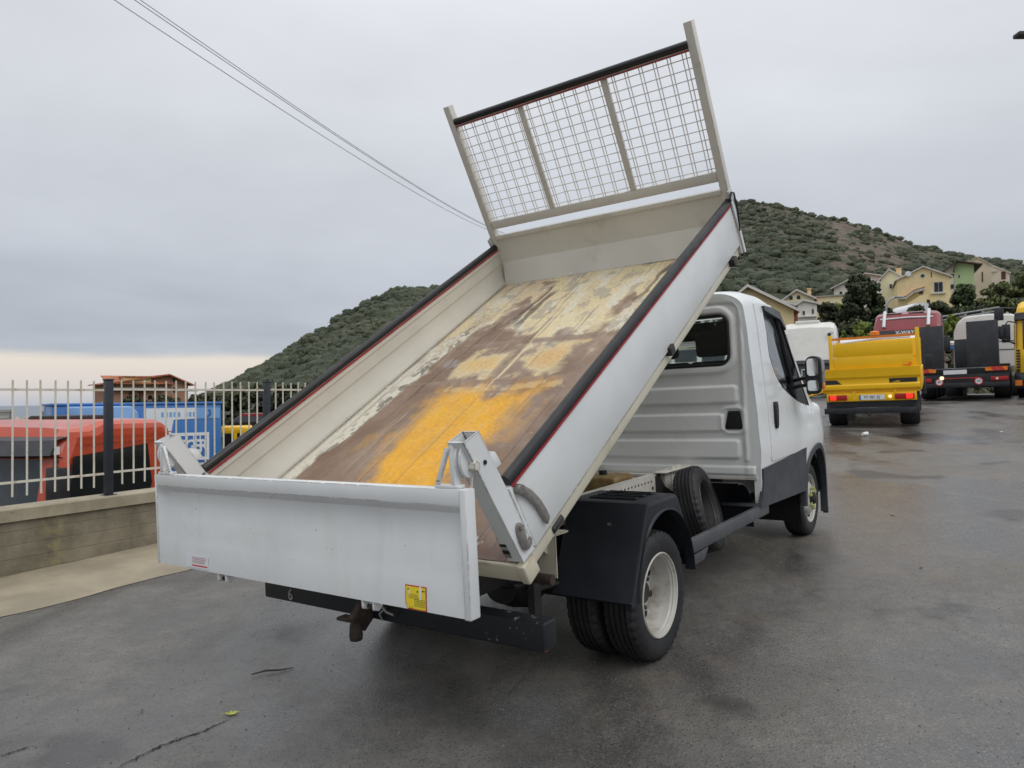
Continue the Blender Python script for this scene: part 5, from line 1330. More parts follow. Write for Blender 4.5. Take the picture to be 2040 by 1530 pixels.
# ---- low loader with two raised ramps
P = at(1916, 797, 22.3)
ll = thing('low_loader', 'black low loader trailer with two raised black ramps and warning chevrons', 'trailer', stand(P.x, P.y, 36))
mb = MB(); mb.box(0, 9.5, -1.25, 1.25, .80, 1.0); mb.box(.0, .12, -1.25, 1.25, .45, 1.0); mb.build('deck', 'black_paint', ll, bevel=.015)
mb = MB(); mb.box(-.04, .06, -1.25, 1.25, .42, .56); mb.build('rear_bumper', 'black_paint', ll, bevel=.01)
for y0, y1 in ((-1.02, -.20), (.42, 1.22)):
    mb = MB(); mb.prism([(-.02, 1.02), (.10, 1.02), (.20, 2.42 if y0 < 0 else 2.36), (.10, 2.44 if y0 < 0 else 2.38)], y0, y1, 'y'); r_ = mb.build('ramp', 'black_paint', ll, bevel=.01)
mb = MB(); mb.tube([(.10, -1.05, 2.4), (.08, -1.08, 2.66)], .018, 6); mb.build('marker_rod', 'black_paint', ll)
mb = MB(); mb.box(-.03, -.005, -.17, .45, .83, .96); mb.build('white_board', 'print_white', ll)
mb = MB(); mb.box(.0, .06, .33, .44, 1.0, 1.18); mb.build('ramp_bracket', 'steel_grey', ll)
for s in (-1, 1):
    a = s * .98
    mb = MB(); mb.box(-.02, -.005, a - .23, a + .23, .90, 1.02); ch = mb.build('warning_chevron', 'amber', ll)
    mb = MB()
    for k in (-.12, .04): mb.prism([(a + k - .05, .90), (a + k + .09, .90), (a + k + .16, 1.02), (a + k + .02, 1.02)], -.027, -.020, 'x')
    mb.build('red_stripe', 'print_red', ch)
    a = s * 1.0; mb = MB(); mb.box(-.07, -.03, a - .22, a + .22, .60, .72); tl = mb.build('tail_light', 'lamp_red', ll, bevel=.01)
    mb = MB(); mb.lathe([(.001, -.085), (.035, -.085), (.035, -.07), (.001, -.07)], 10, 'x', c=(0, a + .06, .66)); mb.build('reversing_lens', 'print_white', tl)
    a = s * .52 + .05; mb = MB(); mb.lathe([(.001, -.065), (.11, -.065), (.11, -.045), (.001, -.045)], 20, 'x', c=(0, a, .60)); sg_ = mb.build('speed_plate', 'print_white', ll)
    mb = MB(); ring(mb, [(.115, -.06), (.112, -.072), (.088, -.072), (.088, -.06)], 20); 
    m2 = MB(); m2.add([(p[1], p[0] + a, p[2] + .60) for p in mb.v], mb.f); m2.build('red_ring', 'print_red', sg_)
    text('speed_text', '60', .10, 'print_black', sg_, frame((-.0665, a, .60), (0, -1, 0), (0, 0, 1)))
    mb = MB(); mb.box(-.03, -.005, s * .70 - .05, s * .70 + .05, .90, 1.01); mb.build('amber_reflector', 'amber', ll)
    for x in (1.6, 2.9): bg_wheel(ll, x, s * 1.02, .42, .45)
mb = MB(); mb.box(-.045, -.03, -.45, .45, .695, .715); mb.build('red_line', 'print_red', ll)
mb = MB(); mb.lathe([(.001, -.09), (.05, -.085), (.06, -.05), (.06, -.03), (.001, -.03)], 16, 'x', c=(0, .50, .72)); mb.build('lit_lamp', 'lit_white', ll)
mb = MB(); mb.box(3.2, 4.0, -1.2, -.5, 1.0, 1.1); mb.box(6.3, 6.5, -.2, .6, 1.0, 2.1); mb.build('tool_box', 'black_paint', ll, bevel=.02)
mb = MB(); mb.tube([(.12, 1.42, .90), (.10, 1.30, .95)], .03, 6); mb.build('fitting', 'steel_grey', ll)

# white tractor beyond the low loader, seen from the back
P = at(1972, 800, 29.5)
wb_ = thing('tractor_truck', 'white tractor truck with rounded roof seen from behind beyond the raised ramps', 'truck', stand(P.x, P.y, 37, P.z))
mb = MB(); mb.prism([(-1.25, 1.0), (-1.28, 1.2), (-1.25, 2.9), (-1.15, 3.35), (-.85, 3.55), (.0, 3.62), (.85, 3.55), (1.10, 3.3), (1.22, 2.9), (1.25, 1.0)], 0, 2.2, 'x'); c0 = mb.build('cab_body', 'truck_white', wb_, bevel=.10, seg=4)
mb = MB(); mb.box(-.02, -.004, -1.05, -1.03, 1.1, 2.4); mb.box(-.02, -.004, .2, 1.2, 2.28, 2.31); mb.box(-.02, -.004, -1.2, -.2, 2.1, 2.13); mb.box(-.02, -.004, -1.2, -.2, 2.45, 2.475); mb.build('panel_seams', 'dark_metal', c0)
mb = MB(); mb.box(-.5, -.1, .35, 1.0, 1.0, 2.3); mb.build('air_stack', 'black_paint', wb_, bevel=.08, seg=3)
mb = MB(); mb.lathe([(.001, 0), (.30, 0), (.32, .1), (.26, .18), (.001, .2)], 18, 'z', c=(-.3, 1.35, 2.35)); mb.lathe([(.001, 0), (.28, 0), (.28, .15), (.001, .15)], 18, 'z', c=(-.3, 1.35, 2.2), mi=1); mb.build('air_intake', ['truck_white', 'truck_blue'], wb_)
mb = MB(); mb.box(-3.9, 2.1, -.45, -.3, .75, 1.0); mb.box(-3.9, 2.1, .3, .45, .75, 1.0); mb.box(-.1, 2.2, -1.2, 1.2, .6, 1.0); mb.build('chassis_frame', 'dark_metal', wb_)
mb = MB(); mb.box(-1.2, -.1, -1.22, -.7, .55, 1.0); mb.build('side_tank', 'steel_grey', wb_, bevel=.05)
for s in (-1, 1):
    bg_wheel(wb_, 1.0, s * 1.05, .5, .32); bg_wheel(wb_, -2.6, s * .95, .5, .55)

# yellow truck at the right edge of the picture
P = at(2124, 803, 21.5)
ye = thing('tractor_truck', 'yellow tractor truck with big black mirrors at the right edge of the photo', 'truck', stand(P.x, P.y, 219, P.z))
of, hw = tractor(ye, 'yellow_paint', H=3.25, Wd=2.5, visor='black_paint', lower='black_paint')
mb = MB()
for z in (2.05, 2.62):
    mb.box(-.02, .12, -hw - .48, -hw - .24, z - .02, z + .36)
mb.tube([(-.1, -hw + .05, 2.95), (.05, -hw - .3, 2.98), (.08, -hw - .40, 2.9), (.08, -hw - .42, 2.05), (.02, -hw - .2, 1.98), (-.1, -hw + .03, 1.85)], .03, 6)
mb.build('mirror_arm', 'black_paint', ye, bevel=.02)
mb = MB(); mb.box(.02, .055, -hw + .05, -hw + .14, .95, 1.02)
for k in range(8): mb.box(.021, .056, -hw + .06, -hw + .16, 1.0 + .085 * k, 1.06 + .085 * k)
mb.build('front_lettering', 'print_black', ye)
mb = MB(); mb.box(.05, .08, -hw + .02, -hw + .2, .55, .72); mb.build('indicator', 'amber', ye)

# ---- lower yard behind the wall
LZ = -1.85
Pn = at(103, 900, 8.9)
rc = thing('tractor_truck', 'red tractor truck with a dark sun visor parked behind the fence', 'truck', None)
# its near front corner stands at Pn, the flank runs off along the wall
hd = Vector((-.30, -.954, 0)).normalized()
lf = Vector((-hd.y, hd.x, 0))           # left of the truck
org = Vector((Pn.x, Pn.y, LZ)) - lf * 1.22 + hd * .12
rc.matrix_basis = Matrix(((hd.x, lf.x, 0, org.x), (hd.y, lf.y, 0, org.y), (0, 0, 1, LZ), (0, 0, 0, 1)))
of, hw = tractor(rc, 'truck_red', H=3.12, Wd=2.44, Lc=2.2, visor='cladding_grey', screen='dull_glass', zmap=[(0, 0), (.95, 1.0), (1.66, 1.75), (2.54, 2.64), (2.84, 2.92), (3.12, 3.12)])
for s in (-1, 1):
    mb = MB(); a, b_ = sorted((s * (hw + .003), s * (hw + .016)))
    mb.prism([(-.30, 1.6), (-.42, 2.66), (-1.62, 2.76), (-1.70, 2.2), (-1.55, 1.75)], a, b_, 'y'); mb.build('window_band', 'dark_glass', rc)
    for z in (2.82, 2.90):
        mb = MB(); mb.box(-2.1, -.5, a - .004, b_ - .006, z, z + .012); mb.build('flank_crease', 'truck_red', rc)
mb = MB(); mb.box(of(2.7) - .06, of(2.7) + .02, 1.0, 1.19, 2.70, 2.80); mb.build('visor_lamp', 'print_white', rc)
mb = MB(); mb.box(-1.75, -1.15, -.45, .45, 3.10, 3.17); mb.build('roof_hatch', 'dark_metal', rc, bevel=.02)

# blue box lorry with white panels
hd = Vector((-.90, -.43, 0)).normalized()
A_ = at(441, 806, 21.0); A_.z = LZ
def bl_M(o_, ang):
    c_, s_ = math.cos(ang), math.sin(ang); return Matrix(((c_, -s_, 0, o_.x), (s_, c_, 0, o_.y), (0, 0, 1, o_.z), (0, 0, 0, 1)))
# local x runs along the end face from its left edge to its right edge as seen by the camera, y away from it
v = at(441, 806, 21.6) - at(286, 806, 20.4); ang = math.atan2(v.y, v.x); wl = math.hypot(v.x, v.y)
O_ = at(286, 806, 20.4); O_.z = LZ
bl = thing('box_lorry', 'blue and white box lorry with big white letters behind the fence', 'lorry', bl_M(O_, ang))
top = 1.44 - LZ
mb = MB(); mb.box(-2.2, wl, 0, 5.5, 1.0, top); bx = mb.build('box_body', 'truck_blue', bl, bevel=.04)
mb = MB(); mb.box(-2.25, wl + .03, -.03, 5.52, top, top + .07); mb.build('top_frame', 'truck_blue', bx, bevel=.02)
mb = MB(); mb.prism([(.06, top - 2.6), (.06, top - .10), (wl - .72, top - .10), (wl - .72, top - .42), (.78, top - .44), (.42, top - 2.6)], -.012, -.002, 'y'); wp = mb.build('white_panel', 'print_white', bx)
mb = MB(); mb.prism([(wl - .70, top - .42), (wl - .70, top - .10), (wl - .05, top - .10), (wl - .05, top - .42)], -.012, -.002, 'y'); mb.build('pale_panel', 'pale_blue', bx)
mb = MB()
x0_, x1_, z0_, z1_ = .78, wl - .42, top - 1.55, top - .92
for q in ((x0_, x1_, z1_, z1_ + .09), (x0_, x1_, z0_ - .09, z0_), (x0_ - .09, x0_, z0_ - .09, z1_ + .09), (x1_, x1_ + .07, z0_ - .09, z1_ + .09)): mb.box(q[0], q[1], -.014, -.003, q[2], q[3])
nl = 5; cw_ = (x1_ - x0_) / nl
for k in range(1, nl): mb.box(x0_ + cw_ * k - .015, x0_ + cw_ * k + .015, -.014, -.003, z0_, z1_)
mb.build('letter_frame', 'print_white', bx)
for k, ch in enumerate('LEGER'):
    text('letter', ch, .50, 'print_white', bx, frame((x0_ + cw_ * (k + .5), -.008, (z0_ + z1_) / 2), (1, 0, 0), (0, 0, 1)), extrude=.005, bold=.012, sx=.8)
mb = MB(); mb.tube([(wl - .35, -.02, top - .15), (wl - .32, -.02, top - .28), (wl - .40, -.02, top - .36)], .03, 6); mb.build('emblem', 'truck_blue', bx)
mb = MB()
for k in range(9): mb.box(.45 + .11 * k + (.08 if k > 4 else 0), .52 + .11 * k + (.08 if k > 4 else 0), -.016, -.011, top - .36, top - .22)
mb.build('faded_lettering', 'pale_blue', wp)
for y in (1.0, 4.2):
    for x in (-1.8, wl - .4): 
        mb = MB(); mb.lathe([(.001, -.15), (.5, -.15), (.5, .15), (.001, .15)], 20, 'x', c=(x, y, .5)); mb.build('wheel', 'tyre_rubber', bl)
mb = MB(); mb.box(-2.0, wl - .1, .1, 5.4, .8, 1.0); mb.build('chassis_frame', 'dark_metal', bl)
# pale blue van beside it
P0 = at(128, 806, 18.5); P1 = at(282, 806, 19.5); v = P1 - P0; ang = math.atan2(v.y, v.x); wv2 = math.hypot(v.x, v.y); P0.z = LZ
bv = thing('panel_van', 'pale blue high van with white roof lettering behind the red truck', 'van', bl_M(P0, ang))
top = 1.42 - LZ
mb = MB(); mb.prism([(0, .5), (.03, top - .9), (.12, top - .15), (.10, top), (wv2 - .25, top), (wv2 - .08, top - .18), (wv2, top - .9), (wv2, .5)], 0, 4.5, 'y'); vb = mb.build('van_body', 'pale_blue', bv, bevel=.04, seg=3)
mb = MB(); mb.prism([(.40, top - .62), (.46, top - .40), (wv2 - .75, top - .36), (wv2 - .70, top - .62)], -.012, -.002, 'y'); wp2 = mb.build('white_panel', 'print_white', vb)
mb = MB(); mb.box(.50, wv2 - .8, -.02, -.010, top - .45, top - .42)
for k in range(10): mb.box(.46 + .10 * k, .52 + .10 * k, -.02, -.010, top - .6, top - .5)
mb.build('faded_lettering', 'pale_blue', wp2)
for x in (.25, wv2 - .25):
    for y in (.9, 3.6): mb = MB(); mb.lathe([(.001, -.12), (.36, -.12), (.36, .12), (.001, .12)], 20, 'x', c=(x, y, .36)); mb.build('wheel', 'tyre_rubber', bv)
# yellow loader frame and dark van further right
P0 = at(440, 848, 23); P0.z = LZ
ld = thing('loader', 'yellow loader cab frame behind the fence beside the blue lorry', 'loader', bl_M(P0, .35))
Hc = 2.55
mb = MB(); mb.box(0, .95, 0, 1.4, Hc - .22, Hc); mb.build('cab_roof', 'yellow_paint', ld, bevel=.04)
for x, y in ((.38, 0), (.86, 0), (.02, 1.3), (.86, 1.3)):
    mb = MB(); mb.box(x, x + .10, y, y + .08, 1.0, Hc - .2); mb.build('cab_pillar', 'yellow_paint', ld)
mb = MB(); mb.box(.05, .9, .05, 1.35, 1.0, Hc - .25); mb.build('cab_glass', 'dark_glass', ld)
mb = MB(); mb.box(-.2, 1.2, -.4, 2.6, .5, 1.1); mb.build('loader_body', 'yellow_paint', ld, bevel=.05)
mb = MB(); mb.box(.62, .98, -.25, -.05, Hc - .3, Hc - .02); mb.build('work_lamp', 'yellow_paint', ld, bevel=.03)
for x in (-.1, 1.1):
    for y in (0, 2.0): mb = MB(); mb.lathe([(.001, -.2), (.6, -.2), (.6, .2), (.001, .2)], 20, 'x', c=(x, y, .6)); mb.build('wheel', 'tyre_rubber', ld)
P0 = at(448, 828, 27); P0.z = LZ
dv = thing('panel_van', 'dark grey van with a reddish roof edge behind the fence near the hill', 'van', bl_M(P0, .3))
top = at(448, 826, 27).z - LZ
mb = MB(); mb.prism([(0, .5), (.0, top - .9), (.25, top - .25), (.55, top), (3.0, top), (3.2, top - .2), (3.2, .5)], 0, 2.0, 'y'); vb = mb.build('van_body', 'cladding_grey', dv, bevel=.06, seg=3)
mb = MB(); mb.prism([(.50, top - .06), (.60, top + .02), (3.0, top + .02), (3.1, top - .08)], -.01, 2.01, 'y'); mb.build('roof_edge', 'truck_maroon', vb)
mb = MB(); mb.prism([(.12, top - .85), (.35, top - .3), (3.0, top - .3), (3.0, top - .85)], -.012, -.002, 'y'); mb.build('side_window', 'dark_glass', vb)
for x in (.6, 2.6):
    for y in (.1, 1.9): mb = MB(); mb.lathe([(.001, -.12), (.36, -.12), (.36, .12), (.001, .12)], 20, 'y', c=(x, y, .36)); mb.build('wheel', 'tyre_rubber', dv)
# ================================================================== HOUSES
for nm, c_ in dict(wall_yellow=(.80, .65, .36), wall_cream=(.78, .71, .46), wall_pale=(.70, .63, .53), wall_green=(.42, .55, .29), wall_beige=(.60, .50, .37), wall_terracotta=(.40, .11, .07), wall_white=(.76, .72, .65), brick_wall=(.36, .19, .12)).items():
    simple(nm, c_, .85, var=.08, scale=.35, dirt=tuple(x * .55 for x in c_), dirt_amt=.3)
simple('roof_tile', (.38, .13, .06), .85, var=.3, scale=1.2, dirt=(.14, .10, .08), dirt_amt=.5)
simple('roof_dark', (.075, .05, .042), .85, var=.25, scale=1.2)
simple('trim_white', (.62, .60, .56), .7, var=.08, scale=.8)
simple('shutter_brown', (.10, .035, .022), .7, var=.2)
simple('concrete_grey', (.30, .29, .27), .9, var=.2, scale=.6)
def house(name, label, px, py, depth, wpx, hpx_e, hpx_r, deep=9, yaw=0, wall='wall_yellow', roof='roof_tile', apex=.5, over=.35, fascia='trim_white', windows=(), chimney=None, group=None, drop=5, cat='house', flat=False):
    """gable front facing the camera: px,py = bottom left of the facade; eave and ridge heights and width in photo pixels at that depth"""
    k = depth / FPX
    P = at(px, py, depth); az = math.degrees(math.atan2(P.x, P.y))
    h = rad(90 - (az + 90 + yaw)); M = Matrix.Translation(P) @ Matrix.Rotation(h, 4, 'Z')     # local x = rightwards along the facade, y away from the camera
    root = thing(name, label, cat, M, group)
    kx = k * math.cos(math.atan2(P.x, P.y)); Wf, He, Hr = wpx * kx, hpx_e * k, hpx_r * k
    xa = Wf * apex
    mb = MB()
    pts = [(0, -drop), (Wf, -drop), (Wf, He), (xa, Hr), (0, He)] if not flat else [(0, -drop), (Wf, -drop), (Wf, He), (0, He)]
    mb.prism(pts, 0, deep, 'y'); wl_ = mb.build('wall', wall, root, smooth=0)
    if not flat:
        th = .18
        for (xA, zA), (xB, zB) in (((0, He), (xa, Hr)), ((Wf, He), (xa, Hr))):
            if abs(xA - xB) < .05: continue
            dx, dz = xB - xA, zB - zA; l_ = math.hypot(dx, dz); e = over / l_
            xs, zs_ = xA - dx * e, zA - dz * e
            mb = MB(); mb.prism([(xs, zs_ + .02), (xB, zB + .02), (xB, zB + .02 + th), (xs, zs_ + .02 + th)], -over, deep + over, 'y'); r_ = mb.build('roof', roof, root, smooth=0)
            mb = MB(); mb.prism([(xs, zs_ - .02), (xB, zB - .02), (xB, zB + th + .05), (xs, zs_ + th + .05)], -over - .08, -over - .003, 'y'); mb.build('fascia', fascia, r_, smooth=0)
    else:
        mb = MB(); mb.box(-over, Wf + over, -over, deep + over, He, He + .22); mb.build('roof', roof, root, smooth=0)
    for (u, v_, a, b_, kind) in windows:      # centre and size in pixels from the bottom left corner
        x, z, ww, hh = u * kx, v_ * k, a * kx, b_ * k
        if kind == 'round':
            mb = MB(); mb.lathe([(.001, -.05), (ww / 2, -.05), (ww / 2, .01), (.001, .01)], 20, 'y', c=(x, 0, z)); o = mb.build('window', 'trim_white', root)
            mb = MB(); mb.lathe([(.001, -.06), (ww * .36, -.06), (ww * .36, -.05), (.001, -.05)], 20, 'y', c=(x, 0, z)); mb.build('pane', 'dull_glass', o)
        elif kind == 'arch':
            pts = [(x - ww / 2, z - hh / 2), (x + ww / 2, z - hh / 2)] + [(x + ww / 2 * math.cos(rad(q)), z + hh / 2 - ww / 2 + ww / 2 * math.sin(rad(q))) for q in range(0, 181, 20)]
            mb = MB(); mb.prism(pts, -.03, -.004, 'y'); mb.build('arch_opening', 'dark_glass', root)
        elif kind == 'sill':
            mb = MB(); mb.box(x - ww / 2, x + ww / 2, -.35, 0, z - hh / 2, z + hh / 2); mb.build('ledge', 'trim_white', root)
        elif kind == 'band':
            mb = MB(); mb.box(x - ww / 2, x + ww / 2, -.03, 0, z - hh / 2, z + hh / 2); mb.build('facade_band', 'trim_white', root)
        elif kind == 'door':
            mb = MB(); mb.box(x - ww / 2, x + ww / 2, -.05, 0, z - hh / 2, z + hh / 2); mb.build('door', 'shutter_brown', root)
        else:
            mb = MB(); mb.box(x - ww / 2 - .08, x + ww / 2 + .08, -.06, 0, z - hh / 2 - .08, z + hh / 2 + .08); o = mb.build('window', 'trim_white' if kind != 'brown' else 'shutter_brown', root)
            n_ = 2 if kind == 'two' else 1
            for q in range(n_):
                xa_ = x - ww / 2 + ww * q / n_ + .03; xb_ = x - ww / 2 + ww * (q + 1) / n_ - .03
                mb = MB(); mb.box(xa_, xb_, -.075, -.058, z - hh / 2, z + hh / 2); mb.build('pane', 'dark_glass' if kind != 'brown' else 'shutter_brown', o)
    if chimney:
        for u, v_, a, b_, m_ in chimney:
            mb = MB(); mb.box((u - a / 2) * kx, (u + a / 2) * kx, 2, 2 + a * k, v_ * k - 1.0, (v_ + b_) * k); mb.box((u - a / 2) * kx - .1, (u + a / 2) * kx + .1, 1.9, 2.1 + a * k, (v_ + b_) * k, (v_ + b_) * k + .15); mb.build('chimney', m_, root, smooth=0)
    return root, k, Wf, He
G = 'houses on the hillside'
house('house', 'yellow house gable with a pale sloping roof edge right beside the tipper cab roof', 1426, 668, 62, 152, 44, 92, 12, 0, 'wall_yellow', 'roof_tile', .42, .5, windows=((40, 30, 10, 14, 'w'),), group=G)
house('house', 'small cream house with two arched windows and a yellow chimney', 1562, 660, 112, 60, 62, 79, 10, 4, 'wall_cream', 'roof_tile', .45, .4, windows=((15, 66, 7, 8, 'arch'), (30, 66, 7, 8, 'arch'), (23, 57, 50, 2, 'band'), (45, 25, 6, 9, 'w')), chimney=((50, 76, 7, 8, 'wall_yellow'),), group=G)
house('house', 'red terracotta walled house in front of the cream house with arches', 1548, 660, 100, 44, 46, 58, 6, 0, 'wall_terracotta', 'roof_tile', .3, .4, windows=((20, 22, 6, 8, 'w'),), group=G)
r_, k, wf, he = house('house', 'white ruined looking annex with a grey balcony below the cream house', 1590, 662, 96, 38, 55, 62, 7, 0, 'wall_white', 'roof_dark', .3, .2, windows=((12, 38, 5, 8, 'w'), (30, 40, 4, 10, 'door'), (19, 30, 36, 2, 'sill'), (12, 16, 12, 2, 'band'), (19, 6, 37, 3, 'sill')), group=G)
house('house', 'long low cream house with a grey flat roof behind the bushes', 1624, 650, 118, 66, 57, 57, 9, 6, 'wall_cream', 'concrete_grey', .5, .25, windows=((10, 36, 12, 14, 'arch'), (35, 40, 6, 8, 'w')), group=G, flat=True)
house('house', 'white house with a dark red stepped roof on the slope below the hill', 1662, 610, 175, 60, 36, 56, 12, 8, 'wall_white', 'roof_tile', .8, .8, windows=((14, 24, 6, 8, 'w'), (30, 26, 5, 7, 'w')), group=G)
house('house', 'white house with a long dark red roof behind the dark tree', 1718, 606, 180, 52, 50, 60, 12, 0, 'wall_white', 'roof_tile', .1, .8, windows=((20, 36, 6, 7, 'w'),), group=G)
house('house', 'small orange roofed house with a yellow chimney left of the big yellow house', 1756, 612, 150, 44, 56, 72, 10, 10, 'wall_cream', 'roof_tile', .4, .4, windows=((20, 40, 6, 8, 'w'),), chimney=((32, 62, 9, 14, 'wall_yellow'),), group=G)
r_, k, wf, he = house('house', 'big yellow house with a round gable window and an outside staircase', 1788, 614, 140, 104, 56, 78, 11, -4, 'wall_yellow', 'trim_white', .50, .4, windows=((51, 61, 11, 11, 'round'), (81, 37, 17, 19, 'two'), (80, 25, 28, 3, 'sill'), (33, 61, 2, 10, 'band'), (68, 62, 2, 10, 'door'), (47, 29, 9, 8, 'w'), (60, 8, 9, 12, 'arch'), (80, 7, 5, 8, 'door')), group=G)
ky = k; mb = MB(); q = [(2, 20), (16, 20), (32, 31), (54, 36)]; q = [(a * .87, b_) for a, b_ in q]
mb.prism([(a * k, b_ * k) for a, b_ in q] + [(a * k, (b_ - 4) * k) for a, b_ in q[::-1]], -1.6, -.02, 'y'); st = mb.build('stair_roof', 'trim_white', r_, smooth=0)
mb = MB(); mb.prism([(a * k, (b_ + .3) * k) for a, b_ in q] + [(a * k, (b_ + 1.5) * k) for a, b_ in q[::-1]], -1.7, -.05, 'y'); mb.build('stair_tiles', 'roof_tile', st, smooth=0)
mb = MB(); mb.prism([(16 * k, -8 * k), (49 * k, -8 * k), (49 * k, 20 * k), (38 * k, 20 * k), (16 * k, 6 * k)], -1.8, -.03, 'y'); mb.build('stair_wall', 'wall_yellow', r_, smooth=0)
mb = MB(); mb.lathe([(.001, 0), (.5, .05), (.55, .2)], 16, 'y', c=(20 * k, -.5, 66 * k)); mb.build('satellite_dish', 'print_white', r_)
house('house', 'green house with a dark overhanging roof beside the big yellow house', 1903, 606, 150, 39, 76, 84, 12, -6, 'wall_green', 'roof_dark', .05, 1.4, fascia='roof_dark', windows=((9, 55, 4, 6, 'w'),), group=G)
house('house', 'narrow pale house front with two glazed storeys left of the green house', 1883, 606, 151, 21, 66, 80, 11, -6, 'wall_pale', 'roof_dark', .98, 1.0, fascia='roof_dark', windows=((11, 56, 17, 6, 'two'), (11, 34, 15, 9, 'two'), (11, 42, 20, 2, 'band'), (11, 64, 20, 2, 'band')), group=G)
house('house', 'unfinished beige house behind the green roof', 1920, 605, 168, 56, 72, 90, 12, 0, 'wall_beige', 'wall_beige', .48, .1, fascia='wall_beige', windows=((38, 50, 3, 20, 'door'),), chimney=((10, 80, 5, 6, 'wall_beige'),), group=G)
house('house', 'pale house with a red window at the right end of the row', 1962, 604, 172, 50, 56, 80, 12, 0, 'wall_pale', 'wall_pale', .05, .3, fascia='trim_white', windows=((38, 52, 7, 14, 'brown'), (16, 62, 20, 2, 'sill'), (18, 36, 4, 8, 'w')), group=G)
# brick house on the left
r_, k, wf, he = house('house', 'unfinished brick house with an orange tiled roof beyond the fence', 224, 806, 125, 166, 42, 60, 12, -14, 'brick_wall', 'roof_tile', .72, .9, fascia='roof_tile', windows=((38, 18, 8, 18, 'door'), (60, 18, 9, 18, 'door'), (80, 14, 10, 9, 'arch'), (92, 41, 7, 8, 'w'), (133, 29, 7, 12, 'w'), (133, 50, 5, 10, 'w'), (133, 50, 5, 10, 'w')), cat='house', drop=6)
mb = MB(); mb.prism([(-.9, 43 * k), (4.5, 59.5 * k), (4.5, 58 * k), (-.9, 41 * k)], -.8, 112 * k, 'x'); mb.build('front_roof', 'roof_tile', r_, smooth=0)
mb = MB(); mb.box(22 * k, 70 * k, -.5, 2.5, 40 * k, 55 * k); mb.build('dormer', 'wall_yellow', r_, smooth=0)
mb = MB(); mb.box(20 * k, 72 * k, -.8, 3, 55 * k, 57 * k); mb.build('dormer_roof', 'roof_tile', r_, smooth=0)
mb = MB(); mb.box(0, 96 * k, -.9, 0, 28 * k, 30 * k); mb.box(0, 100 * k, -.5, 0, 30.2 * k, 34 * k); mb.build('balcony', 'concrete_grey', r_, smooth=0)
mb = MB(); mb.box(100 * k, 166 * k, -.04, 0, 26 * k, 28 * k); mb.build('floor_band', 'concrete_grey', r_, smooth=0)
mb = MB()
for z in (-1.0, ): mb.box(-12 * k, -1 * k, 0, 3, 0, 8 * k)
mb.build('side_block', 'concrete_grey', r_, smooth=0)
# flat blocks and the far coastal town
for px, py, dp, wp_, hp, lb in ((-30, 870, 60, 50, 48, 'grey concrete block at the left edge behind the fence'), (84, 868, 70, 32, 44, 'grey container stack behind the red truck roof')):
    r_, k, wf, he = house('outbuilding', lb, px, py, dp, wp_, hp, hp, 3, 5, 'concrete_grey', 'concrete_grey', .5, .05, windows=((wp_ / 2, hp - 10, wp_ * .9, 1.5, 'band'), (wp_ / 2, hp - 20, wp_ * .9, 1.5, 'band')), cat='building', flat=True)
rn = random.Random(5)
for i in range(16):
    px = 12 + i * 6.5 + rn.uniform(-2, 2); hp = rn.uniform(4, 9)
    house('far_house', 'tiny pale house of the distant town by the sea', px, 838 + rn.uniform(-1, 4), 1500 + rn.uniform(-80, 200), rn.uniform(7, 14), hp, hp + rn.uniform(1, 3), 10, 0, rn.choice(['wall_pale', 'wall_beige', 'wall_white']), 'roof_tile', .5, .3, group='houses of the far coastal town', drop=12)

# ================================================================== PLANTS
def leafmat(name, a, b, c_):
    t = NT(name); g = t.nd('ShaderNodeNewGeometry'); q = t.nd('ShaderNodeAttribute', attribute_name='tint')
    sp_ = t.nd('ShaderNodeSeparateColor'); t.l.new(q.outputs['Color'], sp_.inputs[0])
    f = t.math('ADD', t.math('MULTIPLY', sp_.outputs[0], .85), t.math('MULTIPLY', g.outputs['Random Per Island'], .15))
    r = t.nd('ShaderNodeValToRGB'); e = r.color_ramp; e.elements[0].color = (*a, 1); e.elements[1].color = (*c_, 1); m = e.elements.new(.5); m.color = (*b, 1)
    t.l.new(f, r.inputs[0]); t.out(r.outputs[0], .7)
def leafmesh(name, V, nrm, tint, mat, parent=None, kind=None):
    """leaf faces shaded with the roundness of the clump they belong to"""
    n = len(V) // 4; Q = V.reshape(n, 4, 3).copy()
    g_ = np.cross(Q[:, 1] - Q[:, 0], Q[:, 3] - Q[:, 0]); fl = (g_ * nrm).sum(1) < 0
    Q[fl] = Q[fl][:, ::-1]; V = Q.reshape(-1, 3)
    o = npmesh(name, V, np.arange(4 * n).reshape(n, 4), mat, parent, smooth=True, kind=kind, attr={'tint': np.repeat(np.repeat(tint[:, None], 3, 1), 4, 0)})
    nn = nrm / np.linalg.norm(nrm, axis=1, keepdims=True)
    o.data.normals_split_custom_set_from_vertices(np.repeat(nn, 4, 0).astype(np.float32))
    return o
leafmat('leaf_dark', (.022, .034, .015), (.044, .060, .025), (.085, .088, .036))
leafmat('leaf_mid', (.030, .050, .018), (.060, .088, .030), (.12, .13, .045))
leafmat('leaf_bright', (.11, .16, .030), (.18, .24, .040), (.28, .32, .07))
leafmat('leaf_olive', (.030, .036, .018), (.055, .062, .028), (.11, .105, .05))
leafmat('leaf_grass', (.045, .065, .018), (.085, .105, .028), (.16, .165, .045))
leafmat('scrub_leaf', (.022, .032, .012), (.038, .048, .018), (.062, .062, .029))
simple('bark', (.085, .065, .05), .9, var=.3, scale=8)
def rnd_unit(n, rs):
    v = rs.normal(size=(n, 3)); return v / np.linalg.norm(v, axis=1, keepdims=True)
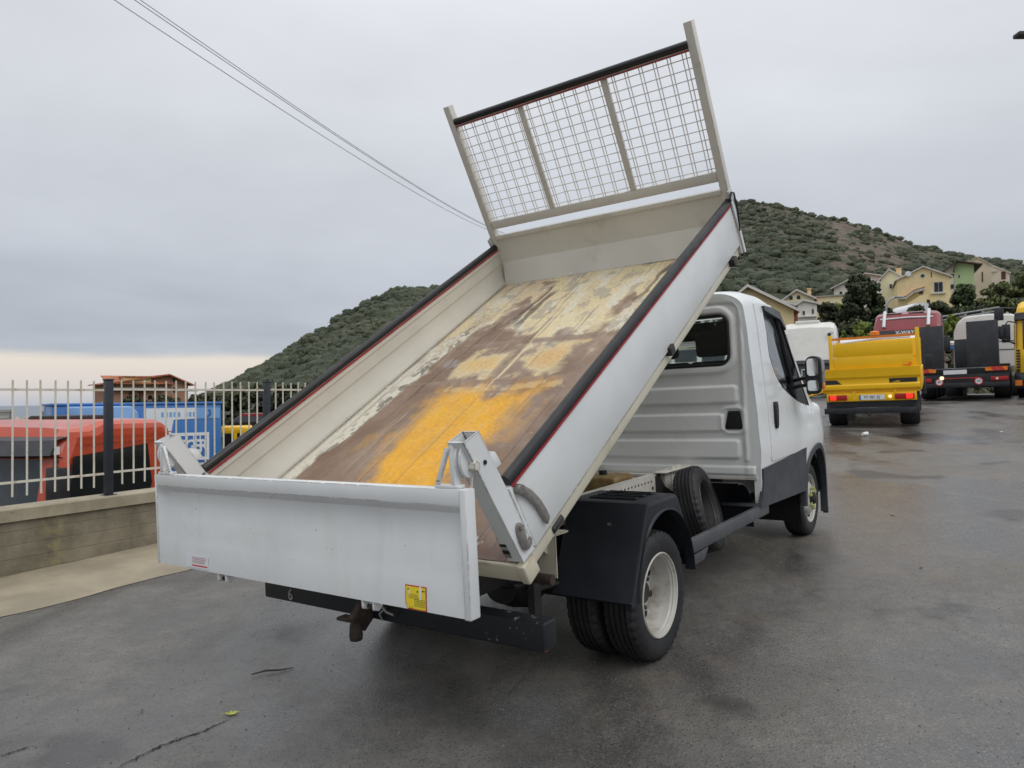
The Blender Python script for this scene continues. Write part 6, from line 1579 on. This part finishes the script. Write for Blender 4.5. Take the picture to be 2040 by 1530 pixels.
def leaves(centres, radii, n, size, rs, squash=.8):
    """many leaf-sized faces through the volume of a set of clumps"""
    w_ = np.array(radii) ** 2; idx = rs.choice(len(radii), n, p=w_ / w_.sum())
    d = rnd_unit(n, rs); rr = np.array(radii)[idx] * rs.uniform(.35, 1.0, n) ** .5
    p = np.array(centres)[idx] + d * rr[:, None] * np.array([1, 1, squash])
    a = rnd_unit(n, rs); a = a * .6 + d * .0; b_ = np.cross(a, rnd_unit(n, rs)); a /= np.linalg.norm(a, axis=1, keepdims=True); b_ /= np.linalg.norm(b_, axis=1, keepdims=True)
    s = size * rs.uniform(.6, 1.4, n)[:, None]
    V = np.stack([p - a * s, p + b_ * s * .55, p + a * s, p - b_ * s * .55], 1).reshape(-1, 3)
    nrm = d * np.array([1, 1, 1]) + np.array([0, 0, .25]) + rnd_unit(n, rs) * .25
    tint = rs.uniform(0, 1, len(radii))[idx] * .6 + .4 * rs.uniform(0, 1, n)
    return V, nrm, tint
def tree(label, px, py, depth, wpx, hpx, mat='leaf_dark', n=5000, seed=1, leaf=.22, name='tree', cat='tree', group=None, clumps=26, low=.12, cone=0, trunk=True, squash=.8):
    k = depth / FPX; P = at(px, py, depth); Wd, H = wpx * k * math.cos(math.atan2(P.x, P.y)), hpx * k
    rs = np.random.RandomState(seed); root = thing(name, label, cat, Matrix.Translation(P), group)
    cs, rd = [], []
    for i in range(clumps):
        z = H * (low + (1 - low) * rs.uniform(.05, .97)); q = (z / H - low) / (1 - low)
        env = (math.sin(math.pi * min(1, max(.04, q * .82 + .14))) ** .7) if not cone else (1.02 - q) 
        a = rs.uniform(0, 2 * math.pi); r_ = Wd / 2 * env * rs.uniform(.25, .86)
        cs.append((r_ * math.cos(a), r_ * math.sin(a), z)); rd.append(Wd * rs.uniform(.09, .19))
    V, nr_, ti_ = leaves(cs, rd, n, leaf, rs, squash)
    leafmesh('crown', V, nr_, ti_, mat, root)
    mb = MB(); mb.tube([(0, 0, -1.5), (.03 * H, 0, H * .25), (-.02 * H, .02 * H, H * .55), (0, 0, H * .85)], [H * .035, H * .03, H * .018, H * .006], 8)
    for c_ in cs[:8]: mb.tube([(0, 0, max(.1, c_[2] * .45)), (c_[0] * .5, c_[1] * .5, c_[2] * .75), c_], [H * .015, H * .010, H * .004], 5)
    mb.build('trunk', 'bark', root)
    return root
GT = 'trees and bushes on the slope'
tree('dark broad tree in front of the houses right of the cream house', 1722, 668, 78, 112, 118, 'leaf_dark', 9000, 2, .20, group=GT, clumps=46, low=.03)
tree('green bushy tree in front of the green house', 1922, 650, 95, 78, 82, 'leaf_mid', 7000, 3, .22, group=GT, clumps=36, low=.02)
tree('yellowish green bush left of the dark tree', 1655, 665, 84, 58, 60, 'leaf_olive', 4500, 4, .20, group=GT, low=.02, name='bush', cat='bush')
tree('small yellow green bush against the long cream house', 1672, 640, 100, 34, 36, 'leaf_bright', 1800, 14, .2, group=GT, low=.02, name='bush', cat='bush')
tree('dark bush below the dark tree beside the street lamp', 1770, 668, 70, 50, 52, 'leaf_dark', 4000, 5, .18, group=GT, low=.02, name='bush', cat='bush')
tree('bright green upright shrub above the yellow tipper', 1722, 692, 42, 54, 52, 'leaf_bright', 2200, 6, .13, group=GT, low=.0, name='bush', cat='bush', cone=0, clumps=18)
tree('small bright green seedling left of the bright shrub', 1682, 690, 42, 14, 30, 'leaf_bright', 420, 7, .11, group=GT, low=.0, name='bush', cat='bush', clumps=8)
tree('bright green bush between the ramps and the maroon truck', 1896, 690, 46, 44, 62, 'leaf_bright', 2200, 8, .14, group=GT, low=.0, name='bush', cat='bush')
for i, (px, py, dp, wp_, hp, m_, lb) in enumerate(((1975, 640, 80, 90, 48, 'leaf_grass', 'wide green bush above the white truck roof'), (2030, 634, 88, 80, 60, 'leaf_grass', 'olive bush at the right edge of the slope'), (1990, 606, 110, 70, 42, 'leaf_grass', 'yellowish bush below the house with the red window'),
        (1875, 640, 72, 60, 36, 'leaf_dark', 'low dark bush below the big yellow house'), (1825, 640, 66, 50, 26, 'leaf_mid', 'low green bush left of the tents'), (2050, 590, 120, 90, 50, 'leaf_grass', 'green bush on the skyline at the right edge'), (1950, 660, 60, 120, 40, 'leaf_dark', 'dark hedge bush behind the white truck'),
        (1640, 690, 55, 70, 50, 'leaf_dark', 'dark bush behind the white cab roof'), (1700, 700, 48, 90, 60, 'leaf_dark', 'dark bush behind the guard rail'), (1790, 690, 50, 80, 50, 'leaf_dark', 'dark bush behind the maroon truck'), (1580, 690, 55, 60, 36, 'leaf_olive', 'olive bush at the foot of the yellow gable'), (2020, 690, 50, 90, 70, 'leaf_dark', 'dark bush behind the yellow truck at the edge'))):
    tree(lb, px, py, dp, wp_, hp, m_, 3200, 20 + i, .19, group=GT, low=.0, name='bush', cat='bush', clumps=24)
GL = 'trees beyond the fence'
for i, (px, py, dp, wp_, hp, m_, lb) in enumerate(((425, 850, 75, 60, 62, 'leaf_olive', 'olive tree right of the brick house'), (470, 850, 70, 70, 74, 'leaf_dark', 'dark tree behind the dark van beyond the fence'), (520, 850, 66, 70, 80, 'leaf_dark', 'dark tree left of the second fence post'), (575, 850, 64, 80, 84, 'leaf_dark', 'dark tree right of the second fence post'), (500, 865, 45, 44, 46, 'leaf_mid', 'green bush behind the dark van roof'),
        (330, 830, 90, 80, 36, 'leaf_olive', 'olive bush below the brick house, right half'), (260, 830, 92, 80, 34, 'leaf_dark', 'dark bush below the brick house, left half'), (395, 830, 88, 50, 44, 'leaf_olive', 'olive tree touching the brick house wall'), (65, 868, 80, 44, 34, 'leaf_olive', 'olive bush beside the container stack'), (115, 860, 85, 34, 44, 'leaf_dark', 'dark bush behind the container stack'), (145, 870, 90, 40, 40, 'leaf_olive', 'olive bush behind the pale blue van'), (40, 862, 120, 40, 22, 'leaf_mid', 'low green bush at the left behind the fence'), (640, 850, 64, 90, 90, 'leaf_dark', 'dark tree behind the raised load bed'))):
    tree(lb, px, py, dp, wp_, hp, m_, 3600, 50 + i, .19, group=GL, low=.0, name='tree' if 'tree' in lb else 'bush', cat='tree' if 'tree' in lb else 'bush', clumps=26)

# scrub over the hills: thousands of leafy clumps, one mass
rs = np.random.RandomState(42)
NB = 14500
azr = np.radians(rs.uniform(-27, 43, NB * 4)); rr_ = np.sqrt(rs.uniform(85 ** 2, 545 ** 2, NB * 4))
xx = np.sin(azr) * rr_; yy = np.cos(azr) * rr_; zz_b = terrain(xx, yy)
pxx = 1020 + FPX * np.tan(azr); fr = ((zz_b - CAMZ) / rr_) / np.maximum(np.interp(pxx, _rx, _re), .02)
rockm = np.clip(sst(.55, .85, fr) * sst(1400, 1480, pxx) * (1 - sst(1900, 2020, pxx)) * .75 + .5 * sst(1640, 1690, pxx) * (1 - sst(1760, 1830, pxx)) * sst(.55, .7, fr), 0, 1)
dens = sst(.36, .60, fbm(xx / 30 + 9, yy / 30 + 4, 4)) * .85 + .22
dens = np.maximum(dens, .75 * sst(.62, .45, fr) * (rr_ > 195)); dens = dens * (1 - .80 * rockm); dens = np.where(fr > .965, np.maximum(dens, .30), dens)
hide = (pxx > 930) & (pxx < 1400)
near_h = (pxx > 1350) & (rr_ < 195)
keep = (rs.rand(NB * 4) < dens) & (~hide | (rs.rand(NB * 4) < .55)) & ~near_h & (np.interp(pxx, _rx, _re) > .012)
ii = np.where(keep)[0][:NB]
sz = (.8 + 2.8 * rs.uniform(0, 1, len(ii)) ** 2.2) * (.75 + .25 * rr_[ii] / 400) * (1 - .35 * rockm[ii])
ico = bmesh.new(); bmesh.ops.create_icosphere(ico, subdivisions=2, radius=1); bv0 = np.array([v.co[:] for v in ico.verts]); bf0 = np.array([[v.index for v in f.verts] for f in ico.faces]); ico.free()
nc, nb = len(ii), len(bv0)
tnt = np.clip(fbm(xx[ii] / 25, yy[ii] / 25, 3) * 1.5 - .45 + rs.uniform(-.3, .3, nc), 0, 1)
pos = np.stack([xx[ii], yy[ii], zz_b[ii] + sz * .12], 1)
jit = 1 + .26 * np.repeat(rs.uniform(-1, 1, (nc, nb, 1)), 1, 2)
shp = sz[:, None, None] * np.stack([rs.uniform(.95, 1.4, nc), rs.uniform(.95, 1.4, nc), rs.uniform(.62, .95, nc)], 1)[:, None, :]
Vb = (bv0[None] * jit * shp + pos[:, None, :]).reshape(-1, 3); Nb = np.repeat(bv0[None] * np.array([.9, .9, .8]) + np.array([0, 0, .6]) + rs.uniform(-.35, .35, (1, nb, 3)), nc, 0).reshape(-1, 3)
Fb = (bf0[None] + (np.arange(nc) * nb)[:, None, None]).reshape(-1, 3)
NL = 40; n_ = nc * NL
d = rnd_unit(n_, rs); d[:, 2] = np.abs(d[:, 2]) * .95 - .10
p = np.repeat(pos, NL, 0) + d * np.repeat(shp[:, 0, :], NL, 0) * rs.uniform(.92, 1.13, (n_, 1))
nr_ = d * np.array([.9, .9, .8]) + np.array([0, 0, .6]) + rnd_unit(n_, rs) * .35
a = rnd_unit(n_, rs); b_ = np.cross(nr_ + rnd_unit(n_, rs) * .8, a); b_ /= np.linalg.norm(b_, axis=1, keepdims=True)
s_ = np.clip(np.repeat(sz, NL) * .20, .16, .42)[:, None] * rs.uniform(.6, 1.4, (n_, 1))
T_ = np.stack([p - a * s_, p + b_ * s_, p + a * s_], 1)
fl = (np.cross(T_[:, 1] - T_[:, 0], T_[:, 2] - T_[:, 0]) * nr_).sum(1) < 0; T_[fl] = T_[fl][:, ::-1]
V = np.concatenate([Vb, T_.reshape(-1, 3)]); Fq = np.concatenate([Fb, np.arange(3 * n_).reshape(n_, 3) + len(Vb)])
tt_ = np.concatenate([np.repeat(tnt, nb), np.repeat(np.clip(np.repeat(tnt, NL) + rs.uniform(-.12, .12, n_), 0, 1), 3)])
o = npmesh('hill_scrub', V, Fq, 'scrub_leaf', smooth=True, kind='stuff', attr={'tint': np.repeat(tt_[:, None], 3, 1)})
nn = np.concatenate([Nb, np.repeat(nr_, 3, 0)]); nn /= np.linalg.norm(nn, axis=1, keepdims=True)
o.data.normals_split_custom_set_from_vertices(nn.astype(np.float32))

# undergrowth on the bank behind the yard
NG = 26000
azr = np.radians(rs.uniform(18, 40, NG)); rr_ = rs.uniform(44, 150, NG); xx = np.sin(azr) * rr_; yy = np.cos(azr) * rr_; zb2 = terrain(xx, yy)
p = np.stack([xx, yy, zb2 + rs.uniform(.0, .9, NG) * (1 + rr_ / 120)], 1); a = rnd_unit(NG, rs); b_ = np.cross(a, rnd_unit(NG, rs)); s = (.14 + .002 * rr_)[:, None] * rs.uniform(.6, 1.5, NG)[:, None]
V = np.stack([p - a * s, p + b_ * s * .6, p + a * s, p - b_ * s * .6], 1).reshape(-1, 3)
leafmesh('undergrowth', V, rnd_unit(NG, rs) * .5 + np.array([0, 0, .8]), np.clip(fbm(xx / 6, yy / 6, 3) * 1.6 - .4, 0, 1), 'leaf_olive', kind='stuff')
NG = 16000
azr = np.radians(rs.uniform(-30, -8, NG)); rr_ = rs.uniform(40, 130, NG); xx = np.sin(azr) * rr_; yy = np.cos(azr) * rr_; zb2 = terrain(xx, yy)
p = np.stack([xx, yy, zb2 + rs.uniform(.0, .7, NG)], 1); a = rnd_unit(NG, rs); b_ = np.cross(a, rnd_unit(NG, rs)); s = (.14 + .002 * rr_)[:, None] * rs.uniform(.6, 1.5, NG)[:, None]
V = np.stack([p - a * s, p + b_ * s * .6, p + a * s, p - b_ * s * .6], 1).reshape(-1, 3)
leafmesh('undergrowth', V, rnd_unit(NG, rs) * .5 + np.array([0, 0, .8]), np.clip(fbm(xx / 6, yy / 6, 3) * 1.6 - .4, 0, 1), 'leaf_dark', kind='stuff')

# ================================================================== STREET FURNITURE AND CABLES
simple('galvanised', (.32, .33, .34), .5, .5, var=.12, scale=4)
P = at(1767, 690, 44); k = 44 / FPX
lp = thing('street_lamp', 'grey street lamp with a curved arm between the dark tree and the tents', 'street lamp', Matrix.Translation(P))
mb = MB(); h_ = 100 * k; mb.tube([(0, 0, -2), (0, 0, h_ * .72)] + [(.62 - .62 * math.cos(rad(q)), 0, h_ * .72 + h_ * .26 * math.sin(rad(q))) for q in range(10, 91, 10)], .065, 8); mb.build('pole', 'galvanised', lp)
mb = MB(); mb.box(.55, 1.05, -.12, .12, h_ * .96, h_ * 1.0); mb.build('lamp_head', 'galvanised', lp, bevel=.03)
P = at(2092, 790, 17.0); T_ = at(2024, 70, 17.0)
lp = thing('street_lamp', 'street lamp whose flat head pokes in at the top right corner', 'street lamp', Matrix.Translation(P))
mb = MB(); hz = T_.z - P.z; mb.tube([(0, 0, -.3), (0, 0, hz - .5), (-.12, 0, hz - .08), (T_.x - P.x + .3, T_.y - P.y, hz + .02)], .05, 8); mb.build('pole', 'galvanised', lp)
mb = MB(); mb.box(T_.x - P.x, T_.x - P.x + .55, T_.y - P.y - .12, T_.y - P.y + .12, hz - .05, hz + .05); mb.build('lamp_head', 'dark_metal', lp, bevel=.02)
# utility pole hidden behind the load bed carries the cables
E1 = at(1012, 474, 62)
up2 = thing('utility_pole', 'wooden utility pole carrying the overhead cables behind the raised load bed', 'utility pole', Matrix.Translation((E1.x, E1.y, 0)))
mb = MB(); mb.tube([(0, 0, -6), (0, 0, E1.z + .3)], [.16, .11], 10); mb.build('pole', 'bark', up2)
simple('cable_grey', (.46, .47, .48), .6, var=.05)
def cable(label, a, b_, sag, r0):
    pts = []
    for i in range(41):
        t_ = i / 40; t2 = t_ ** 1.6; p = a.lerp(b_, t2); p.z -= sag * 4 * t2 * (1 - t2); pts.append(p)
    mb = MB(); mb.tube(pts, [r0 * (1 + i / 40 * 1.2) for i in range(41)], 6); o = mb.build('overhead_cable', 'cable_grey'); tag(o, label, 'cable', 'overhead cables')
cable('lowest of the overhead cables at the top left', at(150, -52, 11.0), E1 + Vector((0, 0, .1)), .55, .007)
cable('middle overhead cable close under the topmost one', at(178, -62, 11.0), E1 + Vector((0, 0, .22)), .45, .007)
cable('topmost of the overhead cables at the top left', at(188, -64, 11.4), E1 + Vector((0, 0, .30)), .48, .007)
# guard rail on the bank
gr = thing('guard_rail', 'long grey guard rail on the bank behind the bright green shrub', 'guard rail')
a, b_ = at(1560, 690, 48), at(1990, 612, 58)
mb = MB()
for dz in (0, -.28): mb.tube([a + Vector((0, 0, dz)), a.lerp(b_, .5) + Vector((0, 0, dz + .1)), b_ + Vector((0, 0, dz))], .06, 6)
mb.build('rail', 'galvanised', gr)
for i in range(12):
    p = a.lerp(b_, i / 11); mb = MB(); mb.box(p.x - .05, p.x + .05, p.y - .05, p.y + .05, p.z - 2.0, p.z + .05); mb.build('post', 'galvanised', gr)
# white plastic tunnel and green sheeting by the yellow house
P = at(1820, 622, 100); k = 100 / FPX
tn = thing('tunnel_tent', 'white rounded plastic tunnel with green sheeting below the big yellow house', 'tunnel tent', Matrix.Translation(P))
mb = MB(); mb.prism([(-28 * k, -6 * k)] + [(28 * k * math.cos(rad(q)), 22 * k * math.sin(rad(q)) - 6 * k) for q in range(180, -1, -15)], -2, 3, 'y'); mb.build('cover', 'print_white', tn, smooth=40)
simple('sheet_green', (.12, .28, .21), .7)
mb = MB()
mb.box(-24 * k, 26 * k, -2.4, -2.1, -22 * k, -4 * k); mb.build('green_sheet', 'sheet_green', tn)

# ================================================================== LITTER
def on_yard(px, py):
    p = gp(px, py); return Matrix.Translation((p.x, p.y, float(yard(p.x, p.y)) + .004))
simple('leaf_yellow', (.42, .44, .08), .6, var=.2, scale=30)
simple('leaf_brown', (.17, .09, .035), .7, var=.3, scale=30)
simple('paper_white', (.70, .70, .68), .6, var=.05)
def leaf(label, px, py, s, mat, rot, curl=.3):
    out = [(-1, 0), (-.7, .35), (-.35, .30), (-.15, .75), (.15, .42), (.5, .60), (.55, .25), (1.0, .05), (.55, -.20), (.45, -.55), (.1, -.35), (-.2, -.62), (-.4, -.25), (-.75, -.3)]
    mb = MB(); vs = [(0, 0, .15 * s * curl)] + [(x * s, y * s, s * curl * (x * x + y * y) * .5 + .002) for x, y in out]
    n = len(out); mb.add(vs, [(0, i + 1, (i + 1) % n + 1) for i in range(n)])
    vs2 = [(p[0], p[1], p[2] - .0015) for p in vs]; mb.add(vs2, [(0, (i + 1) % n + 1, i + 1) for i in range(n)]); mb.tube([(-s, 0, s * curl * .5 + .002), (-1.6 * s, .2 * s, .004)], s * .03, 5)
    o = mb.build('fallen_leaf', mat, None, on_yard(px, py) @ Matrix.Rotation(rot, 4, 'Z')); tag(o, label, 'leaf', 'litter on the asphalt')
leaf('yellow green leaf lying at the end of the asphalt crack', 462, 1424, .034, 'leaf_yellow', .4, .5)
leaf('small brown curled leaf left of the yellow leaf', 283, 1417, .011, 'leaf_brown', 1.4, .9)
leaf('dry brown leaf on the asphalt right of the rear wheel', 1835, 1132, .020, 'leaf_brown', .3, .5)
leaf('tiny leaf at the far right of the asphalt', 1778, 1027, .03, 'leaf_brown', 2.0, .3)
P = gp(1723, 869); mb = MB(); mb.lathe([(.001, -.06), (.032, -.06), (.042, .05), (.044, .06), (.040, .06), (.001, -.05)], 16, 'x')
o = mb.build('paper_cup', 'paper_white', None, on_yard(1723, 869) @ Matrix.Translation((0, 0, .043)) @ Matrix.Rotation(.4, 4, 'Z')); tag(o, 'white paper cup lying on the asphalt below the yellow tipper', 'cup', 'litter on the asphalt')
o = MB().box(-.05, .05, -.02, .03, 0, .018).build('paper_scrap', 'paper_white', None, on_yard(1996, 862) @ Matrix.Rotation(.9, 4, 'Z'), bevel=.006); tag(o, 'small pale scrap on the asphalt below the low loader', 'scrap', 'litter on the asphalt')
mb = MB(); mb.tube([(-.10, 0, .006), (-.03, .012, .012), (.05, .004, .008), (.12, .02, .006)], [.004, .006, .005, .002], 6); o = mb.build('twig', 'bark', None, on_yard(540, 1342) @ Matrix.Rotation(.35, 4, 'Z')); tag(o, 'thin dry twig lying on the asphalt left of the tow hitch', 'twig', 'litter on the asphalt')
o = MB().add([(-.012, -.01, 0), (.012, -.012, 0), (.014, .01, 0), (-.01, .012, 0), (0, 0, .016)], [(0, 1, 4), (1, 2, 4), (2, 3, 4), (3, 0, 4), (3, 2, 1, 0)]).build('white_pebble', 'paper_white', None, BMW @ Matrix.Translation((3.08, .32, .012))); tag(o, 'small white crumb on the load bed floor by the headboard', 'crumb')
leaf_o = None
# grit scattered over the asphalt
ng = 2600; gx_ = rs.uniform(0, 1, ng); 
px_ = rs.uniform(-100, 2100, ng); dd = 1.9 + 7 * rs.uniform(0, 1, ng) ** 1.6
Vg = []; Fg = []
for i in range(ng):
    d_ = at(px_[i], 765, 1.0); x, y = d_.x * dd[i], d_.y * dd[i]
    if (x - W0.x) * WN.x + (y - W0.y) * WN.y < 1.25: continue
    s = rs.uniform(.0015, .0045); z = float(.0)
    b0 = len(Vg); r4 = rs.uniform(.6, 1.3, 5)
    Vg += [(x - s * r4[0], y - s * .6, 0), (x + s, y - s * r4[1], 0), (x + s * .7, y + s * r4[2], 0), (x - s * .8, y + s * r4[3], 0), (x, y, s * 1.1 * r4[4])]
    Fg += [(b0, b0 + 1, b0 + 4), (b0 + 1, b0 + 2, b0 + 4), (b0 + 2, b0 + 3, b0 + 4), (b0 + 3, b0, b0 + 4)]
Vg = np.array(Vg); Vg[:, 2] += yard(Vg[:, 0], Vg[:, 1]) + .001
leafmat('grit_stone', (.03, .028, .026), (.16, .15, .135), (.30, .28, .25))
npmesh('loose_grit', Vg, np.array(Fg), 'grit_stone', smooth=False, kind='stuff', attr={'tint': np.repeat(np.repeat(rs.uniform(0, 1, len(Vg) // 5), 5)[:, None], 3, 1)})
